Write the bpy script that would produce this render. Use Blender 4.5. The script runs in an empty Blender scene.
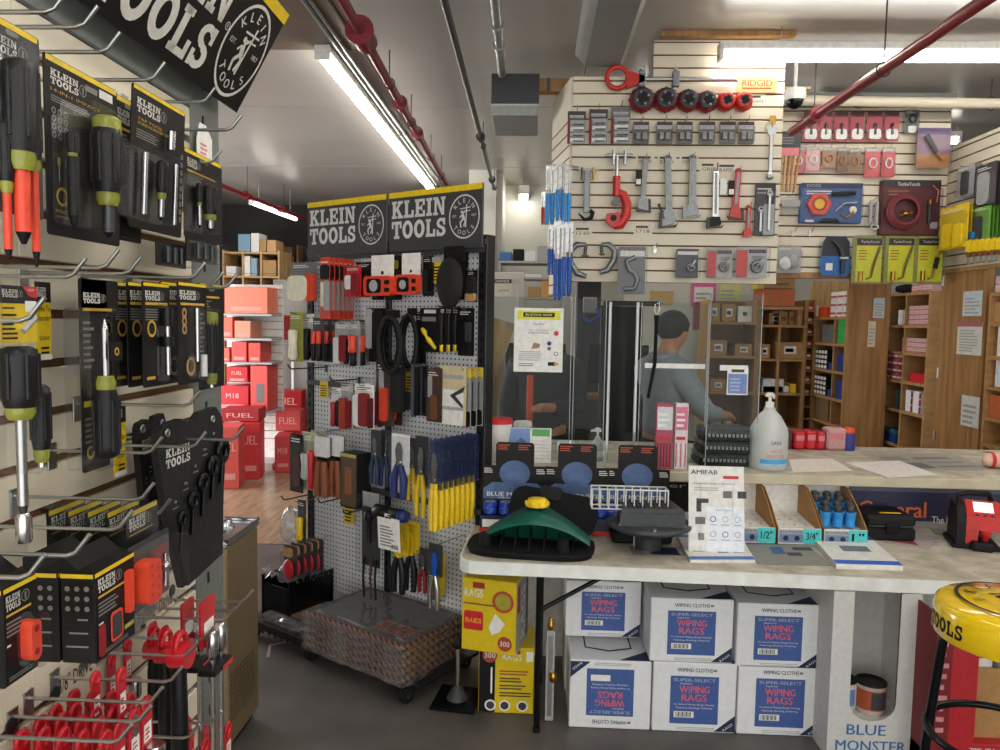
import bpy, math, random
from mathutils import Matrix, Vector
R = math.radians
rnd = random.Random(7)
scene = bpy.context.scene
COL = scene.collection
scene.view_settings.view_transform = 'Standard'
scene.view_settings.look = 'None'
scene.view_settings.gamma = 1.0
scene.view_settings.use_curve_mapping = False
scene.cycles.use_denoising = True
scene.cycles.max_bounces = 12
scene.cycles.transparent_max_bounces = 24
CAM_H = 1.70
FPX = 745.0
cam_data = bpy.data.cameras.new('camera')
cam_data.sensor_width = 36.0
cam_data.lens = FPX * 36.0 / 1000.0
cam_data.clip_start = 0.02
cam = bpy.data.objects.new('camera', cam_data)
COL.objects.link(cam)
scene.camera = cam
CAMROT = Matrix.Rotation(R(2.55), 3, 'Z') @ Matrix.Rotation(R(90 - 4.15), 3, 'X') @ Matrix.Rotation(R(0.95), 3, 'Z')
CAMPOS = Vector((0, 0, CAM_H))
cam.matrix_world = Matrix.Translation(CAMPOS) @ CAMROT.to_4x4()
def ray(px, py):
 return CAMROT @ Vector(((px - 500) / FPX, -(py - 375) / FPX, -1.0))
def PY(px, py, y):
 d = ray(px, py)
 return CAMPOS + d * (y / d.y)
def PZ(px, py, z):
 d = ray(px, py)
 return CAMPOS + d * ((z - CAM_H) / d.z)
def PX(px, py, x):
 d = ray(px, py)
 return CAMPOS + d * (x / d.x)
class Frame:
 """A vertical display plane: u runs along it, z up, off is the distance in front of it."""
 def __init__(s, x, y, deg):
  s.o = Vector((x, y, 0)); s.t = R(deg)
  s.X = Vector((math.cos(s.t), math.sin(s.t), 0)); s.N = Vector((math.sin(s.t), -math.cos(s.t), 0))
 def hit(s, px, py, off=0.0):
  d = ray(px, py)
  p0 = s.o + s.N * off
  k = (p0 - CAMPOS).dot(s.N) / d.dot(s.N)
  p = CAMPOS + d * k
  return (p - s.o).dot(s.X), p.z
 def world(s, u, off, z):
  return s.o + s.X * u + s.N * off + Vector((0, 0, z))
 def rect(s, x0, y0, x1, y1, off=0.0):
  """centre u, bottom z, width, height of a picture rectangle on the plane"""
  xm, ym = (x0 + x1) / 2, (y0 + y1) / 2
  u0 = s.hit(x0, ym, off)[0]; u1 = s.hit(x1, ym, off)[0]
  zt = s.hit(xm, y0, off)[1]; zb = s.hit(xm, y1, off)[1]
  return (u0 + u1) / 2, zb, abs(u1 - u0), zt - zb
MATS = {}
def lin(h):
 h = h.lstrip('#')
 c = [int(h[i:i + 2], 16) / 255 for i in (0, 2, 4)]
 return [x / 12.92 if x <= 0.04045 else ((x + 0.055) / 1.055) ** 2.4 for x in c] + [1.0]
def mat(name, col, rough=0.5, metal=0.0, noise=0.08, scale=40.0, bump=0.0, emit=0.0, stretch=None, coat=0.0, col2=None, spec=0.5, world=False):
 if name in MATS:
  return MATS[name]
 m = bpy.data.materials.new(name); m.use_nodes = True
 nt = m.node_tree; b = nt.nodes['Principled BSDF']
 c = lin(col)
 b.inputs['Roughness'].default_value = rough
 b.inputs['Metallic'].default_value = metal
 b.inputs['Specular IOR Level'].default_value = spec
 if coat:
  b.inputs['Coat Weight'].default_value = coat
 if emit:
  b.inputs['Emission Color'].default_value = c
  b.inputs['Emission Strength'].default_value = emit
 tc = nt.nodes.new('ShaderNodeTexCoord'); tn = nt.nodes.new('ShaderNodeTexNoise')
 tn.inputs['Scale'].default_value = scale; tn.inputs['Detail'].default_value = 4.0
 if world:
  geo = nt.nodes.new('ShaderNodeNewGeometry'); src = geo.outputs['Position']
 else:
  src = tc.outputs['Object']
 if stretch:
  mp = nt.nodes.new('ShaderNodeMapping'); mp.inputs['Scale'].default_value = stretch
  nt.links.new(src, mp.inputs[0]); src = mp.outputs[0]
 nt.links.new(src, tn.inputs['Vector'])
 mx = nt.nodes.new('ShaderNodeMix'); mx.data_type = 'RGBA'
 rp = nt.nodes.new('ShaderNodeValToRGB')
 rp.color_ramp.elements[0].position = 0.35; rp.color_ramp.elements[1].position = 0.65
 nt.links.new(tn.outputs['Fac'], rp.inputs['Fac'])
 nt.links.new(rp.outputs['Color'], mx.inputs[0])
 mx.inputs[6].default_value = [min(1, x * (1 + noise)) for x in c[:3]] + [1]
 mx.inputs[7].default_value = lin(col2) if col2 else [x * (1 - noise) for x in c[:3]] + [1]
 nt.links.new(mx.outputs[2], b.inputs['Base Color'])
 if bump:
  bp = nt.nodes.new('ShaderNodeBump'); bp.inputs['Strength'].default_value = bump
  bp.inputs['Distance'].default_value = 0.01
  nt.links.new(tn.outputs['Fac'], bp.inputs['Height']); nt.links.new(bp.outputs[0], b.inputs['Normal'])
 MATS[name] = m
 return m
def clear_mat(name, tint='#f4f6f8', gloss=0.12, rough=0.1, dens=0.0, dcol='#d8dce0', fres=.2):
 """thin transparent plastic: transparent + a fresnel gloss, with an optional milky share"""
 if name in MATS:
  return MATS[name]
 m = bpy.data.materials.new(name); m.use_nodes = True
 nt = m.node_tree; nt.nodes.remove(nt.nodes['Principled BSDF']); out = nt.nodes['Material Output']
 tr = nt.nodes.new('ShaderNodeBsdfTransparent'); tr.inputs[0].default_value = lin(tint)
 gl = nt.nodes.new('ShaderNodeBsdfGlossy'); gl.inputs['Roughness'].default_value = rough
 lw = nt.nodes.new('ShaderNodeLayerWeight'); lw.inputs[0].default_value = 0.25
 ma = nt.nodes.new('ShaderNodeMath'); ma.operation = 'MULTIPLY_ADD'
 tn = nt.nodes.new('ShaderNodeTexNoise'); tn.inputs['Scale'].default_value = 22; tn.inputs['Detail'].default_value = 0
 tc = nt.nodes.new('ShaderNodeTexCoord'); nt.links.new(tc.outputs['Object'], tn.inputs['Vector'])
 bp = nt.nodes.new('ShaderNodeBump'); bp.inputs['Strength'].default_value = 0.10; bp.inputs['Distance'].default_value = 0.002
 nt.links.new(tn.outputs['Fac'], bp.inputs['Height']); nt.links.new(bp.outputs[0], gl.inputs['Normal'])
 nt.links.new(lw.outputs['Fresnel'], ma.inputs[0]); ma.inputs[1].default_value = fres; ma.inputs[2].default_value = gloss
 mx = nt.nodes.new('ShaderNodeMixShader')
 nt.links.new(ma.outputs[0], mx.inputs[0]); nt.links.new(tr.outputs[0], mx.inputs[1]); nt.links.new(gl.outputs[0], mx.inputs[2])
 last = mx
 if dens:
  df = nt.nodes.new('ShaderNodeBsdfDiffuse'); df.inputs[0].default_value = lin(dcol)
  m2 = nt.nodes.new('ShaderNodeMixShader'); m2.inputs[0].default_value = dens
  nt.links.new(mx.outputs[0], m2.inputs[1]); nt.links.new(df.outputs[0], m2.inputs[2]); last = m2
 nt.links.new(last.outputs[0], out.inputs[0])
 MATS[name] = m
 return m
def hexmat(h, rough=0.5, metal=0.0):
 return mat('c%s_%d_%d' % (h.strip('#'), int(rough * 100), int(metal * 10)), h, rough, metal)
STD = {
 'black': ('#121214', .5), 'blackgloss': ('#0d0d10', .25), 'blackmatte': ('#151516', .8), 'grey': ('#6a6c6c', .55), 'dgrey': ('#3a3b3d', .5),
 'lgrey': ('#a9aaa8', .5), 'white': ('#e6e5e0', .5), 'paper': ('#eceae4', .7), 'cream': ('#e6dfc6', .6), 'red': ('#c8202b', .45), 'dred': ('#8e1a22', .5),
 'orange': ('#e8541e', .45), 'yellow': ('#f0cb12', .45), 'blue': ('#1d59b8', .4), 'dblue': ('#1d2f6b', .5), 'navy': ('#1c2a4c', .5), 'cyan': ('#4cc7c9', .5),
 'green': ('#1f9a5a', .5), 'olive': ('#a3a03a', .3), 'brown': ('#7a4a2c', .6), 'tan': ('#b98d5c', .7), 'card': ('#a9814f', .8), 'maroon': ('#6e1f2c', .5),
 'pink': ('#d77b86', .5), 'gold': ('#caa13c', .4), 'skyblue': ('#2f8fd6', .4),
}
def g(name):
 if name in MATS:
  return MATS[name]
 if name in STD:
  h, r = STD[name]
  return mat(name, h, r, spec=.25 if 'black' in name else .45)
 if name.startswith('#'):
  return hexmat(name)
 raise KeyError(name)
mat('chrome', '#c9cbcc', 0.22, 1.0, noise=0.04)
mat('steel', '#b4b6b5', 0.32, 1.0, noise=0.06)
mat('dsteel', '#55575a', 0.4, 0.9)
mat('brass', '#b58a3a', 0.3, 1.0)
mat('castiron', '#7d7f80', 0.45, 0.75, noise=.15)
clear_mat('clear', gloss=.012, tint='#fafbfc', rough=.28); clear_mat('bag', gloss=.2, rough=.12, dens=.16); clear_mat('plexi', tint='#eef2f1', gloss=0.004, rough=.05, dens=.012, dcol='#c4c8c6', fres=.08)
clear_mat('milky', tint='#eef2f2', gloss=.06, dens=.6, dcol='#e8ecea')
_font_cache = {}
def text_mesh(s, bold=0.0):
 bold = min(bold, .012); k = (s, bold)
 if k not in _font_cache:
  cu = bpy.data.curves.new('lettering', 'FONT'); cu.body = s; cu.size = 1.0; cu.offset = bold; cu.resolution_u = 2
  ob = bpy.data.objects.new('lettering', cu)
  me = ob.to_mesh()
  vs = [(v.co.x, v.co.y) for v in me.vertices]; fs = [tuple(p.vertices) for p in me.polygons]
  ob.to_mesh_clear()
  bpy.data.objects.remove(ob); bpy.data.curves.remove(cu)
  if vs:
   x0 = min(v[0] for v in vs); x1 = max(v[0] for v in vs); y0 = min(v[1] for v in vs); y1 = max(v[1] for v in vs)
   vs = [((x - x0) / max(1e-6, x1 - x0), (y - y0) / max(1e-6, y1 - y0)) for x, y in vs]
   _font_cache[k] = (vs, fs, (x1 - x0) / max(1e-6, y1 - y0))
  else:
   _font_cache[k] = ([], [], 1)
 return _font_cache[k]
def _ring(cx, cy, rx, ry, ix, iy, n=20, a0=0, a1=360):
 out = []
 for i in range(n):
  a = R(a0 + (a1 - a0) * i / n); b = R(a0 + (a1 - a0) * (i + 1) / n)
  out.append([(cx + ix * math.cos(a), cy + iy * math.sin(a)), (cx + rx * math.cos(a), cy + ry * math.sin(a)),
     (cx + rx * math.cos(b), cy + ry * math.sin(b)), (cx + ix * math.cos(b), cy + iy * math.sin(b))])
 return out
def _r(x0, y0, x1, y1):
 return [(x0, y0), (x1, y0), (x1, y1), (x0, y1)]
SLAB = {  # heavy slab-serif capitals, unit height
 'K': (.98, [_r(.08, 0, .32, 1), _r(0, 0, .42, .16), _r(0, .84, .42, 1), [(.32, .36), (.44, .36 + .12), (.82, .86), (.56, .86), (.32, .56)],
    _r(.5, .84, .92, 1), [(.36, .50), (.54, .62), (.86, .14), (.58, .14)], _r(.5, 0, .96, .16)]),
 'L': (.84, [_r(.08, 0, .33, 1), _r(0, .84, .43, 1), _r(0, 0, .8, .17), _r(.62, .1, .8, .42)]),
 'E': (.86, [_r(.08, 0, .33, 1), _r(0, .84, .8, 1), _r(0, 0, .82, .16), _r(.63, .64, .8, .9), _r(.65, .1, .82, .36), _r(.3, .42, .56, .57), _r(.49, .34, .6, .66)]),
 'I': (.5, [_r(.11, 0, .36, 1), _r(0, .84, .47, 1), _r(0, 0, .47, .16)]),
 'N': (1.02, [_r(.1, 0, .27, 1), _r(0, 0, .37, .15), _r(0, .85, .34, 1), [(.1, 1), (.36, 1), (.86, 0), (.66, 0)], _r(.69, 0, .86, 1), _r(.6, .85, .96, 1)]),
 'T': (.9, [_r(.32, 0, .57, 1), _r(.2, 0, .69, .16), _r(0, .83, .88, 1), _r(0, .6, .16, .9), _r(.72, .6, .88, .9)]),
 'O': (.96, _ring(.46, .5, .46, .52, .2, .3)),
 'S': (.8, _ring(.38, .72, .36, .29, .14, .12, 10, 20, 270) + _ring(.38, .28, .38, .29, .14, .11, 10, -160, 90) + [_r(.56, .62, .72, 1), _r(.02, 0, .18, .36)]),
}
class MB:
 def __init__(s):
  s.v = []; s.f = []; s.m = []; s.sm = []; s.mats = []; s.T = Matrix()
 def mi(s, m):
  if isinstance(m, str):
   m = g(m)
  if m not in s.mats:
   s.mats.append(m)
  return s.mats.index(m)
 def add(s, vs, fs, m, smooth=False):
  b = len(s.v); k = s.mi(m)
  T = s.T
  s.v.extend(tuple(T @ Vector(v)) for v in vs)
  for f in fs:
   s.f.append(tuple(b + i for i in f)); s.m.append(k); s.sm.append(smooth)
  return s
 def box(s, cx, cy, cz, sx, sy, sz, m, bev=0.0):
  """box by centre and size"""
  hx, hy, hz = sx / 2, sy / 2, sz / 2
  if bev <= 0:
   vs = [(cx + a * hx, cy + b * hy, cz + c * hz) for a in (-1, 1) for b in (-1, 1) for c in (-1, 1)]
   fs = [(0, 1, 3, 2), (4, 6, 7, 5), (0, 4, 5, 1), (2, 3, 7, 6), (0, 2, 6, 4), (1, 5, 7, 3)]
   return s.add(vs, fs, m)
  e = min(bev, hx * .95, hy * .95, hz * .95)
  vs = []; idx = {}
  for a in (-1, 1):
   for b in (-1, 1):
    for c in (-1, 1):
     for ax in range(3):
      p = [a * (hx - e), b * (hy - e), c * (hz - e)]
      p[ax] = (a * hx, b * hy, c * hz)[ax]
      idx[(a, b, c, ax)] = len(vs); vs.append((cx + p[0], cy + p[1], cz + p[2]))
  fs = []
  for a in (-1, 1):
   q = [idx[(a, -1, -1, 0)], idx[(a, 1, -1, 0)], idx[(a, 1, 1, 0)], idx[(a, -1, 1, 0)]]; fs.append(q if a > 0 else q[::-1])
   q = [idx[(-1, a, -1, 1)], idx[(-1, a, 1, 1)], idx[(1, a, 1, 1)], idx[(1, a, -1, 1)]]; fs.append(q if a > 0 else q[::-1])
   q = [idx[(-1, -1, a, 2)], idx[(1, -1, a, 2)], idx[(1, 1, a, 2)], idx[(-1, 1, a, 2)]]; fs.append(q if a > 0 else q[::-1])
  for a in (-1, 1):
   for b in (-1, 1):
    fs.append([idx[(a, b, -1, 0)], idx[(a, b, 1, 0)], idx[(a, b, 1, 1)], idx[(a, b, -1, 1)]])
    fs.append([idx[(a, -1, b, 0)], idx[(a, 1, b, 0)], idx[(a, 1, b, 2)], idx[(a, -1, b, 2)]])
    fs.append([idx[(-1, a, b, 1)], idx[(1, a, b, 1)], idx[(1, a, b, 2)], idx[(-1, a, b, 2)]])
    for c in (-1, 1):
     fs.append([idx[(a, b, c, 0)], idx[(a, b, c, 1)], idx[(a, b, c, 2)]])
  return s.add(vs, fs, m)
 def bx(s, x0, x1, y0, y1, z0, z1, m, bev=0.0):
  return s.box((x0 + x1) / 2, (y0 + y1) / 2, (z0 + z1) / 2, abs(x1 - x0), abs(y1 - y0), abs(z1 - z0), m, bev)
 def prism(s, pts, a0, a1, m, axis='y', smooth=False):
  """polygon extruded along an axis: 'y' reads pts as (x,z), 'z' as (x,y), 'x' as (y,z)"""
  n = len(pts)
  def P(p, a):
   return (p[0], a, p[1]) if axis == 'y' else ((p[0], p[1], a) if axis == 'z' else (a, p[0], p[1]))
  vs = [P(p, a0) for p in pts] + [P(p, a1) for p in pts]
  fs = [tuple(range(n)), tuple(range(2 * n - 1, n - 1, -1))]
  s.add(vs, fs, m)
  b = len(s.v) - 2 * n; k = s.mi(m)
  for i in range(n):
   j = (i + 1) % n
   s.f.append((b + i, b + n + i, b + n + j, b + j)); s.m.append(k); s.sm.append(smooth)
  return s
 def rbox2(s, w, h, r, n=4):
  """rounded rectangle outline centred on the origin"""
  r = min(r, w / 2 * .99, h / 2 * .99); out = []
  for cx, cy, a in ((w / 2 - r, h / 2 - r, 0), (-w / 2 + r, h / 2 - r, 90), (-w / 2 + r, -h / 2 + r, 180), (w / 2 - r, -h / 2 + r, 270)):
   for i in range(n + 1):
    t = R(a + 90 * i / n); out.append((cx + r * math.cos(t), cy + r * math.sin(t)))
  return out
 def rslab(s, cx, cz, w, h, y0, y1, r, m, n=3):
  return s.prism([(cx + x, cz + z) for x, z in s.rbox2(w, h, r, n)], y0, y1, m)
 def cyl(s, p0, p1, r0, m, r1=None, n=12, cap=True, smooth=True):
  p0, p1 = Vector(p0), Vector(p1); r1 = r0 if r1 is None else r1
  d = (p1 - p0).normalized(); a = d.orthogonal().normalized(); b = d.cross(a)
  vs = []
  for p, r in ((p0, r0), (p1, r1)):
   for i in range(n):
    t = 2 * math.pi * i / n; vs.append(p + (a * math.cos(t) + b * math.sin(t)) * r)
  s.add(vs, [(i, (i + 1) % n, n + (i + 1) % n, n + i) for i in range(n)], m, smooth)
  if cap:
   s.add(vs, [tuple(range(n - 1, -1, -1)), tuple(range(n, 2 * n))], m)
  return s
 def tube(s, pts, r, m, n=8, closed=False, smooth=True, flat=1.0):
  pts = [Vector(p) for p in pts]; k = len(pts)
  rs = r if isinstance(r, (list, tuple)) else [r] * k
  tg = []
  for i in range(k):
   a = pts[(i - 1) % k] if (closed or i > 0) else pts[i]; b = pts[(i + 1) % k] if (closed or i < k - 1) else pts[i]
   tg.append((b - a).normalized())
  nrm = tg[0].orthogonal().normalized(); vs = []
  for i in range(k):
   nrm = (nrm - tg[i] * nrm.dot(tg[i]))
   nrm = nrm.normalized() if nrm.length > 1e-6 else tg[i].orthogonal().normalized()
   bn = tg[i].cross(nrm)
   for j in range(n):
    t = 2 * math.pi * j / n; vs.append(pts[i] + nrm * (math.cos(t) * rs[i]) + bn * (math.sin(t) * rs[i] * flat))
  fs = []
  for i in range(k if closed else k - 1):
   i2 = (i + 1) % k
   for j in range(n):
    fs.append((i * n + j, i * n + (j + 1) % n, i2 * n + (j + 1) % n, i2 * n + j))
  s.add(vs, fs, m, smooth)
  if not closed:
   s.add([vs[j] for j in range(n)], [tuple(range(n - 1, -1, -1))], m); s.add([vs[(k - 1) * n + j] for j in range(n)], [tuple(range(n))], m)
  return s
 def lathe(s, prof, m, c=(0, 0, 0), axis='z', n=20, smooth=True, ends=True):
  """profile of (radius, height); consecutive points joined; caps if the radius is not 0"""
  vs = []; fs = []
  def P(r, h, t):
   a, b = r * math.cos(t), r * math.sin(t)
   return (c[0] + a, c[1] + b, c[2] + h) if axis == 'z' else ((c[0] + a, c[1] + h, c[2] + b) if axis == 'y' else (c[0] + h, c[1] + a, c[2] + b))
  for r, h in prof:
   for i in range(n):
    vs.append(P(max(r, 1e-5), h, 2 * math.pi * i / n))
  for k in range(len(prof) - 1):
   for i in range(n):
    fs.append((k * n + i, k * n + (i + 1) % n, (k + 1) * n + (i + 1) % n, (k + 1) * n + i))
  s.add(vs, fs, m, smooth)
  if ends:
   s.add(vs[:n], [tuple(range(n - 1, -1, -1))], m); s.add(vs[-n:], [tuple(range(n))], m)
  return s
 def sph(s, c, r, m, n=12, sx=1, sy=1, sz=1):
  vs = []; fs = []; k = max(4, n // 2)
  for i in range(k + 1):
   t = math.pi * i / k
   for j in range(n):
    p = 2 * math.pi * j / n
    vs.append((c[0] + r * sx * math.sin(t) * math.cos(p), c[1] + r * sy * math.sin(t) * math.sin(p), c[2] + r * sz * math.cos(t)))
  for i in range(k):
   for j in range(n):
    fs.append((i * n + j, (i + 1) * n + j, (i + 1) * n + (j + 1) % n, i * n + (j + 1) % n))
  return s.add(vs, fs, m, True)
 def torus(s, c, R0, r, m, axis='z', n=24, k=8, sx=1.0, sy=1.0):
  pts = []
  for i in range(n):
   t = 2 * math.pi * i / n; a, b = R0 * math.cos(t) * sx, R0 * math.sin(t) * sy
   pts.append((c[0] + a, c[1] + b, c[2]) if axis == 'z' else ((c[0] + a, c[1], c[2] + b) if axis == 'y' else (c[0], c[1] + a, c[2] + b)))
  return s.tube(pts, r, m, n=k, closed=True)
 def patch(s, x0, z0, x1, z1, y, m):
  return s.add([(x0, y, z0), (x1, y, z0), (x1, y, z1), (x0, y, z1)], [(0, 1, 2, 3)], m)
 def poly(s, pts, y, m):
  return s.add([(p[0], y, p[1]) for p in pts], [tuple(range(len(pts)))], m)
 def disc(s, cx, cz, r, y, m, n=20, rz=None):
  rz = rz or r
  return s.poly([(cx + r * math.cos(2 * math.pi * i / n), cz + rz * math.sin(2 * math.pi * i / n)) for i in range(n)], y, m)
 def ring(s, cx, cz, r, ri, y, m, n=24, sz=1.0):
  for q in _ring(cx, cz, r, r * sz, ri, ri * sz, n):
   s.poly(q, y, m)
  return s
 def text(s, t, cx, cz, y, h, m, bold=0.0, w=None, rot=0.0, left=False):
  """lettering of height h centred on (cx, cz); w forces its width"""
  vs, fs, asp = text_mesh(t, 0.0)
  if bold:
   e_ = .035 / asp; n_ = len(vs)
   vs = [(a - e_ * .5, b) for a, b in vs] + [(a, b) for a, b in vs] + [(a + e_ * .5, b) for a, b in vs]
   fs = fs + [tuple(i + n_ for i in f) for f in fs] + [tuple(i + 2 * n_ for i in f) for f in fs]
  W = w if w else h * asp
  ca, sa = math.cos(rot), math.sin(rot)
  out = []; nb = len(vs) // 3 if bold else len(vs) + 1
  for q_, (a, b) in enumerate(vs):
   x = (a if left else a - .5) * W; z = (b - .5) * h
   out.append((cx + x * ca - z * sa, y - .0002 * (q_ // max(1, nb)), cz + x * sa + z * ca))
  return s.add(out, fs, m)
 def slab_text(s, t, x0, z0, y, h, m, w=None, gap=.06):
  tot = sum(SLAB[c][0] + gap for c in t) - gap
  k = (w / tot) if w else h
  x = x0
  for c in t:
   adv, polys = SLAB[c]
   for p in polys:
    s.poly([(x + a * k, z0 + b * h) for a, b in p], y, m)
   x += (adv + gap) * k
  return s
 def lines(s, x0, x1, z0, z1, n, y, m, fill=.45, seed=0):
  """unreadable small print"""
  rr = random.Random(seed + n)
  st = (z1 - z0) / n
  for i in range(n):
   e = x0 + (x1 - x0) * rr.uniform(.6, 1)
   s.patch(x0, z0 + i * st, e, z0 + i * st + st * fill, y, m)
  return s
 def barcode(s, x0, x1, z0, z1, y, m='black', n=12):
  st = (x1 - x0) / n
  for i in range(n):
   s.patch(x0 + i * st, z0, x0 + i * st + st * (.3 + .4 * ((i * 7) % 3) / 2), z1, y, m)
  return s
 def build(s, name, parent=None, loc=None, rz=0.0, label=None):
  me = bpy.data.meshes.new(name)
  me.from_pydata(s.v, [], s.f)
  for m in s.mats:
   me.materials.append(m)
  me.polygons.foreach_set('material_index', s.m)
  me.polygons.foreach_set('use_smooth', s.sm)
  me.update()
  o = bpy.data.objects.new(name, me); COL.objects.link(o)
  if parent is not None:
   o.parent = parent; CHILD.setdefault(parent.name, []).append(o)
  if loc is not None:
   o.location = loc
  if rz:
   o.rotation_euler = (0, 0, rz)
  if label:
   o['label'] = label
  return o
CHILD = {}
def tag(o, label, cat, group=None, kind=None):
 o['label'] = label; o['category'] = cat
 if group:
  o['group'] = group
 if kind:
  o['kind'] = kind
 return o
def thing(name, label, cat, loc=(0, 0, 0), rz=0.0, group=None):
 o = bpy.data.objects.new(name, None); COL.objects.link(o)
 o.empty_display_size = 0.05
 o.location = loc; o.rotation_euler = (0, 0, rz)
 return tag(o, label, cat, group)
def single(mb, name, label, cat, loc=(0, 0, 0), rz=0.0, group=None):
 return tag(mb.build(name, None, loc, rz), label, cat, group)
def structure(mb, name, loc=None, rz=0.0, parent=None):
 o = mb.build(name, parent, loc, rz)
 if parent is None:
  o['kind'] = 'structure'
 return o
def dup(root, loc, rz=None, label=None, group=None):
 r = root.copy(); COL.objects.link(r); r.location = loc
 if rz is not None:
  r.rotation_euler = (root.rotation_euler[0], root.rotation_euler[1], rz)
 if label:
  r['label'] = label
 if group:
  r['group'] = group
 def kids(src, dst):
  for ch in CHILD.get(src.name, []):
   c = ch.copy(); COL.objects.link(c); c.parent = dst
   CHILD.setdefault(dst.name, []).append(c)
   kids(ch, c)
 kids(root, r)
 return r
ORD = ['first', 'second', 'third', 'fourth', 'fifth', 'sixth', 'seventh', 'eighth', 'ninth', 'tenth', 'eleventh', 'twelfth']
mat('floor_grey', '#5e5a56', .5, noise=.14, scale=3.0, bump=.05, world=True, col2='#504c48')
mat('floor_boards', '#a58d72', .28, noise=.12, scale=6, stretch=(6, .6, 1), world=True, col2='#7e6a55')
mat('ceiling_panel', '#a9a49d', .30, noise=.05, scale=1.2, world=True)
mat('ceiling_brown', '#6d6153', .5, noise=.1, scale=3, world=True)
mat('slat_cream', '#dcd3bd', .45, noise=.03, scale=5, world=True)
mat('slat_groove', '#6b4a30', .8)
mat('post_grey', '#6f746f', .5, noise=.05, world=True)
mat('rear_wall', '#8d8a84', .8, noise=.08, scale=2, world=True)
mat('rear_dark', '#3d3b39', .9, world=True)
mat('office_wall', '#cfcdc2', .7, noise=.04, scale=2, world=True)
mat('wood_panel', '#a3794a', .5, noise=.16, scale=5, stretch=(5, 5, .5), world=True, col2='#8d6536')
mat('wood_shelf', '#ad8452', .55, noise=.14, scale=6, stretch=(1, 4, 4), world=True)
mat('wood_back', '#7a5731', .6, noise=.15, scale=5, stretch=(4, 4, .6), world=True)
mat('wood_pale', '#c9a878', .6, noise=.12, scale=8, stretch=(5, 5, .5), world=True, col2='#b48c59')
mat('red_paint', '#7c1f28', .32, noise=.08)
mat('pipe_black', '#3c3836', .4, .4)
mat('galv', '#8e928f', .4, .6)
mat('beam_grey', '#73736e', .5, world=True)
mat('tube_light', '#fffaf2', .5, emit=17.0)
mat('tube_light_added', '#fffaf2', .5, emit=30.0)  # stronger tubes for the added lamps out of view
mat('tube_light_far', '#fffaf2', .5, emit=10.0)
mat('worktop', '#c6bfae', .55, noise=.10, scale=11, bump=.05, world=True, col2='#a59e8e')
mat('table_white', '#eff2ee', .45, noise=.02, scale=14, col2='#e2e4de')
CEIL = 3.36
m = MB(); m.bx(-5.2, 5.0, -2.5, 13, -.06, 0, 'floor_grey'); structure(m, 'floor')
m = MB(); m.bx(-5.0, -1.25, 5.4, 12.9, 0.0005, .004, 'floor_boards'); structure(m, 'floor_1')
m = MB()
for x0, x1, y0, y1 in ((-5.2, -1.1, 4.65, 5.93), (-1.094, .3, 2.0, 5.93), (.306, 5, -2.5, 5.93), (-1.094, .3, -2.5, 1.994), (-5.2, .3, 5.936, 8.2), (.306, 5, 5.936, 8.2), (-5.2, 5, 8.206, 10.5), (-5.2, 5, 10.506, 13)):
 m.bx(x0, x1, y0, y1, CEIL, CEIL + .03, 'ceiling_panel', .004)
m.bx(-5.2, 5, -2.5, 13, CEIL + .031, CEIL + .06, 'rear_dark')
structure(m, 'ceiling')
m = MB(); m.bx(-5.2, -1.1, -2.5, 4.645, CEIL - .02, CEIL + .03, 'ceiling_brown'); structure(m, 'ceiling_1')
m = MB(); m.bx(-5.2, 5, 12.9, 13, 0, CEIL, 'rear_dark'); structure(m, 'wall_rear')
m = MB(); m.bx(4.9, 5.0, -2.5, 13, 0, CEIL, 'rear_wall'); structure(m, 'wall_right')
m = MB()
m.bx(-5.2, -5.1, -2.5, 5.6, 0, CEIL, 'rear_wall'); m.bx(-5.2, -5.1, 7.7, 13, 0, CEIL, 'rear_dark'); m.bx(-5.2, -5.1, 5.6, 7.7, 2.6, CEIL, 'rear_wall')
structure(m, 'wall_left')
m = MB()
for a, b, c, d in ((5.6, 5.66, 0, 2.6), (7.64, 7.7, 0, 2.6), (6.62, 6.68, 0, 2.6), (5.6, 7.7, 2.54, 2.6)):
 m.bx(-5.19, -5.11, a, b, c, d, 'dgrey')
structure(m, 'door_1')
def slat_wall(name, fr, u0, u1, z0, z1, pitch, zref, gap=.013, th=.018, breaks=(), side=None):
 """grooved display board: cream slats over a brown core"""
 m = MB()
 m.bx(u0, u1, .004, .012, z0, z1, 'slat_groove')
 k0 = math.floor((z0 - zref) / pitch) - 1; k1 = math.ceil((z1 - zref) / pitch) + 1
 us = [u0] + [b for b in breaks] + [u1]
 for k in range(k0, k1):
  a = max(z0, zref + k * pitch + gap / 2); b = min(z1, zref + (k + 1) * pitch - gap / 2)
  if b - a > .004:
   for q in range(len(us) - 1):
    m.bx(us[q] + (.0007 if q else 0), us[q + 1] - (.0007 if q < len(us) - 2 else 0), -.008, .004, a, b, 'slat_cream', .0015)
 if side:
  m.bx(side[0], side[1], -.008, .012, z0, z1, 'slat_cream')
 p = fr.world(0, 0, 0)
 return structure(m, name, (p.x, p.y, 0), fr.t)
WX = -.76
FL = Frame(WX, 0, 90)
SLOT = [FL.hit(40, y)[1] for y in (409.6, 462, 513)]
LP = .0762
LZ = FL.hit(40, 462)[1]
UEND = FL.hit(190, 400)[0]
slat_wall('wall_left_display', FL, .35, UEND, .25, FL.hit(150, 86)[1], LP, LZ, gap=.014, breaks=(FL.hit(27, 700)[0],))
U2 = FL.hit(217, 400)[0]
m = MB()
m.bx(UEND, U2, -.012, .06, 0, 2.36, 'post_grey', .003)
for k in range(26):
 m.bx(UEND + .05, UEND + .058, -.0135, -.012, .2 + k * .08, .225 + k * .08, 'black')
m.bx(.35, UEND, -.012, .06, FL.hit(150, 86)[1] + .002, FL.hit(150, 86)[1] + .10, 'post_grey', .003)
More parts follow.
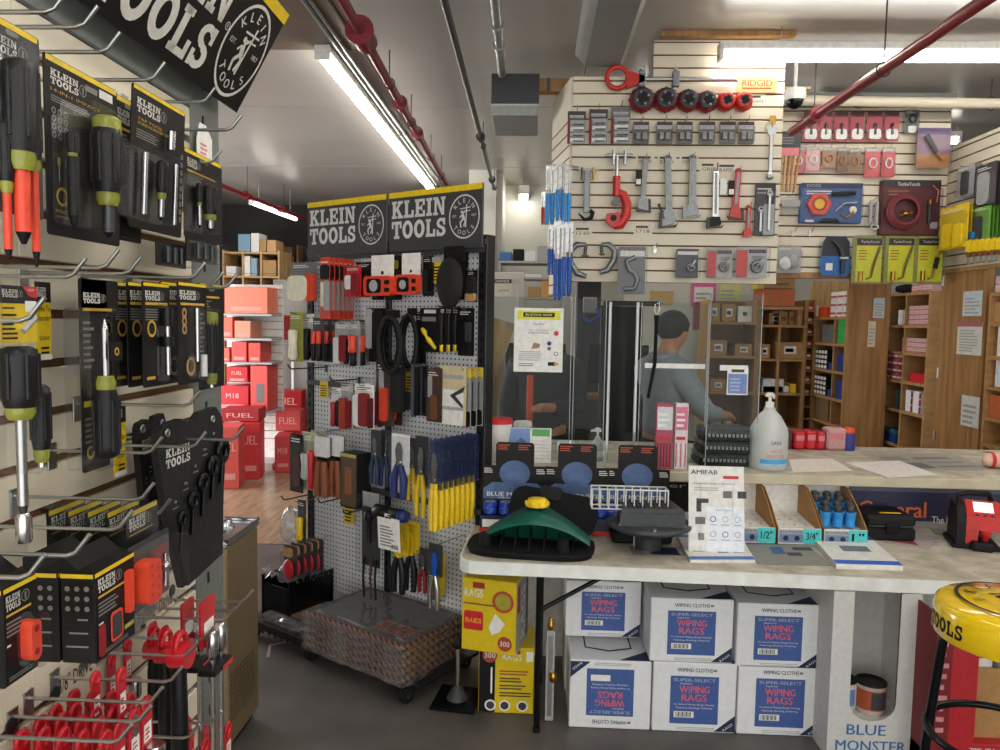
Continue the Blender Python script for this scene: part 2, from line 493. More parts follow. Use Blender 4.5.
m.bx(.35, UEND, -.012, .06, 0, .248, 'post_grey', .003)
structure(m, 'trim_1', (WX, 0, 0), R(90))
RY = 4.47
FR = Frame(0, RY, 0)
RP = (FR.hit(660, 107)[1] - FR.hit(660, 246)[1]) / 11.0
RZR = FR.hit(660, 246)[1]
u0 = FR.hit(571, 180)[0]; u1 = FR.hit(780, 180)[0]; us = FR.hit(653, 70)[0]
zb = FR.hit(670, 283)[1]; zt0 = FR.hit(600, 77)[1]; zt1 = CEIL - .03
m0 = slat_wall('wall_front_display', FR, u0, u1, zb, zt0, RP, RZR, gap=.009)
slat_wall('wall_front_display_1', FR, us, u1, zt0 + .001, zt1, RP, RZR, gap=.009)
FS = Frame(u0 - .004, RY, -75)  # short return on its left
m = MB(); m.bx(-.0, .012, 0, .5, zb - .06, zt0, 'slat_cream')
for k in range(15):
 z = RZR - RP * 4 + k * RP
 m.bx(-.0012, 0, .0, .5, z - .0045, z + .0045, 'slat_groove')
structure(m, 'wall_front_display_2', (u0 - .012, RY + .006, 0), R(11))
BY = 5.46
FB = Frame(0, BY, 0)
BP = RP
b0 = FB.hit(772, 200)[0]; b1 = FB.hit(946, 200)[0]
slat_wall('wall_rear_display', FB, b0, b1, FB.hit(860, 273)[1], FB.hit(860, 108)[1], BP, FB.hit(860, 206)[1], gap=.010)
m = MB(); m.bx(b0 - .05, b1, -.012, .05, FB.hit(860, 279)[1], FB.hit(860, 273)[1] - .001, 'wood_panel'); structure(m, 'trim_2', (0, BY, 0))
m = MB(); m.bx(b0 - .6, b1 + .02, -.02, .08, FB.hit(860, 108)[1] + .003, FB.hit(860, 108)[1] + .10, 'post_grey'); structure(m, 'trim_3', (0, BY, 0))
FW = Frame(b1 + .012, 0, -90)   # right-hand display: u = -y, faces -x
RWX = b1 + .012
yr = [FW.hit(x, 200)[0] for x in (946, 1010)]
zr0 = FW.hit(960, 268)[1]
slat_wall('wall_right_display', FW, -BY, -3.6, zr0, zr0 + .85, BP, zr0 + .02, gap=.010)
m = MB(); m.bx(-BY + .01, FW.hit(985, 350)[0], -.01, .03, 0, zr0 - .002, 'wood_panel'); m.bx(-BY + .01, -3.6, -.022, -.01, zr0 - .03, zr0 - .002, 'wood_shelf', .003)
for z in (1.35, .9, 2.0):
 m.cyl((-BY + .035, -.016, z), (-BY + .035, -.016, z + .07), .008, 'steel', n=8)
structure(m, 'wall_right_partition', (RWX, 0, 0), R(-90))
m = MB()
m.bx(-.75, -.45, 8.35, 8.45, 0, CEIL, 'office_wall'); m.bx(-.45, 4.9, 9.3, 9.4, 0, CEIL, 'office_wall'); m.bx(-.45, -.38, 8.45, 9.3, 0, CEIL, 'office_wall')
structure(m, 'wall_back_office')
m = MB(); m.bx(.9, 2.45, 7.6, 7.66, 0, 2.25, 'office_wall', .004); structure(m, 'wall_office_partition')
m = MB(); m.bx(-5.1, -.76, 11.0, 11.1, 0, CEIL, 'rear_dark'); structure(m, 'wall_store_room')
m = MB(); p = PY(274, 430, 9.6); q = PY(312, 280, 9.6)
m.bx(p.x, q.x, 9.6, 9.66, 0, q.z, 'rear_wall'); structure(m, 'wall_store_panel')
def pipe(name, label, a, b, r, m_, fit=(), hang=True, cat='pipe'):
 a, b = Vector(a), Vector(b)
 t = thing(name, label, cat, a)
 d = b - a
 m = MB(); m.cyl((0, 0, 0), d, r, m_, n=14); m.build('run', t)
 for f, k in fit:
  c = d * f; e = d.normalized()
  m = MB(); m.cyl(c - e * r * 2.2 * k, c + e * r * 2.2 * k, r * 1.5 * k, m_, n=14)
  m.cyl(c - e * r * 2.6 * k, c - e * r * 2.2 * k, r * 1.9 * k, m_, n=14)
  m.build('coupling', t)
 if hang:
  for f in ((.28, .62, .9) if hang is True else hang):
   c = d * f; top = CEIL - a.z
   m = MB(); m.torus(c, r * 1.25, .004, 'pipe_black', axis='y', n=14, k=6)
   m.cyl((c.x, c.y, c.z + r * 1.2), (c.x, c.y, top), .004, 'pipe_black', n=6); m.build('hanger', t)
 return t
za = 3.16
a = PZ(336, -12, za); b = PZ(446, 184, za)
pipe('sprinkler_pipe', 'dark red sprinkler pipe with couplings running under the ceiling beside the long lamp', a, b, .026, 'red_paint', fit=((.12, 1.5), (.38, 1.0), (.55, 1.0)), hang=(.28, .47, .72, .9))
a = PZ(441, -12, za); b = PZ(506, 232, za)
pipe('gas_pipe', 'thin brown-black pipe running under the ceiling towards the back office', a, b, .018, 'pipe_black', fit=((.3, 1.1), (.5, 1.1), (.8, 1.1)), hang=(.33, .55, .8))
a = PY(1000, -10, 3.0); b = PY(792, 132, 5.0)
zz = (a.z + b.z) / 2
a = PZ(1000, -10, zz); b = PZ(792, 132, zz)
pipe('sprinkler_pipe', 'red sprinkler pipe slanting in front of the torch display, over the counter', a, b, .028, 'red_paint', fit=((.83, .9),), hang=(.42, .83))
a = PY(203, 178, 7.2); b = PY(318, 228, 10.6); b.z = a.z
pipe('sprinkler_pipe', 'thin red pipe near the store room ceiling above wooden shelves', a, b, .025, 'red_paint', fit=((.3, 1.0), (.6, 1.0)), hang=(.3, .62))
a = PY(776, 100, 5.2); b = PY(1015, 104, 5.2)
pipe('drain_pipe', 'cream painted pipe running level across the top of the torch display', a, b, .034, 'slat_cream', hang=(.35, .9))
for k, (xa, xb, lab) in enumerate(((298, 441, 'grey conduit on the ceiling running close beside the long lit tube'), (304, 446, 'thinner grey conduit on the ceiling between the lit tube and the red pipe'))):
 pipe('conduit', lab, PZ(xa, -8, CEIL - .03), PZ(xb, 190, CEIL - .03), .014 - .004 * k, 'galv', hang=(.5,))
a = PZ(494, -10, 3.2); b = PZ(502, 74, 3.2)
pipe('conduit', 'galvanised conduit running over the aisle into the square duct', a, b, .024, 'galv', fit=((.38, .75), (.62, .75)), hang=())
t = thing('duct', 'square galvanised steel duct end hanging from the ceiling', 'duct', PY(515, 100, 4.75))
m = MB(); w = .29
m.bx(-w / 2, w / 2, 0, .5, -.10, .16, 'galv', .006); m.bx(-w / 2 - .004, w / 2 + .004, -.004, .01, -.03, .16, 'dgrey', .002); m.bx(-w / 2 - .006, w / 2 + .006, -.006, .02, -.035, -.025, 'steel'); m.build('casing', t)
m = MB(); m.bx(w / 2, w / 2 + .22, .02, .1, .06, .14, 'wood_panel', .004); m.bx(w / 2 + .05, w / 2 + .07, .0, .02, .065, .135, 'dsteel'); m.build('timber_bracket', t)
a = PY(577, 63, 4.40); b = PY(627, 66, 4.40)
m = MB(); n0 = a.z
pts = [(a.x, CEIL), (a.x - .01, n0 + .06), (a.x + .05, n0), (b.x - .04, n0 - .01), (b.x, n0 + .05), (b.x + .03, CEIL)]
m.prism(pts, 1.0, RY - .02, 'beam_grey'); structure(m, 'beam_1')
p = PY(660, 46, RY - .02)
m = MB(); m.bx(p.x, p.x + .75, RY - .08, RY - .03, zt1 - .0, zt1 + .028, 'wood_panel'); structure(m, 'trim_4')
def strip_light(label, a, b, wid, m_='tube_light', name='strip_light', drop=.0, group=None):
 a, b = Vector(a), Vector(b); d = b - a; L = d.length; ang = math.atan2(d.y, d.x)
 t = thing(name, label, 'light', a, ang, group)
 m = MB(); m.bx(0, L, -wid * .55, wid * .55, .03, .075, 'white', .006)
 m.bx(-.004, .02, -wid * .55, wid * .55, -.02, .075, 'white', .004); m.bx(L - .02, L + .004, -wid * .55, wid * .55, -.02, .075, 'white', .004)
 m.build('housing', t)
 m = MB(); m.cyl((.02, 0, 0), (L - .02, 0, 0), wid * .36, m_, n=12); m.build('lamp_tube', t)
 if CEIL - a.z - .07 > .02:
  for f in (.15, .85):
   m = MB(); m.cyl((L * f, 0, .07), (L * f, 0, CEIL - a.z), .003, 'steel', n=6); m.build('hanger', t)
 return t
za = CEIL - .085
a = PZ(322, 56, za); b = PZ(431, 190, za)
strip_light('long lit fluorescent tube on the ceiling over the aisle beside the red pipe', a, b, .085)
a = PY(719, 57, 4.34); b = PY(719 + 420, 57, 4.34); b.z = a.z
strip_light('bright horizontal fluorescent light in front of the pipe tool board', a, b, .075)
a = PY(527, 192, 8.4); b = PY(521, 222, 11.0); b.z = a.z = (a.z + b.z) / 2
strip_light('short lit tube seen in the back office ceiling', PZ(524, 192, a.z), PZ(522, 222, a.z), .11, 'tube_light_far')
a = PY(251, 203, 8.6); b = PY(296, 217, 10.0); b.z = a.z
strip_light('distant lit tube hanging over the store room shelves', a, b, .05, 'tube_light_far')
a = PY(944, 141, 6.4); b = PY(959, 141, 6.4); b.z = a.z
strip_light('small lit lamp glimpsed over the right corner of the torch display', a, b, .07, 'tube_light_far')
k = 0
for x, y in ((.0, 1.1), (1.7, 1.2), (3.0, 1.2), (.0, -1.2), (1.7, -1.2), (3.7, 3.2)):  # unseen lamps added to brighten the near shop floor and slat board
 strip_light('added unseen fluorescent light brightening the shop floor near the entrance', (x, y, za), (x, y + 1.3, za), .085, 'tube_light_added', group='added lights by the entrance')
for x, y, lab in ((.8, 5.3, 'added ceiling light hidden behind the pipe tool board'), (2.3, 6.2, 'added ceiling light hidden behind the torch board')):  # lamps added out of sight behind the boards to brighten the rear shelves
 strip_light(lab, (x, y, za), (x, y + 1.2, za), .085)
w = bpy.data.worlds.new('world'); scene.world = w; w.use_nodes = True
bgn = w.node_tree.nodes['Background']; bgn.inputs[0].default_value = (1.0, .99, .965, 1); bgn.inputs[1].default_value = 2.0
L = bpy.data.lights.new('door_daylight', 'AREA'); L.shape = 'RECTANGLE'; L.size = 2.0; L.size_y = 2.4; L.energy = 120; L.color = (.97, .98, 1.0)
o = bpy.data.objects.new('door_daylight', L); COL.objects.link(o); o.location = (-5.0, 6.65, 1.35); o.rotation_euler = (0, R(-90), 0)
scene.view_settings.exposure = 0.28
mat('rubber_black', '#101114', .4, noise=.1, spec=.35)
mat('olive_clear', '#8f9236', .18)
mat('insul_orange', '#e0462a', .4)
mat('card_black', '#161515', .45, noise=.1, spec=.25)
mat('klein_yellow', '#e8c61c', .4)
mat('print_white', '#dcdad2', .5)
mat('print_grey', '#7d7c76', .5)
mat('canvas_black', '#151515', .85, noise=.25, scale=90, bump=.2)
def klein_mark(m, x0, z, y, h, w=None, col='print_white', seal=True):
 """two lines of slab lettering, top edge at z"""
 w = w or 2.6 * h
 m.slab_text('KLEIN', x0, z - h * .46, y, h * .46, col, w=w)
 m.slab_text('TOOLS', x0, z - h, y, h * .46, col, w=w)
 if seal:
  m.ring(x0 + w + h * .48, z - h * .5, h * .42, h * .34, y, 'print_grey', n=14)
  m.poly([(x0 + w + h * .4, z - h * .75), (x0 + w + h * .56, z - h * .75), (x0 + w + h * .6, z - h * .3), (x0 + w + h * .42, z - h * .25)], y, 'print_grey')
def hook(fr, u, z, L, label, group, r=.0028, up=.028, name='display_hook', mat_='steel', plate=True, first=[]):
 key = (L, r, up, mat_, plate)
 p = fr.world(u, 0, z)
 for k, proto in first:
  if k == key:
   return dup(proto, p, fr.t, label, group)
 t = thing(name, label, 'hook', p, fr.t, group)
 m = MB(); m.tube([(0, -.002, 0), (0, -L + up * .4, 0), (0, -L, .004), (0, -L - up * .6, up * .9)], r, mat_, n=6); m.build('wire', t)
 if plate:
  m = MB(); m.bx(-.011, .011, -.011, -.0085, -.03, .012, mat_, .001); m.bx(-.011, .011, -.011, .003, .008, .0115, mat_); m.build('back_plate', t)
 first.append((key, t))
 return t
def sdriver(t, x, y, z, Lh, rh, Ls, rs, mh='rubber_black', mc='olive_clear', ms='chrome', tip='black', flip=False):
 """screwdriver hanging vertically from handle end z downwards (flip: shaft up)"""
 d = 1 if flip else -1
 m = MB()
 prof = [(rh * .55, 0), (rh * .95, -Lh * .05), (rh, -Lh * .2), (rh * .93, -Lh * .5), (rh, -Lh * .8), (rh * .8, -Lh)]
 m.lathe([(r_, -h * d if flip else h) for r_, h in prof], mh, (x, y, z), n=12)
 for k in range(6):
  a = k * math.pi / 3
  m.cyl((x + rh * .93 * math.cos(a), y + rh * .93 * math.sin(a), z + d * Lh * .12), (x + rh * .93 * math.cos(a), y + rh * .93 * math.sin(a), z + d * Lh * .85), rh * .16, mh, n=6)
 t = m.build('screwdriver', t)
 m = MB(); m.lathe([(rh * .75, d * Lh), (rh * .8, d * Lh * 1.1), (rh * .62, d * Lh * 1.2)], mc, (x, y, z), n=12); m.build('collar', t)
 m = MB(); m.cyl((x, y, z + d * Lh * 1.18), (x, y, z + d * (Lh * 1.18 + Ls * .84)), rs, ms, n=10); m.build('shaft', t)
 m = MB(); m.cyl((x, y, z + d * (Lh * 1.18 + Ls * .84)), (x, y, z + d * (Lh * 1.18 + Ls)), rs * .95, tip, r1=rs * .3, n=8); m.build('tip', t)
def card(t, w, h, base='card_black', top='klein_yellow', mark=.1, sub=True, seed=0, hole=True, r=.004, mk=True, lines=True):
 m = MB()
 m.rslab(0, -h / 2, w, h, 0, .0016, r, base)
 if top:
  m.patch(-w / 2 + r, -.008, w / 2 - r, -.001, -.0006, top)
 if hole:
  m.rslab(0, -.012, w * .22, .006, -.0008, -.0004, .002, 'post_grey')
 mh = h * mark
 if mk:
  klein_mark(m, -w * .42, -h * .06 - .006, -.0008, mh, w=min(w * .5, mh * 2.5))
 if sub:
  m.patch(-w * .42, -h * .07 - .010 - mh - h * .02, w * .3, -h * .07 - .010 - mh, -.0008, 'gold')
 if lines:
  m.lines(-w * .42, w * .05, -h * .30 - mh, -h * .1 - .010 - mh, 6, -.0008, 'print_grey', seed=seed)
 m.build('backing_card', t)
def blister(t, x0, x1, z0, z1, d, r=.008, m_='clear'):
 m = MB(); m.rslab((x0 + x1) / 2, (z0 + z1) / 2, x1 - x0, z1 - z0, -d, -.001, r, m_)
 m.build('blister', t, label='clear plastic blister')
CUR = [0, 0, None]
def LX(px, py, dy):
 """local x of something seen at a pixel that stands dy in front of the current card"""
 return CUR[2].hit(px, py, CUR[1] + dy)[0] - CUR[0]
def at_card(fr, rc, off, name, label, cat, group=None, tilt=0):
 u, z0, w, h = fr.rect(*rc, off)
 t = thing(name, label, cat, fr.world(u, off, z0 + h), fr.t, group)
 CUR[:] = [u, off, fr]
 if tilt:
  t.rotation_euler = (tilt, 0, fr.t)
 return t, w, h
sb = FL.hit(237, 113, .05);
u1s = sb[0]; z1s = sb[1]
p1 = FL.world(u1s, .05, z1s)
q = PY(289, 15, p1.y)
dz = q.z - p1.z; dx = q.x - p1.x
hS = math.hypot(dz, dx); wS = .64
t = thing('header_sign', 'big black sign with white lettering and round seal leaning out over the screwdrivers', 'sign', (p1.x, p1.y, p1.z))
t.rotation_euler = (math.atan2(dx, dz), 0, R(90))
m = MB(); m.bx(-wS, 0, 0, .012, 0, hS, 'card_black', .002)
m.patch(-wS, hS * .90, 0, hS, -.001, 'klein_yellow')
m.slab_text('KLEIN', -wS * .97, hS * .51, -.001, hS * .36, 'print_white', w=wS * .62)
m.slab_text('TOOLS', -wS * .97, hS * .09, -.001, hS * .36, 'print_white', w=wS * .62)
def seal(m, cx, cz, r, y, col='print_white', bg=None):
 if bg:
  m.disc(cx, cz, r, y + .0004, bg, n=32, rz=r * 1.12)
 m.ring(cx, cz, r, r * .93, y, col, n=36, sz=1.12)
 for word, a0, a1, top in (('KLEIN', 140, 40, True), ('TOOLS', 222, 318, False)):
  for i, ch in enumerate(word):
   a = R(a0 + (a1 - a0) * i / 4)
   m.text(ch, cx + r * .74 * math.cos(a), cz + r * .82 * math.sin(a), y, r * .22, col, bold=.02, rot=(a - math.pi / 2) if top else (a + math.pi / 2))
 m.text('EST.', cx - r * .62, cz + r * .05, y, r * .12, col); m.text('1857', cx + r * .62, cz + r * .05, y, r * .12, col)
 def st(a, b, wd):
  a, b = Vector((a[0] * r + cx, 0, a[1] * r + cz)), Vector((b[0] * r + cx, 0, b[1] * r + cz)); d = (b - a).normalized(); n_ = Vector((-d.z, 0, d.x)) * wd * r
  m.poly([((a + n_).x, (a + n_).z), ((a - n_).x, (a - n_).z), ((b - n_).x, (b - n_).z), ((b + n_).x, (b + n_).z)], y, col)
 st((.1, -.55), (.16, .62), .035); st((-.28, .40), (.42, .46), .025); st((-.2, .24), (.4, .3), .02)
 st((-.12, .12), (-.02, -.12), .09); st((-.04, -.1), (.1, -.22), .05); st((.08, -.2), (-.02, -.5), .045); st((-.08, -.12), (-.26, -.3), .05); st((-.25, -.28), (-.2, -.55), .045)
 st((-.12, .14), (.1, .3), .035); st((-.16, .1), (-.3, -.05), .03); m.disc(cx - .16 * r, cz + .24 * r, r * .075, y, col, n=10)
SEALS = seal
m.bx(-.004, 0, -.0005, .0005, 0, .001, 'card_black')
seal(m, -wS * .17, hS * .46, hS * .37, -.0012, 'print_white')
m.text('R', -wS * .33, hS * .53, -.001, hS * .03, 'print_white'); m.ring(-wS * .33, hS * .53, hS * .035, hS * .028, -.001, 'print_white', n=14)
m.build('sign_panel', t)
m = MB(); m.bx(-wS * .98, -.02, .012, .03, hS * .86, hS * .98, 'dgrey'); m.bx(-wS * .98, -.02, .012, .03, .01, .04, 'dgrey'); m.build('sign_frame', t)
m = MB(); m.cyl((-.05, .012, .06), (-.05, .02, .10), .004, 'steel', n=8); m.build('bracket', t)
hl = 'wire hook with upturned tip on the cream slat board, above the screwdriver packs'
for px, py, L in ((55, 12, .20), (85, 27, .20), (108, 52, .20), (154, 80, .20)):
 u, z = FL.hit(px, py, L); hook(FL, u, z, L, hl, 'hooks over the screwdriver packs')
for px, py, L in ((206, 102, .16), (232, 130, .22), (213, 163, .12)):
 u, z = FL.hit(px, py, L); hook(FL, min(u, U2 - .012), z, L, 'wire hook at the grey post beside the small driver pack', 'hooks by the grey post')
for px, py, L in ((74, 277, .16), (107, 268, .19), (130, 274, .17), (195, 278, .20), (214, 286, .17), (228, 288, .20)):
 u, z = FL.hit(px, py, L); hook(FL, min(u, U2 - .012), z, L, 'wire hook holding the middle row of thin black tool cards', 'hooks of the middle row')
u, z = FL.hit(30, 321, .22); hook(FL, u, z, .22, 'near wire hook whose tip crosses the yellow card of the large screwdriver', None)
u, z = FL.hit(190, 406, .20); hook(FL, u, z, .20, 'long bare wire hook above the black wrench pouches', None)
t, w, h = at_card(FL, (-16, 24, 41, 214), .16, 'screwdriver_pack', 'insulated screwdriver pack with orange blades hanging nearest the camera', 'screwdriver pack')
card(t, w, h, base='dgrey', mark=.09, lines=False)
sc_ = h / 190.0
sdriver(t, LX(20, 110, .022), -.022, -h * .22, h * .47, .019, h * .39, .0085, ms='insul_orange')
sdriver(t, LX(33, 130, .014), -.014, -h * .40, h * .30, .009, h * .52, .0045, ms='insul_orange')
sdriver(t, LX(7, 200, .012), -.012, -h * .55, h * .30, .009, h * .35, .0045, ms='insul_orange')
blister(t, -w * .48, LX(38, 110, .04), -h * .74, -h * .14, .04)
t, w, h = at_card(FL, (46, 72, 118, 240), .14, 'screwdriver_pack', 'wide black card with impact nut driver and ring symbol, under the third hook', 'screwdriver pack')
m = MB(); m.rslab(0, -h / 2, w, h, 0, .0016, .005, 'card_black'); m.patch(-w * .48, -.008, w * .48, -.001, -.0006, 'klein_yellow')
klein_mark(m, -w * .43, -h * .07, -.0008, h * .085, w=w * .36)
m.text('14-IN-1 IMPACT', -w * .1, -h * .185, -.0008, h * .018, 'gold', w=w * .66); m.lines(-w * .43, w * .2, -h * .25, -h * .21, 3, -.0008, 'print_grey')
m.patch(w * .22, -h * .10, w * .42, -h * .05, -.0008, 'print_white'); m.patch(w * .02, -h * .10, w * .19, -h * .065, -.0008, 'print_grey')
for i in range(3):
 for j in range(4):
  m.ring(-w * .4 + i * w * .075, -h * .30 - j * h * .045, w * .028, w * .014, -.0008, 'print_grey', n=8)
for i in range(2):
 m.patch(-w * .37 + i * w * .1, -h * .60, -w * .33 + i * w * .1, -h * .555, -.0008, 'olive'); m.patch(-w * .355 + i * w * .1, -h * .69, -w * .345 + i * w * .1, -h * .60, -.0008, 'lgrey')
m.ring(-w * .32, -h * .775, w * .075, w * .052, -.0008, 'gold', n=18); m.text('IMPACT', -w * .32, -h * .86, -.0008, h * .02, 'gold', w=w * .17)
m.text('RATED', -w * .32, -h * .89, -.0008, h * .012, 'gold', w=w * .14)
m.build('backing_card', t)
sdriver(t, LX(107, 160, .022), -.022, -h * .30, h * .40, .020, h * .20, .008, ms='dsteel')
m = MB(); m.lathe([(.0135, 0), (.019, -.004), (.019, -h * .11), (.0155, -h * .13)], 'olive_clear', (LX(107, 140, .022), -.022, -h * .24), n=14); m.build('handle_cap', t)
sdriver(t, LX(73, 170, .012), -.012, -h * .40, h * .12, .008, h * .40, .0075, ms='rubber_black')
blister(t, LX(91, 170, .04), LX(118, 170, .04), -h * .93, -h * .22, .042); blister(t, LX(67, 170, .02), LX(80, 170, .02), -h * .93, -h * .32, .022)
for k, (rc, off) in enumerate((((112, 104, 140, 241), .085), ((116, 100, 140, 238), .11))):
 t, w, h = at_card(FL, rc, off, 'bit_pack', ['black bit pack tucked farther back behind the wide impact driver card', 'black bit pack with silver bars, just behind the wide impact driver card'][k], 'bit pack')
 card(t, w, h, seed=k)
 m = MB(); m.cyl((-w * .1, -.008, -h * .85), (-w * .1, -.008, -h * .4), .004, 'chrome', n=8); m.build('bit', t)
 m = MB(); m.cyl((w * .2, -.008, -h * .85), (w * .2, -.008, -h * .4), .006, 'rubber_black', n=8); m.build('bit', t)
 blister(t, -w * .3, w * .4, -h * .9, -h * .36, .02)
t, w, h = at_card(FL, (134, 98, 186, 232), .155, 'screwdriver_pack', 'grey-black card with small driver and three silver bits, tilted on its hook', 'screwdriver pack', tilt=.05)
m = MB(); m.rslab(0, -h / 2, w, h, 0, .0016, .005, 'card_black'); m.patch(-w * .48, -.007, w * .48, -.001, -.0006, 'klein_yellow')
klein_mark(m, -w * .42, -h * .08, -.0008, h * .10, w=w * .42)
m.text('TAP TOOL', -w * .18, -h * .225, -.0008, h * .02, 'gold', w=w * .45); m.text('SCREWDRIVER SET', -w * .1, -h * .255, -.0008, h * .02, 'gold', w=w * .6)
m.lines(-w * .42, w * .1, -h * .36, -h * .29, 4, -.0008, 'print_grey')
for j in range(9):
 m.ring(w * .45, -h * .36 - j * h * .062, w * .026, w * .012, -.0008, 'print_grey', n=8)
m.build('backing_card', t)
for x_, z0, z1, r_ in ((LX(149, 180, .01), -.90, -.46, .005), (LX(179, 180, .01), -.92, -.45, .004)):
 m = MB(); m.cyl((x_, -.01, h * z0), (x_, -.01, h * z1), r_, 'chrome', n=10); m.build('bit', t)
sdriver(t, LX(166, 180, .013), -.013, -h * .47, h * .24, .0095, h * .16, .005)
m = MB(); m.cyl((LX(173, 135, .01), -.01, -h * .36), (LX(173, 135, .01), -.01, -h * .22), .006, 'chrome', n=10); m.build('bit', t)
blister(t, LX(142, 180, .028), LX(184, 180, .028), -h * .94, -h * .43, .028)
t, w, h = at_card(FL, (184, 156, 222, 241), .10, 'screwdriver_pack', 'small yellow-topped card with stubby black and green driver beside the grey post', 'screwdriver pack')
card(t, w, h, mark=.10)
sdriver(t, LX(210, 200, .02), -.02, -h * .36, h * .34, .015, h * .12, .006)
sdriver(t, -w * .25, -.01, -h * .36, h * .22, .006, h * .26, .004)
blister(t, LX(199, 200, .038), LX(221, 200, .038), -h * .93, -h * .30, .038)
for k, (rc, off) in enumerate((((156, 243, 186, 267), .09), ((186, 240, 217, 263), .11))):
 t, w, h = at_card(FL, rc, off, 'bit_pack', ['little clear pack of dark bits below the tilted grey-black card', 'little clear pack of dark bits under the stubby driver card'][k], 'bit pack')
 card(t, w, h, top=None, mk=False, sub=False, lines=False)
 for j in range(3):
  m = MB(); m.cyl((-w * .25 + j * w * .22, -.008, -h * .85), (-w * .25 + j * w * .22, -.008, -h * .2), .005, 'dsteel', n=8); m.build('bit', t)
 blister(t, -w * .48, w * .48, -h * .98, -h * .1, .022)
t, w, h = at_card(FL, (197, 125, 212, 168), .03, 'price_tag', 'white paper tag hanging by the grey post above the stubby driver', 'tag')
m = MB(); m.prism([(-w * .5, -h), (w * .5, -h), (w * .5, -h * .25), (w * .1, 0), (-w * .3, 0), (-w * .5, -h * .4)], 0, .001, 'paper'); m.lines(-w * .3, w * .3, -h * .8, -h * .4, 4, -.0006, 'pink'); m.build('paper', t)
t, w, h = at_card(FL, (-10, 272, 46, 468), .165, 'screwdriver_pack', 'large black screwdriver in clear pack, long grey shaft hanging below its yellow card', 'screwdriver pack')
m = MB(); z1 = -h * .07; z0 = -h * .36
m.rslab(w * .02, (z0 + z1) / 2, w * .66, z1 - z0, 0, .0016, .004, 'klein_yellow'); m.patch(-w * .31, z1 - h * .09, w * .35, z1, -.0006, 'card_black')
m.poly([(w * .08, z1), (w * .35, z1), (w * .35, z1 - h * .06), (w * .2, z1 - h * .05)], -.0008, 'red'); m.text('NEW!', w * .24, z1 - h * .018, -.001, h * .014, 'print_white')
klein_mark(m, -w * .28, z1 - h * .02, -.0008, h * .04, w=w * .28); m.patch(w * .12, z1 - h * .13, w * .33, z1 - h * .075, -.001, 'paper')
m.lines(-w * .29, 0, z0 + h * .02, z1 - h * .13, 6, -.0008, 'card_black'); m.lines(-w * .28, w * .05, z1 - h * .118, z1 - h * .1, 1, -.0008, 'card_black')
m.cyl((w * .06, -.001, z0 + h * .06), (w * .3, -.001, z0 + h * .13), .004, 'lgrey', n=6); m.build('backing_card', t)
xs = LX(20, 400, .024)
sdriver(t, xs, -.024, -h * .37, h * .30, .0195, h * .52, .0055, ms='steel', tip='dsteel')
m = MB(); m.lathe([(.006, 0), (.0085, -.006), (.0085, -.03), (.007, -.034)], 'chrome', (xs, -.024, -h * 1.2), n=12); m.build('bit_holder', t)
sdriver(t, LX(41, 430, .012), -.012, -h * .58, h * .34, .011, h * .04, .004)
blister(t, -w * .48, LX(42, 380, .044), -h * 1.0, -h * .02, .044)
def reorder_tag(rc, off, label):
 t, w, h = at_card(FL, rc, off, 'reorder_card', label, 'card')
 m = MB(); m.bx(-w / 2, w / 2, 0, .001, -h, 0, 'klein_yellow'); m.patch(-w / 2, -h * .26, w / 2, 0, -.0006, 'card_black'); m.patch(-w / 2, -h, w / 2, -h * .93, -.0006, 'paper')
 klein_mark(m, -w * .42, -h * .07, -.001, h * .12, w=w * .6, seal=False)
 m.text('Time To', 0, -h * .34, -.001, h * .075, 'black', w=w * .8); m.text('Reorder', 0, -h * .46, -.001, h * .075, 'black', w=w * .84)
 m.text('32304', 0, -h * .72, -.001, h * .05, 'black', w=w * .6); m.lines(-w * .2, w * .3, -h * .92, -h * .8, 2, -.001, 'black')
 m.build('card_face', t)
reorder_tag((35, 282, 51, 360), .10, 'yellow reorder card hanging behind the large clear screwdriver pack')
reorder_tag((114, 404, 126, 476), .06, 'yellow reorder strip under the tall nut driver card')
t, w, h = at_card(FL, (81, 280, 120, 468), .15, 'screwdriver_pack', 'tall narrow black card with one nut driver, shaft up and fluted black handle down', 'screwdriver pack')
m = MB(); m.rslab(-w * .16, -h / 2, w * .68, h, 0, .0016, .004, 'card_black'); m.rslab(w * .02, -h * .09, w * .94, h * .18, 0, .0015, .004, 'card_black')
klein_mark(m, -w * .42, -h * .07, -.0008, h * .055, w=w * .42); m.patch(-w * .44, -h * .165, w * .3, -h * .15, -.0008, 'gold'); m.lines(-w * .44, -w * .18, -h * .46, -h * .2, 8, -.0008, 'print_grey')
m.patch(-w * .46, -h * .66, -w * .14, -h * .63, -.0008, 'klein_yellow'); m.lines(-w * .44, -w * .2, -h * .85, -h * .7, 5, -.0008, 'print_grey'); m.ring(-w * .32, -h * .9, w * .1, w * .06, -.0008, 'gold', n=12)
m.build('backing_card', t)
xs = LX(106, 390, .022)
sdriver(t, xs, -.022, -h * .93, h * .36, .0165, h * .30, .0045, flip=True, tip='chrome')
blister(t, LX(94, 390, .04), LX(119, 390, .04), -h * .96, -h * .15, .042)
m = MB(); m.rslab(xs - w * .1, -h * .37, w * .3, h * .1, -.0435, -.0425, .003, 'card_black'); m.ring(xs - w * .1, -h * .37, w * .06, w * .035, -.044, 'gold', n=12); m.build('label_band', t)
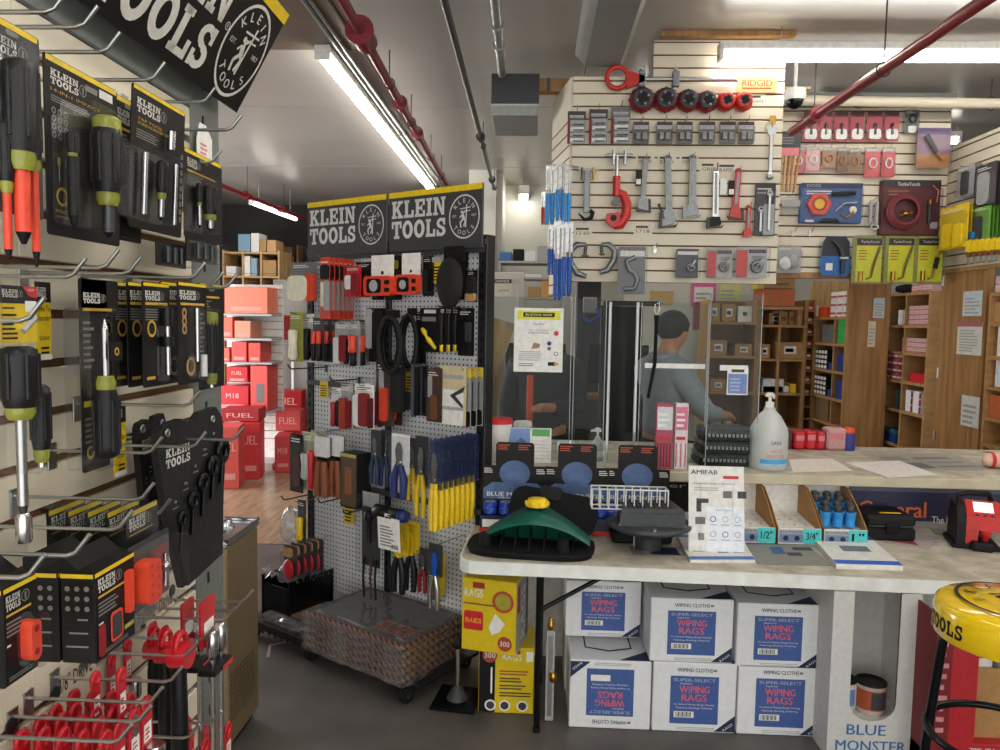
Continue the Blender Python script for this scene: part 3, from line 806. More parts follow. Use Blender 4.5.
def thin_card(t, w, h, kind):
 m = MB(); m.rslab(0, -h / 2, w, h, 0, .0016, .004, 'card_black'); m.patch(-w * .47, -.006, w * .47, -.001, -.0006, 'klein_yellow')
 klein_mark(m, -w * .42, -h * .08, -.0008, h * .09, w=w * .55); m.patch(-w * .42, -h * .215, w * .4, -h * .19, -.0008, 'gold'); m.lines(-w * .42, w * .1, -h * .36, -h * .24, 5, -.0008, 'print_grey')
 m.ring(-w * .2, -h * .44, w * .16, w * .11, -.0008, 'gold', n=16); m.patch(-w * .4, -h * .93, -w * .1, -h * .9, -.0008, 'gold'); m.build('backing_card', t)
 m = MB(); m.cyl((w * .2, -.009, -h * .9), (w * .2, -.009, -h * .42), .0045, 'chrome', n=8); m.build('shaft', t)
 m = MB(); m.cyl((w * .2, -.009, -h * .42), (w * .2, -.009, -h * .24), .008, 'rubber_black', n=10); m.cyl((w * .2, -.009, -h * .62), (w * .2, -.009, -h * .52), .009, 'rubber_black', n=10); m.build('socket', t)
 blister(t, -w * .02, w * .45, -h * .96, -h * .2, .022)
t, w, h = at_card(FL, (143, 283, 170, 386), .155, 'nut_driver_pack', 'frontmost of five thin black nut driver cards sharing one hook', 'nut driver pack')
thin_card(t, w, h, 0)
for k in range(4):
 p = t.location + FL.N * (-.024 * (k + 1))
 dup(t, p, None, ['second', 'third', 'fourth', 'last'][k] + ' in the file of five thin black nut driver cards, counted from its front')
t2, w, h = at_card(FL, (178, 283, 207, 383), .16, 'nut_driver_pack', 'black card with two silver bits, front of its hook beside the broad green-handled card', 'nut driver pack')
m = MB(); m.rslab(0, -h / 2, w, h, 0, .0016, .004, 'card_black'); m.patch(-w * .47, -.006, w * .47, -.001, -.0006, 'klein_yellow'); klein_mark(m, -w * .45, -h * .08, -.0008, h * .09, w=w * .55)
m.patch(-w * .42, -h * .225, w * .4, -h * .2, -.0008, 'gold'); m.lines(w * .1, w * .42, -h * .7, -h * .27, 9, -.0008, 'print_grey'); m.ring(-w * .1, -h * .83, w * .15, w * .1, -.0008, 'gold', n=16)
for j in range(3):
 m.ring(-w * .3, -h * (.3 + .08 * j), w * .08, w * .04, -.0008, 'tan', n=10)
m.build('backing_card', t2)
m = MB(); m.cyl((-w * .05, -.01, -h * .78), (-w * .05, -.01, -h * .25), .005, 'chrome', n=8); m.build('bit', t2)
m = MB(); m.cyl((w * .18, -.01, -h * .94), (w * .18, -.01, -h * .72), .006, 'white', n=8); m.build('bit', t2)
blister(t2, -w * .2, w * .4, -h * .96, -h * .24, .024)
for k in range(2):
 dup(t2, t2.location + FL.N * (-.03 * (k + 1)), None, ['black card with silver bits hanging just behind the front one on its hook', 'black card with silver bits hanging closest to the wall on its hook'][k])
t, w, h = at_card(FL, (199, 284, 224, 388), .10, 'screwdriver_pack', 'broad black card with green and black driver handle at the end of the middle row', 'screwdriver pack')
card(t, w, h, mark=.0001, mk=False)
xs = LX(211, 330, .018)
sdriver(t, xs, -.018, -h * .32, h * .52, .0145, h * .05, .005)
m = MB(); m.lathe([(.011, 0), (.014, -.003), (.014, -h * .12), (.012, -h * .14)], 'olive_clear', (xs, -.018, -h * .27), n=14); m.build('handle_cap', t)
blister(t, LX(202, 330, .036), LX(222, 330, .036), -h * .94, -h * .24, .036)
def pouch(rc, off, label, full=True):
 t, w, h = at_card(FL, rc, off, 'wrench_pouch', label, 'tool pouch')
 m = MB()
 out = [(-w * .42, 0), (-w * .18, .004), (-w * .12, -h * .02), (w * .02, -h * .02), (w * .1, .006), (w * .38, .008), (w * .48, -h * .05), (w * .5, -h * .12), (w * .42, -h * .95), (-w * .18, -h), (-w * .36, -h * .6), (-w * .5, -h * .12), (-w * .48, -h * .03)]
 m.prism(out, 0, .012, 'canvas_black')
 m.prism([(x * .97, z if z > -h * .5 else z) for x, z in [(-w * .38, -h * .58), (w * .2, -h * .34), (w * .46, -h * .3), (w * .41, -h * .95), (-w * .17, -h * .99)]], -.008, 0, 'canvas_black')
 m.slab_text('KLEIN', -w * .40, -h * .19, -.0012, h * .05, 'print_white', w=w * .34); m.slab_text('TOOLS', -w * .40, -h * .25, -.0012, h * .05, 'print_white', w=w * .34)
 for i, s_ in enumerate(('3/8', '7/16', '1/2', '9/16', '5/8')):
  m.text(s_, -w * .28 + i * w * .15, -h * (.46 - .08 * i), -.0012, h * .016, 'print_white'); m.patch(-w * .32 + i * w * .15, -h * (.50 - .08 * i), -w * .24 + i * w * .15, -h * (.492 - .08 * i), -.0012, 'print_grey')
 m.patch(w * .4, -h * .8, w * .415, -h * .62, -.009, 'print_grey')
 m.build('canvas', t)
 for x_ in (-.38, .30):
  m = MB(); m.torus((w * x_, -.002, -h * .045), .006, .0022, 'steel', axis='y', n=14, k=6); m.build('grommet', t)
 if full:
  for i in range(5):
   x_ = -w * .30 + i * w * .16; zt = -h * (.56 - .075 * i); r_ = .011 + .002 * i
   m = MB(); m.torus((x_ + w * .03, -.012, zt), r_, r_ * .42, 'blackgloss', axis='y', n=16, k=6); m.tube([(x_ + w * .02, -.012, zt - r_), (x_ - w * .0, -.012, zt - h * .2)], r_ * .6, 'blackgloss', n=6, flat=.5); m.build('wrench', t, label='ratcheting box wrench standing in its pocket')
 return t
pouch((139, 420, 168, 540), .06, 'black canvas wrench pouch hanging behind, mostly covered by the front pouch', False)
pouch((158, 418, 224, 582), .13, 'black canvas wrench pouch in front, five box wrenches in its pockets')
for px, py, L in ((152, 453, .17), (196, 447, .20), (235, 440, .22), (160, 515, .18), (143, 500, .2)):
 u, z = FL.hit(px, py, L); hook(FL, min(u, U2 - .012), z, L, 'wire hook carrying the wrench pouches and clear packs below', 'hooks of the wrench pouches')
proto = None
t, w, h = at_card(FL, (126, 506, 158, 562), .20, 'bit_pack', 'yellow-edged header pack in front of the file of clear bluish packs', 'bit pack')
card(t, w, h, mark=.22, sub=True, lines=False, r=.003)
m = MB(); m.rslab(0, -h * .5, w * 1.02, h * 1.0, -.012, -.001, .004, 'clear'); m.build('blister', t)
for k in range(4):
 dup(t, t.location + FL.N * (-.028 * (k + 1)), None, ['second', 'third', 'fourth', 'rearmost'][k] + ' clear bluish pack in the file behind the yellow-edged header pack')
t, w, h = at_card(FL, (128, 538, 169, 604), .215, 'pliers_pack', 'clear clamshell with orange grip and silver tool on red, hanging over the white drive label', 'tool pack')
m = MB(); m.rslab(0, -h / 2, w, h, 0, .0016, .004, 'dgrey'); m.patch(0, -h * .95, w * .46, -h * .2, -.0008, 'dred'); m.patch(-w * .46, -h * .18, w * .46, -.002, -.0008, 'dgrey'); m.build('backing_card', t)
m = MB(); m.rslab(-w * .26, -h * .55, w * .3, h * .62, -.024, -.002, .008, 'insul_orange')
for j in range(8):
 m.cyl((-w * .26 - w * .07 + (j % 2) * w * .14, -.0245, -h * (.3 + .07 * j)), (-w * .26 - w * .07 + (j % 2) * w * .14, -.0235, -h * (.3 + .07 * j)), .0025, 'red', n=8)
m.build('grip', t)
m = MB(); m.sph((w * .2, -.012, -h * .5), .008, 'chrome'); m.cyl((w * .2, -.012, -h * .8), (w * .2, -.012, -h * .3), .004, 'chrome', n=8); m.build('bit', t)
m = MB(); m.rslab(0, -h * .53, w, h * .92, -.032, -.001, .008, 'clear'); m.build('blister', t)
def tester_box(px_l, px_r, py_t, py_b, off, dep, label, first=[]):
 """black carton hanging with its front to the aisle: front-left-top pixel, front-right pixel"""
 u0 = FL.hit(px_l, py_t, off)[0]; u1 = FL.hit(px_r, py_t - 20, off)[0]; z1 = FL.hit(px_l, py_t, off)[1]; z0 = FL.hit(px_l, py_b, off)[1]
 w = u1 - u0; h = z1 - z0
 t = thing('meter_box', label, 'box', FL.world((u0 + u1) / 2, off, z1), FL.t)
 m = MB(); m.bx(-w / 2, w / 2, 0, dep, -h, 0, 'card_black', .0015)
 m.prism([(0.0, 0), (dep, 0), (dep, .018), (dep * .9, .02), (0.02, .004)], -w / 2, w / 2, 'card_black', axis='x')
 m.patch(-w / 2 + .001, -h * .055, w / 2 - .001, -.001, -.0006, 'klein_yellow')
 klein_mark(m, -w * .43, -h * .09, -.0008, h * .15, w=w * .42); m.patch(-w * .43, -h * .30, w * .3, -h * .275, -.0008, 'gold'); m.lines(-w * .43, w * .2, -h * .5, -h * .33, 4, -.0008, 'print_grey')
 m.patch(-w * .43, -h * .6, -w * .32, -h * .58, -.0008, 'print_white'); m.patch(w * .2, -h * .85, w * .45, -h * .8, -.0008, 'olive'); m.lines(-w * .4, w * .3, -h * .95, -h * .9, 2, -.0008, 'print_grey')
 y_ = -w / 2 - .0008
 def sidep(a0, b0, a1, b1, mt):
  m.add([(y_, a0, b0), (y_, a1, b0), (y_, a1, b1), (y_, a0, b1)], [(0, 3, 2, 1)], mt)
 sidep(.001, -h * .055, dep - .001, -.001, 'klein_yellow')
 for j in range(3):
  for i in range(3):
   c_, d_ = dep * (.22 + .28 * i), -h * (.17 + .11 * j)
   m.add([(y_, c_ + .0035 * math.cos(k * math.pi / 4), d_ + .0035 * math.sin(k * math.pi / 4)) for k in range(8)], [tuple(range(8))], 'print_grey')
 for j, (a_, b_) in enumerate(((.2, .5), (.2, .75), (.15, .85))):
  sidep(dep * .2, -h * (.52 + .15 * j), dep * b_, -h * (.50 + .15 * j), 'print_grey')
 m.build('carton', t)
 return t, w, h
t, w, h = tester_box(94, 134, 574, 666, .22, .044, 'black yellow-edged carton picturing an orange meter, in front above the drive labels')
m = MB(); m.rslab(w * .3, -h * .42, w * .16, h * .5, -.006, -.0004, .004, 'insul_orange'); m.build('pictured_meter', t)
m = MB(); m.rslab(w * .0, -h * .72, w * .3, h * .34, -.0016, -.0009, .006, 'insul_orange'); m.rslab(w * .0, -h * .72, w * .24, h * .28, -.0019, -.0016, .005, 'dgrey'); m.rslab(-w * .36, -h * .78, w * .16, h * .36, -.0016, -.0009, .006, 'dred'); m.build('pictured_stud_finder', t)
dup(t, t.location - FL.N * .047, None, 'black yellow-edged carton right behind the one picturing an orange meter')
t2, w, h = tester_box(2, 36, 590, 692, .205, .046, 'black carton with orange oval finder, cut by the picture edge')
m = MB(); m.rslab(w * .1, -h * .62, w * .3, h * .42, -.014, -.0006, .012, 'insul_orange'); m.cyl((w * .1, -.0145, -h * .5), (w * .1, -.0135, -h * .5), .004, 'dred', n=10); m.cyl((w * .1, -.0145, -h * .74), (w * .1, -.0135, -h * .74), .004, 'dred', n=10); m.build('stud_finder', t2)
m = MB(); m.rslab(w * .12, -h * .62, w * .5, h * .56, -.02, -.0006, .016, 'clear'); m.build('blister', t2)
for px, py, L in ((76, 556, .25), (30, 578, .245), (120, 530, .24)):
 u, z = FL.hit(px, py, L); hook(FL, u, z, L, 'wire hook through the tops of the black meter cartons', 'hooks of the meter cartons')
for s_, a, b in (('3/8" DRIVE', (52, 690), (86, 660)), ('1/2" DRIVE', (144, 614), (167, 596))):
 ua, za_ = FL.hit(*a); ub, zb_ = FL.hit(*b)
 uc = (ua + ub) / 2; zc = (za_ + zb_) / 2
 ww = abs(ub - ua)
 m = MB(); m.bx(-ww * .62, ww * .62, -.0102, -.0085, -.022, .022, 'slat_cream'); m.text(s_, 0, 0, -.0110, .026, 'black', w=ww)
 single(m, 'drive_label', 'white strip handwritten %s on the slat board' % ('3/8 drive, below the black cartons' if s_[0] == '3' else 'half inch drive, beside the grey post'), 'label', FL.world(uc, 0, zc), FL.t)
for k, (a, b) in enumerate(((48, 694), (4, 725), (167, 590))):
 u, z = FL.hit(a, b)
 m = MB(); m.lathe([(.012, 0), (.012, .002), (.004, .003)], 'dsteel', (0, -.0125, 0), axis='y', n=16)
 single(m, 'washer', ['round steel washer screwed beside the 3/8 drive label', 'round steel washer screwed to the slat at the picture edge', 'round steel washer screwed above the half inch drive label'][k], 'washer', FL.world(u, 0, z), FL.t)
mat('tag_red', '#c41f2b', .3)
def ratchet(t, w, h, long_=.22):
 m = MB(); m.rslab(0, -h * .3, w * .8, h * .6, 0, .002, w * .3, 'tag_red'); m.patch(-w * .3, -h * .55, w * .3, -h * .22, -.0008, 'paper'); m.lines(-w * .25, w * .25, -h * .5, -h * .3, 3, -.0012, 'tag_red'); m.build('hang_tag', t)
 m = MB(); m.cyl((0, .012, -h * .55), (0, -.02, -h * .55), w * .42, 'tag_red', n=16); m.torus((0, -.004, -h * .30), w * .34, w * .09, 'tag_red', axis='y', n=18); m.build('head_holder', t)
 m = MB(); m.lathe([(w * .2, 0), (w * .24, -.02), (w * .27, -long_ * .5), (w * .27, -long_), (w * .18, -long_ - .005)], 'rubber_black', (0, 0, -h * .75), n=12); m.build('handle', t)
gl = 'hooks of the red socket tools'
for k, (rc, off) in enumerate((((147, 622, 159, 672), .075), ((158, 626, 171, 674), .12), ((171, 631, 186, 674), .165))):
 t, w, h = at_card(FL, rc, off, 'ratchet_wrench', ['red-tagged black ratchet nearest of the three under the half inch label', 'red-tagged black ratchet in the middle of the three under the half inch label', 'red-tagged black ratchet with white sticker, farthest of the three under the half inch label'][k], 'ratchet')
 ratchet(t, w, h)
for k, (rc, off) in enumerate((((181, 600, 196, 668), .10), ((199, 598, 217, 670), .16))):
 t, w, h = at_card(FL, rc, off, 'extension_bar', ['tall red holder with chrome extension bar, standing further in beside the grey post', 'tall red holder with two long chrome extension bars, outermost beside the drinking fountain'][k], 'tool')
 m = MB(); m.rslab(0, -h * .32, w * .8, h * .64, 0, .004, .004, 'tag_red'); m.patch(-w * .25, -h * .5, w * .3, -h * .3, -.0008, 'paper'); m.bx(-w * .5, w * .5, -.03, .004, -h * .98, -h * .9, 'black', .002); m.patch(-w * .1, -h * .99, w * .5, -h * .92, -.031, 'tag_red'); m.build('hang_tag', t)
 for x_ in (-.2, .28)[(0 if k else 1):]:
  m = MB(); m.cyl((w * x_, -.014, -h * .62), (w * x_, -.014, -h * 1.0 - .24), .0048, 'chrome', n=10); m.lathe([(.006, 0), (.012, .015), (.013, .045), (.007, .055)], 'chrome', (w * x_, -.014, -h * .80), n=12); m.build('bar', t)
for px, py, L in ((245, 602, .20), (236, 611, .19), (227, 620, .185), (205, 640, .18), (188, 656, .19)):
 u, z = FL.hit(px, py, L); hook(FL, min(u, U2 - .012), z, L, 'wire hook of the red socket tool row beside the grey post', gl)
for px, py, L in ((172, 682, .20), (152, 703, .20), (212, 724, .20), (140, 722, .2), (120, 742, .2), (190, 738, .19)):
 u, z = FL.hit(px, py, L); hook(FL, min(u, U2 - .012), z, L, 'wire hook of the lower rows of red socket tools', gl)
def socket_tag(t, w, h):
 m = MB(); m.prism([(-w * .4, -h), (w * .4, -h), (w * .4, -h * .2), (w * .2, 0), (-w * .2, 0), (-w * .4, -h * .2)], 0, .003, 'tag_red'); m.patch(-w * .28, -h * .8, w * .28, -h * .45, -.0008, 'paper'); m.lines(-w * .2, w * .2, -h * .75, -h * .5, 3, -.0012, 'tag_red')
 m.torus((0, .001, -h * .12), w * .3, .004, 'tag_red', axis='y', n=12, k=6); m.build('hang_tag', t)
 m = MB(); m.lathe([(w * .36, 0), (w * .4, -.006), (w * .4, -.03), (w * .3, -.036)], 'chrome', (0, -.012, -h * .86), n=14); m.build('socket', t)
R4 = ((112, 655, 'red tag with a white sticker hanging under the front meter carton', .02), (128, 640, 'red tag with white sticker on the slat beside the ratchets', .02), (96, 672, 'bright red clear-cased socket tag in front of the 3/8 row', .10), (122, 668, 'red socket tag over a dark case, below the meter carton', .14))
for px, py, lab, off in R4:
 u, z = FL.hit(px, py, off)
 t = thing('socket_tag', lab, 'tool', FL.world(u, off, z), FL.t); socket_tag(t, .028, .085)
proto = None
spots = []
for r_, (px, py) in enumerate(((62, 692), (45, 704), (28, 716), (10, 728))):
 for j in range(5):
  spots.append((px, py, .04 + j * .030))
for r_, (px, py) in enumerate(((132, 728), (150, 738), (168, 720), (196, 720))):
 for j in range(3 if r_ < 2 else 2):
  spots.append((px, py, .06 + j * .035))
for i, (px, py, off) in enumerate(spots):
 u, z = FL.hit(px, py, .02)
 lab = 'red plastic socket hang tag crowded on the lowest hooks of the slat board'
 if proto is None:
  proto = thing('socket_tag', lab, 'tool', FL.world(u, off, z), FL.t, 'red socket tags on the lowest hooks'); socket_tag(proto, .040, .085)
 else:
  dup(proto, FL.world(u + rnd.uniform(-.004, .004), off, z - rnd.uniform(0, .008)), FL.t)
FG = Frame(-.22, 3.5, -33)
GL = 1.26
def pegmat():
 m = bpy.data.materials.new('pegboard'); m.use_nodes = True; nt = m.node_tree; b = nt.nodes['Principled BSDF']
 tc = nt.nodes.new('ShaderNodeTexCoord'); sp = nt.nodes.new('ShaderNodeSeparateXYZ'); nt.links.new(tc.outputs['Object'], sp.inputs[0])
 def mt(op, a, v=None, c=None):
  n = nt.nodes.new('ShaderNodeMath'); n.operation = op
  for i, x in enumerate((a, v, c)):
   if x is None:
    continue
   if isinstance(x, (int, float)):
    n.inputs[i].default_value = x
   else:
    nt.links.new(x, n.inputs[i])
  return n.outputs[0]
 ds = []
 for ax in (0, 2):
  f = mt('SUBTRACT', mt('FRACT', mt('MULTIPLY', sp.outputs[ax], 1 / .0254)), .5); ds.append(mt('MULTIPLY', f, f))
 hit = mt('LESS_THAN', mt('ADD', ds[0], ds[1]), .036)
 mx = nt.nodes.new('ShaderNodeMix'); mx.data_type = 'RGBA'; nt.links.new(hit, mx.inputs[0])
 mx.inputs[6].default_value = lin('#d9dadb'); mx.inputs[7].default_value = lin('#2c2d30')
 nt.links.new(mx.outputs[2], b.inputs['Base Color']); b.inputs['Roughness'].default_value = .45
 MATS['pegboard'] = m
pegmat()
mat('post_black', '#1d1d1f', .4, .2)
mat('header_black', '#3a3a3b', .5, noise=.03)
mat('header_letter', '#d6d6d2', .5, noise=.02)
o = FG.o
t = thing('pegboard_stand', 'black framed pegboard display stand on casters, full of hand tools', 'display stand', (o.x, o.y, 0), FG.t)
for u0, u1 in ((-GL + .03, -.635), (-.625, -.03)):
 for z0, z1 in ((.16, .78), (.79, 1.33), (1.345, 2.06)):
  m = MB(); m.bx(u0, u1, .0, .012, z0, z1, 'pegboard'); m.build('peg_panel', t)
for u, wd in ((-GL, .045), (-.648, .036), (-.045, .05)):
 m = MB(); m.bx(u, u + wd, -.016, .05, .10, 2.10, 'post_black', .003)
 for k in range(36):
  m.bx(u + wd * .4, u + wd * .6, -.0168, -.015, .2 + k * .05, .225 + k * .05, 'blackgloss')
 m.build('upright', t)
for z in (1.335, .785, 2.065):
 m = MB(); m.bx(-GL, 0, -.02, .02, z - .014, z + .014, 'dgrey', .003); m.build('cross_rail', t)
m = MB(); m.bx(-GL - .03, -.03, -.42, .05, .070, .086, 'post_black', .004); m.bx(-GL - .03, -.78, -.44, -.42, .06, .10, 'post_black', .002)
for k in range(9):
 m.bx(-GL + .05 * k, -GL + .05 * k + .012, -.443, -.44, .05, .105, 'post_black')
m.build('base_deck', t)
for u, v in ((-.09, -.44), (-.75, -.42), (-1.2, -.42), (-.09, -.02), (-1.2, -.02)):
 w_ = MB(); w_.cyl((u - .014, v, .034), (u + .014, v, .034), .034, 'blackmatte', n=16); w_.cyl((u - .016, v, .034), (u + .016, v, .034), .012, 'steel', n=10); m = MB()
 m.prism([(v - .02, .04), (v + .012, .02), (v + .025, .074), (v - .03, .074)], u - .02, u - .015, 'dsteel', axis='x'); m.prism([(v - .02, .04), (v + .012, .02), (v + .025, .074), (v - .03, .074)], u + .015, u + .02, 'dsteel', axis='x')
 w_.build('wheel', m.build('caster', t))
for k, (xa, xb) in enumerate(((307.5, 386.5), (389, 482.5))):
 ua = FG.hit(xa, 225, .04)[0]; ub = FG.hit(xb, 215, .04)[0]
 zt = FG.hit(435, 188, .04)[1]; zb2 = FG.hit(435, 250, .04)[1]
 W = ub - ua; H = zt - zb2
 t = thing('header_sign', ['dark sign with grey lettering and yellow edge on the far half of the pegboard stand', 'dark sign with grey lettering and yellow edge on the near half of the pegboard stand'][k], 'sign', FG.world(ua, .04, zb2), FG.t)
 m = MB(); m.bx(0, W, 0, .012, 0, H, 'header_black', .002); m.patch(.001, H * .905, W - .001, H, -.0008, 'klein_yellow')
 m.slab_text('KLEIN', W * .035, H * .56, -.0010, H * .29, 'header_letter', w=W * .60); m.slab_text('TOOLS', W * .035, H * .22, -.0010, H * .29, 'header_letter', w=W * .60)
 m.patch(W * .01, H * .09, W * .99, H * .105, -.0008, 'dgrey')
 SEALS(m, W * .82, H * .50, H * .31, -.0012, 'header_letter', None); m.build('sign_panel', t)
 m = MB(); m.bx(0, W, .0125, .021, -.02, .01, 'dgrey'); m.build('sign_holder', t)
def spack(rc, off, name, label, cat, base, parts=(), blist=.03, head=None, n=1, step=.03, labels=None, group=None, fr=None, prn=True, r=.004, tag_=None):
 """a hanging pack: card, named contents (slab 'r', upright rod 'c' or ball 's'), clear blister"""
 t, w, h = at_card(fr or FG, rc, off, name, label, cat, group)
 if base:
  m = MB(); m.rslab(0, -h / 2, w, h, 0, .002, r, base)
  if head:
   m.patch(-w * .47, -h * .17, w * .47, -h * .01, -.0008, head)
  if prn:
   m.lines(-w * .4, w * .35, -h * .14, -h * .05, 2, -.0012, 'print_white' if base not in ('paper', 'white') else 'dgrey', seed=int(rc[0]))
  m.build('backing_card', t)
 for q in parts:
  pn, kd, x0, z0, x1, z1, d, mt_ = q[:8]
  m = MB(); cx_, cz_ = (x0 + x1) / 2 * w, -(z0 + z1) / 2 * h; pw, ph = abs(x1 - x0) * w, abs(z1 - z0) * h
  if kd == 'r':
   m.rslab(cx_, cz_, pw, ph, -d, -.001, min(pw, ph) * .25, mt_)
  elif kd == 'c':
   m.lathe([(pw * .35, ph / 2), (pw * .5, ph * .44), (pw * .42, 0), (pw * .5, -ph * .4), (pw * .3, -ph / 2)], mt_, (cx_, -pw * .5 - .001, cz_), n=10)
  elif kd == 'o':
   m.torus((cx_, -d * .5, cz_), pw * .4, pw * .1, mt_, axis='y', n=16, k=6, sy=ph / max(pw, 1e-4))
  else:
   m.sph((cx_, -d * .5, cz_), pw / 2, mt_, sy=d / max(pw, 1e-4), sz=ph / max(pw, 1e-4))
  m.build(pn, t)
 if blist:
  m = MB(); m.rslab(0, -h * .57, w * .94, h * .82, -blist, -.001, min(w, h) * .12, 'clear'); m.build('blister', t)
 hang_ = (0, off, -h * .03), (0, -.03, -h * .03)
 for k in range(n - 1):
  dup(t, t.location - (fr or FG).N * step * (k + 1), None, labels[k] if labels else ('one hung behind the ' + label.replace(' at the far end of', ' in')))
 if off < .4:
  m = MB(); m.tube([hang_[0], hang_[1], (0, -.042, -h * .03 + .012)], .0026, 'steel', n=5); m.build('hanger', t)
 return t
def nth(what, n, first='behind the front one'):
 return [('next ' if k == 0 else ORD[k + 1] + ' ') + what for k in range(n)]
BK, WT, OR, YL, RD, GY, DG, TN, BR, DR = 'card_black', 'paper', 'insul_orange', 'klein_yellow', 'red', 'lgrey', 'dgrey', 'tan', 'brown', 'dred'
spack((291, 262, 317, 301), .20, 'guard_pack', 'grey carded cream shield with orange edge at the far end of the top row', 'tool pack', 'grey', [('shield', 'r', -.48, .35, .25, 1.0, .03, 'cream'), ('pouch', 'r', .2, .3, .48, 1.0, .024, OR)], blist=0)
spack((320, 257, 330, 319), .24, 'saw_blade_pack', 'frontmost of six long orange saw blade packs', 'blade pack', OR, [('label', 'r', -.46, .12, .46, .36, .004, BK), ('blade', 'r', -.1, .38, .46, .86, .003, 'lgrey'), ('label', 'r', -.4, .4, -.1, .8, .004, 'cream')], blist=.008, n=6, step=.032, labels=nth('of the six long orange saw blade packs, counted from the front', 5))
spack((346, 266, 361, 297), .20, 'tape_pack', 'red and white boxed pack beside the orange saw blades', 'tool pack', RD, [('label', 'r', -.48, .3, -.05, .75, .012, WT), ('case', 'r', 0, .25, .45, .95, .02, DR)], n=2, step=.06, blist=.022)
spack((357, 262, 374, 296), .15, 'tape_pack', 'black and red carded tool between the saw blades and the tape measures', 'tool pack', BK, [('case', 'r', -.4, .35, .1, .95, .02, BK), ('grip', 'r', .1, .5, .45, .98, .02, OR)], blist=.024)
def tape_measure(rc, off, label):
 t, w, h = at_card(FG, rc, off, 'tape_measure', label, 'tape measure')
 m = MB(); m.rslab(0, -h * .28, w * .8, h * .56, .004, .006, .003, WT); m.cyl((0, .003, -h * .42), (0, .005, -h * .42), w * .05, BK, n=10); m.build('backing_card', t)
 m = MB(); m.rslab(0, -h * .74, w * .98, h * .46, -.035, .0, .018, OR); m.build('case', t)
 m = MB(); m.rslab(-w * .1, -h * .74, w * .5, h * .34, -.039, -.034, .014, BK); m.rslab(w * .36, -h * .66, w * .16, h * .1, -.038, -.034, .003, BK); m.rslab(w * .36, -h * .84, w * .16, h * .1, -.038, -.034, .003, BK); m.build('grip', t)
 m = MB(); m.cyl((-w * .1, -.040, -h * .74), (-w * .1, -.038, -h * .74), w * .15, 'lgrey', n=14); m.build('emblem', t)
tape_measure((368, 255, 396, 297), .16, 'orange and black tape measure under a white card, nearer the saw blades')
tape_measure((399, 253, 422, 296), .12, 'orange and black tape measure under a white card, beside the yellow reorder slip')
spack((385, 256, 402, 300), .07, 'pouch_pack', 'dark pouch hanging between the two orange tape measures', 'tool pouch', BK, [('flap', 'r', -.45, .3, .45, .95, .02, 'canvas_black'), ('clip', 'r', -.1, .1, .3, .3, .01, 'olive')], blist=0)
reorder = None
for rc, lab in (((432, 257, 442, 283), 'yellow reorder slip at the top of the pegboard beside the black pad'), ((320, 378, 328, 398), 'small yellow reorder slip on the bare part of the pegboard'), ((405, 368, 415, 392), 'yellow reorder slip beside the black holster'), ((344, 497, 353, 524), 'yellow reorder slip under the tall dark carton')):
 t, w, h = at_card(FG, rc, .05, 'reorder_card', lab, 'card')
 m = MB(); m.bx(-w / 2, w / 2, 0, .001, -h, 0, YL); m.patch(-w / 2, -h * .2, w / 2, 0, -.0008, GY); m.lines(-w * .4, w * .4, -h * .9, -h * .3, 5, -.0008, BK); m.build('card_face', t)
t, w, h = at_card(FG, (441, 246, 467, 308), .12, 'knee_pad', 'black oval knee pad pack hanging under the near sign', 'knee pad')
m = MB(); m.rslab(0, -h * .12, w * .8, h * .24, 0, .003, .006, BK); m.build('backing_card', t)
m = MB(); m.sph((0, -.03, -h * .6), w * .48, 'canvas_black', n=18, sy=.5, sz=h * .42 / (w * .48)); m.build('pad', t)
m = MB(); m.torus((0, -.03, -h * .6), w * .45, .006, BK, axis='y', n=20, sy=h * .40 / (w * .45)); m.build('strap', t)
spack((467, 270, 477, 302), .06, 'pouch_pack', 'small black pack with tan foot beside the near post', 'tool pouch', BK, [('pouch', 'r', -.4, .2, .4, .75, .02, 'canvas_black'), ('foot', 'r', -.45, .72, .45, .98, .02, TN)], blist=0)
for rc, off, lab in (((372, 262, 384, 300), .04, 'black carded tool close to the pegboard behind the first tape measure'), ((423, 256, 434, 296), .05, 'dark carded clip pack beside the second tape measure'), ((336, 262, 347, 300), .06, 'dark orange-striped pack behind the saw blades'), ((456, 252, 468, 300), .04, 'black strap pack close to the pegboard behind the oval pad')):
 spack(rc, off, 'tool_pack', lab, 'tool pack', BK, [('tool', 'r', -.3, .35, .1, .95, .02, DG), ('grip', 'r', .1, .3, .36, .9, .016, OR if 'orange' in lab else BK)], blist=.02)
spack((290, 312, 303, 362), .22, 'screwdriver_pack', 'clear and yellow pack at the far end of the second row', 'tool pack', 'olive', [('handle', 'c', -.2, .35, .3, .95, .02, 'cream')], blist=.02)
spack((299, 314, 314, 362), .17, 'screwdriver_pack', 'pack with blue-topped black handles at the far end of the second row', 'tool pack', WT, [('handle', 'c', -.4, .3, 0, .95, .02, 'navy'), ('handle', 'c', .05, .3, .45, .95, .02, BK)], n=2, step=.06, blist=.03)
spack((313, 318, 324, 361), .22, 'nut_driver_pack', 'front pack of black and red nut drivers in the second row', 'tool pack', DG, [('grip', 'c', -.4, .3, -.05, .6, .02, OR), ('shaft', 'c', -.4, .6, -.05, 1, .02, BK), ('grip', 'c', .05, .3, .4, .6, .02, OR), ('shaft', 'c', .05, .6, .4, 1, .02, BK)], blist=.02, n=3, step=.05, labels=nth('pack of black and red nut drivers in the second row', 2))
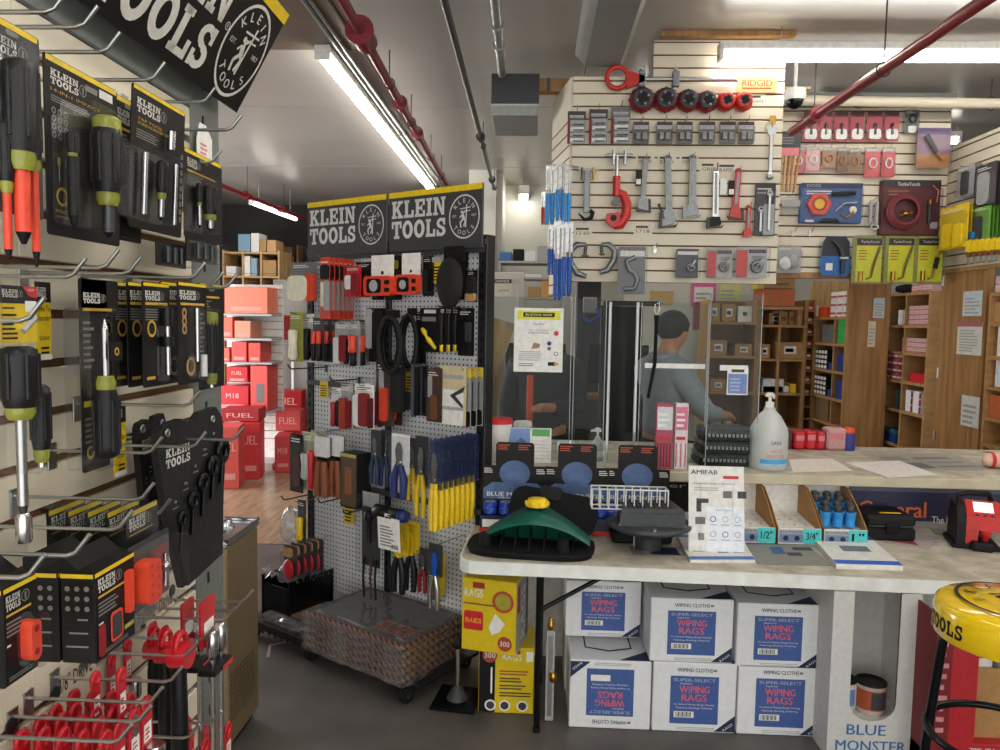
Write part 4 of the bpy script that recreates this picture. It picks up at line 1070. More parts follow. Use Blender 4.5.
spack((335, 322, 352, 366), .20, 'knife_pack', 'grey carded white and red tool in the second row', 'tool pack', 'lgrey', [('body', 'r', -.45, .35, 0, .95, .02, 'white'), ('grip', 'r', -.1, .3, .3, .9, .022, DR), ('sheath', 'r', .2, .4, .48, .95, .02, BK)], n=2, step=.06, blist=.024)
spack((352, 322, 360, 366), .20, 'wire_tool_pack', 'narrow orange and black wire tool in the second row', 'tool pack', 'lgrey', [('grip', 'c', -.4, .3, .4, .7, .02, OR), ('shaft', 'c', -.35, .68, .35, 1, .02, BK)], blist=.016, n=2, step=.06, labels=['narrow orange and black wire tool just behind its twin in the second row'])
spack((366, 308, 386, 362), .14, 'bag_pack', 'black boxed pack with white edge over the bare pegboard', 'tool pack', BK, [('label', 'r', -.48, .02, -.1, .75, .012, 'lgrey'), ('case', 'r', -.05, .05, .48, .98, .022, BK)], blist=0)
def gloves(rc, off, label):
 t, w, h = at_card(FG, rc, off, 'lanyard', label, 'strap')
 m = MB(); m.rslab(0, -h * .06, w * .5, h * .12, 0, .002, .003, BK); m.build('backing_card', t)
 for i in range(4):
  pts = []
  for k in range(15):
   a = R(90 + k * 360 / 14); pts.append(((.30 + .05 * i) * w * math.cos(a) + (i - 1.5) * w * .05, -.012 * i - .004, -h * .54 + h * (.36 + .025 * i) * math.sin(a)))
  m = MB(); m.tube(pts, w * .075, ('blackgloss', 'canvas_black')[i % 2], n=6); m.build('coil', t)
gloves((381, 310, 406, 374), .17, 'shiny black coiled strap in a clear bag, farther of the pair in the second row')
gloves((402, 308, 422, 372), .11, 'dull black coiled strap, nearer of the pair in the second row')
t, w, h = at_card(FG, (420, 308, 440, 352), .10, 'safety_glasses', 'yellow-framed safety glasses on a black card', 'glasses')
m = MB(); m.rslab(0, -h / 2, w, h, 0, .002, .004, BK); m.patch(-w * .3, -h * .12, w * .3, -h * .04, -.0008, 'print_white'); m.patch(-w * .4, -h * .3, w * .3, -h * .2, -.0008, 'print_grey'); m.build('backing_card', t)
m = MB(); m.tube([(-w * .3, -.012, -h * .48), (-w * .1, -.024, -h * .55), (0, -.026, -h * .64), (w * .12, -.024, -h * .72), (w * .36, -.01, -h * .92)], [.009, .013, .006, .013, .008], YL, n=8); m.build('frame', t)
spack((440, 306, 446, 352), .14, 'marker_pack', 'frontmost of three slim black packs with yellow tips by the near post', 'tool pack', BK, [('body', 'c', -.3, .15, .3, .85, .01, BK), ('tip', 'c', -.25, .84, .25, 1, .01, YL)], blist=0, n=3, step=.05, labels=nth('of three slim black packs with yellow tips by the near post', 2))
for rc, off, lab in (((324, 320, 336, 362), .08, 'dark red carded driver set close to the pegboard in the second row'), ((360, 320, 368, 360), .06, 'black slim pack beside the narrow orange wire tools'), ((458, 308, 474, 356), .03, 'black flat pouch by the near post in the second row'), ((416, 312, 426, 366), .05, 'black hanging strap end before the yellow glasses')):
 spack(rc, off, 'tool_pack', lab, 'tool pack', BK, [('tool', 'r', -.3, .3, .0, .95, .02, BK), ('grip', 'r', .05, .3, .36, .7, .016, DR if 'red' in lab else DG)], blist=.02)
spack((332, 388, 341, 428), .20, 'screwdriver_pack', 'slim pack with dark red handle, first in the bare section', 'tool pack', WT, [('handle', 'c', -.35, .35, .15, .95, .02, DR), ('shaft', 'c', .1, .3, .4, .95, .02, BK)], n=2, step=.06, blist=.02)
spack((341, 384, 353, 430), .20, 'pliers_pack', 'pack with brick red handle and grey top in the third row', 'tool pack', 'lgrey', [('handle', 'r', -.45, .3, .1, .98, .022, '#a8412e'), ('handle', 'r', .15, .35, .4, .95, .02, DR)], n=2, step=.06, blist=.024)
spack((355, 384, 374, 428), .22, 'knife_pack', 'pack with white-edged red cutter in the third row', 'tool pack', WT, [('body', 'r', -.48, .25, -.1, .95, .02, WT), ('handle', 'r', -.15, .2, .3, .95, .026, DR), ('handle', 'r', .3, .3, .48, .98, .02, '#5a1d22')], blist=.03, n=2, step=.07, labels=['red cutter pack half hidden behind the white-edged one'])
t = spack((376, 360, 394, 426), .17, 'folding_knife', 'brown card with orange-handled knife beside the black holster', 'knife', '#4a3528', [('blade', 'r', -.3, .15, -.05, .5, .006, 'lgrey'), ('handle', 'r', -.2, .42, .2, .92, .016, OR)], n=2, step=.06, blist=.02, head=BK)
spack((394, 362, 405, 412), .15, 'holster', 'black holster pack in the middle of the third row', 'holster', BK, [('pouch', 'r', -.45, .1, .45, 1, .03, 'canvas_black')], blist=0)
spack((405, 372, 412, 410), .03, 'holster', 'grey-black scissor sheath under the yellow slip beside the black holster', 'holster', None, [('pouch', 'r', -.4, .4, .4, 1, .02, 'dgrey')], blist=0)
spack((412, 364, 421, 418), .17, 'scissors_pack', 'long dark pack of blue-grey scissors in the third row', 'scissors', None, [('blade', 'r', -.4, 0, .0, .98, .014, '#4c4e60'), ('handle', 'r', .0, .05, .42, .95, .018, BK)], blist=0, n=2, step=.06, labels=['long dark pack of scissors just behind the blue-grey one'])
spack((427, 368, 442, 422), .16, 'folding_knife', 'brown card with curved grey knife beside the pale square packs', 'knife', '#4a3324', [('blade', 'r', -.4, .15, -.15, .55, .006, 'lgrey'), ('handle', 'r', -.2, .5, .2, .95, .012, BR)], n=2, step=.06, blist=.018)
t, w, h = at_card(FG, (440, 366, 466, 425), .15, 'square_pack', 'pale carded try square with dark triangular blade near the post', 'square')
m = MB(); m.bx(-w / 2, w / 2, 0, .002, -h, 0, '#d3c39a'); m.patch(-w / 2, -h, w * .4, -h * .4, -.0008, WT); m.patch(-w * .45, -h * .22, w * .4, -h * .15, -.0008, GY); m.build('backing_card', t)
m = MB(); m.prism([(-w * .1, -h * .5), (w * .46, -h * .33), (w * .4, -h * .43), (w * .1, -h * .5), (w * .38, -h * .64), (w * .42, -h * .72)], -.004, -.001, DG); m.build('blade', t)
m = MB(); m.bx(-w * .46, w * .42, -.008, -.001, -h * .74, -h * .69, 'lgrey', .002); m.build('stock', t)
spack((463, 368, 471, 428), .13, 'blade_pack', 'front grey blade pack with yellow header beside the near post', 'blade pack', 'lgrey', [('blade', 'r', -.3, .25, .1, .75, .006, 'steel'), ('foot', 'r', -.45, .72, .45, .98, .008, BK)], head=YL, blist=.01, n=3, step=.045, labels=nth('grey blade pack with yellow header beside the near post', 2))
for rc, off, lab in (((366, 384, 378, 426), .08, 'dark red gripped pack close to the pegboard beside the red cutters'), ((418, 364, 428, 416), .05, 'black card behind the blue-grey scissors'), ((384, 366, 396, 424), .06, 'dark brown card behind the orange-handled knife')):
 spack(rc, off, 'tool_pack', lab, 'tool pack', '#2e2521', [('tool', 'r', -.3, .3, .0, .95, .02, BK), ('grip', 'r', .05, .3, .36, .9, .016, DR)], blist=.02)
spack((290, 434, 303, 492), .24, 'knife_box', 'dark flat box at the far end of the fourth row', 'tool pack', BK, [('tool', 'r', -.2, .4, .3, .9, .006, '#5b3a3a')], blist=.008)
spack((302, 432, 317, 490), .22, 'knife_pack', 'green and white card with red tool in the fourth row', 'tool pack', '#b9b89c', [('tool', 'c', -.2, .35, .25, .8, .02, 'lgrey'), ('grip', 'c', .15, .3, .48, .95, .02, RD)], n=2, step=.06, blist=.028)
def brown_handles(rc, off, label):
 t, w, h = at_card(FG, rc, off, 'cable_cutter_pack', label, 'tool pack')
 m = MB(); m.rslab(0, -h * .45, w, h * .9, 0, .002, .004, BK); m.build('backing_card', t)
 m = MB(); m.rslab(0, -h * .16, w * .9, h * .34, -.016, -.001, .01, 'white'); m.rslab(0, -h * .36, w * .3, h * .14, -.014, -.001, .004, BK); m.build('cap', t)
 for x_ in (-.25, .25):
  m = MB(); m.tube([(w * x_ * .6, -.014, -h * .4), (w * x_, -.016, -h * .7), (w * x_ * 1.05, -.016, -h)], [w * .17, w * .2, w * .17], '#8a4a28', n=8); m.build('handle', t)
 m = MB(); m.rslab(0, -h * .5, w, h, -.034, -.001, .01, 'clear'); m.build('blister', t)
brown_handles((316, 437, 331, 496), .22, 'white-capped tool with two brown handles in the fourth row, nearer the green card')
brown_handles((330, 436, 345, 496), .19, 'white-capped tool with two brown handles in the fourth row, beside the tall carton')
u0, z1 = FG.hit(340, 452, .22); u1, _ = FG.hit(357, 470, .22); z0 = FG.hit(348, 508, .22)[1]
t = thing('tool_carton', 'tall dark carton with brown picture and pale top edge in the fourth row', 'box', FG.world((u0 + u1) / 2, .22, z0), FG.t)
m = MB(); W = u1 - u0; H = z1 - z0; m.bx(-W / 2, W / 2, 0, .10, 0, H, BK, .002); m.patch(-W * .46, H * .03, W * .46, H * .97, -.0008, '#5c4a38'); m.patch(-W * .46, H * .93, W * .46, H * .99, -.0012, '#b2a464'); m.rslab(0, H * .5, W * .4, H * .5, -.003, -.001, .01, '#8a5a3c')
m.add([(W / 2 + .0008, .01 + .01 * 0, H * (.2 + .06 * k)) for k in range(1)] + [(W / 2 + .0008, .09, H * .2), (W / 2 + .0008, .09, H * .8), (W / 2 + .0008, .01, H * .8)], [(0, 1, 2, 3)], 'print_grey') if False else None
m.build('carton', t)
def pliers(t, w, h, mh, mj='chrome', top=.12, mid=.5, spread=.3, hr=.18, jaw=None):
 m = MB(); m.cyl((0, -.019, -h * (mid - .06)), (0, -.001, -h * (mid - .06)), w * .13, mj, n=12); t = m.build('plier_joint', t)
 for s_ in (-1, 1):
  m = MB(); m.prism([(0, -h * top), (s_ * w * .16, -h * (top + .03)), (s_ * w * .24, -h * (top + .14)), (s_ * w * .16, -h * mid), (-s_ * w * .08, -h * (mid + .03)), (0, -h * (top + .2))], -.012 - .003 * s_, -.004 - .003 * s_, mj); m.build('jaw', t)
  m = MB(); m.tube([(s_ * w * .10, -.010, -h * (mid - .02)), (s_ * w * spread, -.012, -h * (mid + (1 - mid) * .4)), (s_ * w * spread * .9, -.012, -h)], [w * hr * .7, w * hr, w * hr * .8], mh, n=8); m.build('handle', t)
def pliers_pack(rc, off, label, mh, base='clear', mj='chrome', name='pliers', ch=.62, **kw):
 t, w, h = at_card(FG, rc, off, name, label, 'pliers')
 m = MB(); m.rslab(0, -h * ch / 2, w * 1.04, h * ch, .0, .002, .004, base); m.build('backing_card', t)
 pliers(t, w, h, mh, mj, **kw)
 m = MB(); m.rslab(0, -h * ch * .52, w, h * ch * .9, -.024, -.001, .008, 'clear'); m.build('blister', t)
 return t
pliers_pack((371, 430, 381, 484), .20, 'slim pliers with dark blue handles in a clear pack beside the tall carton', 'navy', 'dgrey')
pliers_pack((381, 430, 391, 486), .17, 'slim pliers with dark blue handles, second from the tall carton', 'navy', 'dgrey')
t = pliers_pack((392, 434, 409, 498), .22, 'locking pliers with white-backed jaws and dark blue handles', 'dblue', 'paper')
pliers_pack((408, 438, 418, 500), .16, 'pliers with one short yellow handle hidden behind the white-backed pair', YL, 'dgrey')
pliers_pack((416, 436, 428, 516), .18, 'adjustable pliers with yellow handles, just before the long file', YL, 'dgrey')
t = pliers_pack((429, 440, 442, 530), .30, 'frontmost of eight yellow-handled pump pliers in the long file', YL, clear_mat('bag_blue', gloss=.03, dens=.5, dcol='#39456f'), ch=.55, spread=.15, hr=.2)
for k in range(7):
 dup(t, t.location - FG.N * .038 * (k + 1), None, ORD[k + 1] + ' yellow-handled pump pliers in the long file, counted from the front')
t, w, h = at_card(FG, (362, 492, 380, 598), .20, 'flashlight_pack', 'long clear pack with a black flashlight and coiled grey parts', 'flashlight')
m = MB(); m.rslab(0, -h * .35, w, h * .7, .0, .002, .004, 'dgrey'); m.patch(-w * .45, -h * .14, w * .45, -.003, -.0008, GY); m.build('backing_card', t)
m = MB(); m.lathe([(.010, 0), (.022, -.01), (.024, -.035), (.013, -.06), (.013, -.15), (.016, -.16)], BK, (w * .08, -.026, -h * .16), n=14); m.build('flashlight', t)
for x_ in (-.3, .1, .35):
 m = MB(); m.tube([(w * x_, -.008, -h * .62), (w * (x_ - .05), -.01, -h * .8), (w * x_, -.008, -h)], .006, (BK, '#4b2c2c', 'navy')[int(x_ * 10) % 3], n=6); m.build('lead', t)
m = MB(); m.rslab(0, -h * .38, w, h * .72, -.045, -.001, .01, 'clear'); m.build('blister', t)
p0 = FG.hit(375, 510, .24); p1 = FG.hit(405, 516, .24)
t = thing('cable_stripper', 'thick black tool lying level with a blue end cap over the yellow strippers', 'tool', FG.world(p0[0], .24, p0[1]), FG.t)
Lc = p1[0] - p0[0]
m = MB(); m.lathe([(.024, 0), (.034, .01), (.034, Lc * .45), (.024, Lc * .5), (.03, Lc * .55), (.032, Lc * .85)], 'rubber_black', axis='x', n=16); m.build('barrel', t)
m = MB(); m.lathe([(.03, Lc * .85), (.033, Lc * .9), (.028, Lc * 1.04), (.012, Lc * 1.06)], 'dblue', axis='x', n=16); m.build('end_cap', t)
t, w, h = at_card(FG, (377, 514, 399, 551), .27, 'info_card', 'white paper tag with printing hanging askew under the level black tool', 'tag', tilt=.06)
m = MB(); m.bx(-w / 2, w / 2, 0, .001, -h, 0, WT); m.lines(-w * .4, w * .35, -h * .9, -h * .3, 7, -.0008, 'print_grey'); m.rslab(0, -h * .1, w * .3, h * .05, -.0009, -.0005, .002, DG); m.barcode(w * .1, w * .42, -h * .94, -h * .82, -.001); m.build('paper', t)
for k, rc in enumerate(((392, 524, 408, 592), (405, 522, 419, 590))):
 t = pliers_pack(rc, .19 - .05 * k, ['yellow and black wire stripper with black grips, farther of two', 'yellow and black wire stripper with black grips, nearer the red handles'][k], 'rubber_black', YL, YL, name='wire_stripper', ch=.45)
pliers_pack((419, 548, 429, 592), .14, 'little pliers with dark red handles under the yellow strippers', DR, 'dgrey')
t = pliers_pack((429, 544, 442, 608), .24, 'upside-down locking pliers with blue grips and bright chrome jaws', 'chrome', 'dgrey', mj='blue', ch=.5)
for k in range(3):
 spack((431, 542, 447, 600), .20 - .05 * k, 'driver_pack', ['clear pack with yellow insert behind the blue-gripped pliers', 'second clear pack with yellow insert behind the blue-gripped pliers', 'clear pack with yellow insert closest to the pegboard by the near post'][k], 'tool pack', None, [('insert', 'r', -.1, .15, .4, .9, .008, YL), ('tool', 'c', -.3, .4, -.05, 1, .01, 'chrome')], blist=.03)
spack((298, 500, 306, 541), .24, 'marker_pack', 'grey pack with a yellow tube near the far lower corner', 'tool pack', DG, [('tube', 'c', -.2, .4, .4, .95, .02, YL)], blist=.024)
spack((284, 546, 297, 582), .30, 'plug_pack', 'front pack of red and black grips in a clear bag over the base', 'tool pack', 'dgrey', [('grip', 's', -.4, .35, .4, .9, .03, RD), ('cap', 'r', -.5, .05, .2, .3, .01, TN)], blist=.03, n=5, step=.045, labels=nth('pack of red and black grips over the base, counted from the front', 4))
def plastic_bag(name, label, c, sx, sy, sz, mt_='bag', seed=1):
 rr = random.Random(seed); m = MB(); n, k = 14, 8; vs = []; fs = []
 for i in range(k + 1):
  t_ = math.pi * i / k
  for j in range(n):
   p = 2 * math.pi * j / n; q = 1 + rr.uniform(-.18, .18)
   vs.append((c[0] + sx * q * math.sin(t_) * math.cos(p), c[1] + sy * q * math.sin(t_) * math.sin(p), max(c[2] - sz, c[2] + sz * math.cos(t_) * (1 + rr.uniform(-.1, .1)))))
 for i in range(k):
  for j in range(n):
   fs.append((i * n + j, (i + 1) * n + j, (i + 1) * n + (j + 1) % n, i * n + (j + 1) % n))
 m.add(vs, fs, mt_)
 return single(m, name, label, 'bag')
p = FG.hit(290, 525, .26); q = FG.world(p[0], .26, p[1])
b_ = plastic_bag('plastic_bag', 'crumpled clear bag bulging beside the yellow tube pack', (q.x, q.y, q.z), .05, .05, .10, seed=3)
p = FG.hit(268, 572, .36); q = FG.world(p[0], .36, p[1])
t = thing('storage_bin', 'open black bin with crumpled clear plastic at the far end of the stand base', 'bin', FG.world(-GL + .13, .20, .088), FG.t)
m = MB(); m.prism([(-.10, .0), (.10, .0), (.12, .22), (.105, .22), (.09, .012), (-.09, .012), (-.105, .22), (-.12, .22)], -.14, .16, 'blackgloss'); m.bx(-.118, .118, .15, .16, 0, .2, 'blackgloss'); m.bx(-.118, .118, -.14, -.13, 0, .18, 'blackgloss'); m.build('tub', t)
rr = random.Random(5); m = MB(); n = 10
vs = [(-.12 + .24 * i / n + rr.uniform(-.008, .008), -.14 + .3 * j / n + rr.uniform(-.008, .008), .19 + rr.uniform(0, .075)) for i in range(n + 1) for j in range(n + 1)]
m.add(vs, [(i * (n + 1) + j, (i + 1) * (n + 1) + j, (i + 1) * (n + 1) + j + 1, i * (n + 1) + j + 1) for i in range(n) for j in range(n)], 'bag'); m.build('plastic_sheet', t)
def stripe_mat():
 m = bpy.data.materials.new('bag_stripes'); m.use_nodes = True; nt = m.node_tree; b = nt.nodes['Principled BSDF']
 tc = nt.nodes.new('ShaderNodeTexCoord'); wv = nt.nodes.new('ShaderNodeTexWave'); wv.bands_direction = 'DIAGONAL'; wv.inputs['Scale'].default_value = 17; wv.inputs['Distortion'].default_value = 1
 nt.links.new(tc.outputs['Object'], wv.inputs['Vector']); rp = nt.nodes.new('ShaderNodeValToRGB')
 rp.color_ramp.elements[0].color = lin('#2a1d18'); rp.color_ramp.elements[1].color = lin('#8f5232'); rp.color_ramp.elements[0].position = .4; rp.color_ramp.elements[1].position = .55
 nt.links.new(wv.outputs['Fac'], rp.inputs['Fac']); nt.links.new(rp.outputs['Color'], b.inputs['Base Color']); b.inputs['Roughness'].default_value = .6
 MATS['bag_stripes'] = m
stripe_mat()
mat('bag_grey', '#4c4b4a', .7, noise=.15, scale=30)
clear_mat('wrap_side', gloss=.3, rough=.16, dens=.34, dcol='#8d8683'); clear_mat('wrap', gloss=.16, rough=.14, dens=.05)
def wrap_mesh(w, d, h, seed):
 rr = random.Random(seed); m = MB(); nx, ny = 14, 10
 def top(i, j):
  e = (i in (0, nx)) or (j in (0, ny))
  return (-w / 2 + w * i / nx + rr.uniform(-.01, .01), -d / 2 + d * j / ny + rr.uniform(-.01, .01), (h + .003 + rr.uniform(0, .006)) if not e else h * rr.uniform(.3, .9))
 vs = [top(i, j) for i in range(nx + 1) for j in range(ny + 1)]
 m.add(vs, [(i * (ny + 1) + j, (i + 1) * (ny + 1) + j, (i + 1) * (ny + 1) + j + 1, i * (ny + 1) + j + 1) for i in range(nx) for j in range(ny)], 'wrap')
 edge = []
 for i in range(nx + 1):
  edge.append((-w / 2 + w * i / nx, -d / 2 - .008))
 for j in range(1, ny + 1):
  edge.append((w / 2 + .008, -d / 2 + d * j / ny))
 vs = []
 for x, y in edge:
  for z in (.0, h * .5, h):
   vs.append((x + rr.uniform(-.008, .008), y + rr.uniform(-.010, .004), z))
 k = len(edge)
 m.add(vs, [(3 * i + q, 3 * i + 3 + q, 3 * i + 4 + q, 3 * i + 1 + q) for i in range(nx) for q in range(2)], 'wrap_side')
 m.add(vs, [(3 * i + q, 3 * i + 3 + q, 3 * i + 4 + q, 3 * i + 1 + q) for i in range(nx, k - 1) for q in range(2)], 'wrap')
 return m
bw, bd, bh = .66, .44, .036
bc = FG.world(-.405, .255, .106)
proto = thing('tool_bag', 'uppermost of five flat striped bags stacked in plastic, orange lettering on its grey top', 'bag', (bc.x, bc.y, .088 + 4 * (bh + .001)), FG.t)
m = MB(); m.box(0, 0, bh / 2, bw, bd, bh * .98, 'bag_stripes', .015)
m.add([(-bw * .485, -bd * .47, bh + .0004), (bw * .485, -bd * .47, bh + .0004), (bw * .485, bd * .48, bh + .0004), (-bw * .485, bd * .48, bh + .0004)], [(0, 1, 2, 3)], 'bag_grey')
n0 = len(m.v)
m.slab_text('KLEIN', .06, -.10, 0, .05, '#b4532c', w=.22); m.slab_text('TOOLS', .06, -.16, 0, .05, '#b4532c', w=.22)
m.v[n0:] = [(v[0], v[2], bh + .001) for v in m.v[n0:]]
m.build('bag_body', proto); wrap_mesh(bw, bd, bh, 4).build('plastic_wrap', proto)
for k in range(4):
 dup(proto, (bc.x + rnd.uniform(-.006, .006), bc.y + rnd.uniform(-.006, .006), .088 + (3 - k) * (bh + .001)), None, ['second', 'third', 'fourth', 'lowest'][k] + ' from the top in the stack of five striped bags in plastic')
bc2 = FG.world(-.98, .225, .106)
t2 = thing('tool_bag', 'single flat grey bag in plastic lying beside the striped stack under the red packs', 'bag', (bc2.x, bc2.y, .088), FG.t)
m = MB(); m.box(0, 0, .02, .40, .34, .04, 'bag_grey', .012); m.bx(-.1, .08, -.1, .1, .0402, .041, TN); m.build('bag_body', t2); wrap_mesh(.40, .34, .042, 9).build('plastic_wrap', t2)
for px, py, L, lab in ((290, 369, .26, 'long black hook sticking out at the far edge of the bare peg section'), (283, 500, .22, 'black hook sticking out below the dark flat box'), (320, 503, .2, 'black hook under the brown handled tools'), (345, 514, .18, 'black hook under the tall dark carton'), (332, 381, .2, 'black hook holding the red-handled packs')):
 u, z = FG.hit(px, py, L); hook(FG, max(u, -GL + .05), z, L, lab, None, r=.004, mat_='dsteel')
t = PZ(280, 648, .0015)
m = MB(); a = PZ(268, 657, .001); b = PZ(270, 645, .001); c = PZ(293, 641, .001)
for p, q in ((a, b), (b, c)):
 d = (q - p).normalized(); n_ = Vector((-d.y, d.x, 0)) * .007
 m.add([p + n_, p - n_, q - n_, q + n_], [(0, 1, 2, 3)], '#c3a09a')
 m.add([v + Vector((0, 0, .0006)) for v in (p + n_, p - n_, q - n_, q + n_)], [(0, 1, 2, 3)], '#c3a09a')
single(m, 'floor_tape', 'bent piece of pale pink tape stuck to the grey floor', 'tape')
TZ = .73
FT = Frame(-.29, 2.94, -2.0)
def tw(px, py, z=TZ):
 return PZ(px, py, z)
t = thing('folding_table', 'long worn white folding table with rounded corner serving as the front counter', 'table', (FT.o.x, FT.o.y, 0), FT.t)
TW, TD = 2.95, .53
out = [(.07, 0), (TW, 0), (TW, TD), (0, TD), (0, .07)] + [(.07 - .07 * math.cos(R(a)), .07 - .07 * math.sin(R(a))) for a in (20, 45, 70)]
m = MB(); m.prism(out, TZ - .052, TZ - .0005, 'table_white', axis='z'); m.build('table_slab', t)
m = MB(); c = (TW / 2, TD / 2)
m.prism([(c[0] + (x - c[0]) * .995, c[1] + (y - c[1]) * .965) for x, y in out], TZ - .0005, TZ, 'worktop', axis='z'); m.build('table_top', t)
def tl(px, py, z, off=0.0):
 """table-frame coordinates"""
 p = PZ(px, py, z) - FT.o
 return p.dot(FT.X), -p.dot(FT.N)
u = FT.hit(538, 640, 0)[0]
m = MB(); m.cyl((u, .06, 0), (u, .06, TZ - .05), .013, 'blackgloss', n=12); m.cyl((u, .06, 0), (u, .06, .02), .016, 'blackmatte', n=12); m.build('leg', t)
m = MB(); m.cyl((u, .47, 0), (u, .47, TZ - .05), .013, 'blackgloss', n=12); m.cyl((u, .06, .12), (u, .47, .12), .009, 'blackgloss', n=8); m.build('leg', t)
m = MB(); m.tube([(u, .06, .50), (u + .02, .08, .52), (u + .28, .16, TZ - .085), (u + .40, .2, TZ - .06)], .010, 'blackgloss', n=8); m.bx(u + .34, u + .8, .19, .21, TZ - .075, TZ - .055, 'blackgloss'); m.build('folding_brace', t)
for uu, v in ((TW - .25, .06), (TW - .25, .47)):
 m = MB(); m.cyl((uu, v, 0), (uu, v, TZ - .05), .013, 'blackgloss', n=12); m.build('leg', t)
SZ = 1.0
m = MB()
t = thing('back_counter', 'long worn wooden shelf counter raised behind the white table', 'counter', (0, 0, 0))
mat('counter_edge', '#c4bca2', .55, noise=.1, scale=9, world=True)
m = MB(); m.bx(-.19, 2.96, 3.53, 4.42, SZ - .05, SZ - .002, 'counter_edge', .004); m.build('counter_slab', t)
m = MB(); m.bx(-.18, 2.95, 3.56, 4.41, SZ - .0019, SZ, 'worktop'); m.build('counter_top', t)
m = MB(); m.prism([(-.17, 3.475), (2.6, 3.375), (2.6, 3.654), (-.17, 3.654)], TZ - .04, TZ, 'worktop', axis='z'); m.build('lower_shelf', t)
m = MB(); m.bx(-.18, 2.95, 3.655, 3.675, .02, SZ - .051, 'white'); m.bx(-.18, 2.95, 4.36, 4.38, .02, SZ - .051, 'wood_panel'); m.build('riser_board', t)
u0 = PY(641, 481, 3.53)
m = MB(); m.bx(1.05, 1.30, 3.529, 3.53, SZ - .042, SZ - .02, 'lgrey'); m.text('COUNTER', 1.17, SZ - .03, 3.5285, .010, 'grey', w=.2); m.build('worn_tape', t) if False else None
a = PY(850, 500, 3.64); b = PY(1012, 505, 3.64)
t = thing('banner_board', 'dark blue advertising strip with orange lettering behind the black case', 'sign', (a.x, 3.64, TZ + .001))
W = b.x - a.x + .3; H = SZ - .05 - TZ - .004
m = MB(); m.bx(0, W, 0, .012, 0, H, '#2b2d4e', .001); m.patch(0, H * .82, W, H, -.0006, '#5b6071'); m.patch(0, 0, W, H * .16, -.0006, '#8d8c86')
m.text('General', W * .19, H * .42, -.0012, H * .36, '#e2703a', bold=.03, w=.32); m.text('The best', W * .43, H * .2, -.0012, H * .16, 'white', w=.13)
m.build('board_face', t)
a = PY(659, 480, 3.64)
t = thing('banner_board', 'black strip with pale spaced letters between the wire rack and the white flyer', 'sign', (PY(655, 480, 3.64).x, 3.64, TZ + .05))
m = MB(); W2 = PY(692, 480, 3.64).x - PY(655, 480, 3.64).x; m.bx(0, W2 + .2, 0, .012, 0, .19, 'black', .001); m.text('Ser', W2 * .5, .13, -.001, .022, 'lgrey', w=W2 * .7); m.build('board_face', t)
p = tw(648, 548); p.z = TZ + .001
t = thing('roof_drain', 'grey iron drain with round flange and square slotted box on the table', 'drain', p)
k = p.y / 745
m = MB(); m.lathe([(.055, 0), (.055, .045), (.062, .06), (.15, .085), (.172, .10), (.182, .102), (.182, .114), (.15, .118), (.02, .12)], 'castiron_dark' if 'castiron_dark' in MATS else mat('castiron_dark', '#45494c', .45, .3, noise=.15), n=32); m.build('flange_body', t)
m = MB(); m.prism([(-.135, -.10), (.135, -.10), (.125, .10), (-.125, .10)], .119, .175, 'castiron_dark', axis='z')
m.prism([(-.13, -.095), (.13, -.095), (.105, .08), (-.105, .08)], .175, .192, 'castiron_dark', axis='z')
for i in range(2):
 for j in range(11):
  x = (-.098 + .0165 * (j % 6)) if i == 0 else (.012 + .0165 * (j % 6))
  for q in range(3):
   m.add([(x, -.06 + q * .045, .1925), (x + .008, -.06 + q * .045, .1925), (x + .008, -.03 + q * .045, .1925), (x, -.03 + q * .045, .1925)], [(0, 1, 2, 3)], 'black')
m.build('strainer_box', t)
for a in range(0, 360, 60):
 m = MB(); m.cyl((.155 * math.cos(R(a - 90)), .155 * math.sin(R(a - 90)), .112), (.155 * math.cos(R(a - 90)), .155 * math.sin(R(a - 90)), .126), .011, 'steel', n=6); m.build('bolt', t)
m = MB(); m.box(0, .03, .03, .26, .2, .05, 'blackmatte', .01); single(m, 'rubber_pad', 'black rubber block under the grey iron drain', 'block', (p.x - .02, p.y + .10, TZ + .002))
m = MB(); m.bx(-.10, .12, -.05, .07, 0, .0008, 'clear'); m.bx(-.02, .10, -.04, .06, .0008, .001, 'navy'); single(m, 'leaflet', 'blue leaflet in clear sleeve beneath the grey iron drain', 'leaflet', (p.x + .02, p.y - .05, TZ + .0006))
p = tw(531, 559); p.y += .13; p.z = TZ + .001
t = thing('drain_cutaway', 'black ribbed half pan with dark green cover and yellow knob on the table corner', 'drain', p, R(-6))
mat('dgreen', '#0f5b4b', .4)
m = MB()
W = .262; pts = []
for i in range(24):
 a = 2 * math.pi * i / 24; cx = math.copysign(abs(math.cos(a)) ** .55, math.cos(a)); sx = math.copysign(abs(math.sin(a)) ** .55, math.sin(a)); pts.append((W * cx, .15 * sx))
m.prism(pts, .0, .022, 'blackmatte', axis='z', smooth=True)
m.prism([(x * 1.03, y * 1.04) for x, y in pts], .016, .026, 'blackmatte', axis='z', smooth=True)
for i in range(7):
 x = -.18 + .06 * i
 m.prism([(-.13, .024), (.02, .024), (.02, .11 - abs(x) * .3), (-.02, .10 - abs(x) * .3)], x - .003, x + .003, 'blackmatte', axis='x')
m.build('pan', t)
for x, y in ((-.19, -.06), (.14, -.09), (-.14, .08), (.17, .09)):
 m = MB(); m.lathe([(.026, .02), (.024, .075), (.022, .078)], 'blackmatte', (x, y, 0), n=12); m.build('post', t)
m = MB(); vs = []; fs = []; n = 16
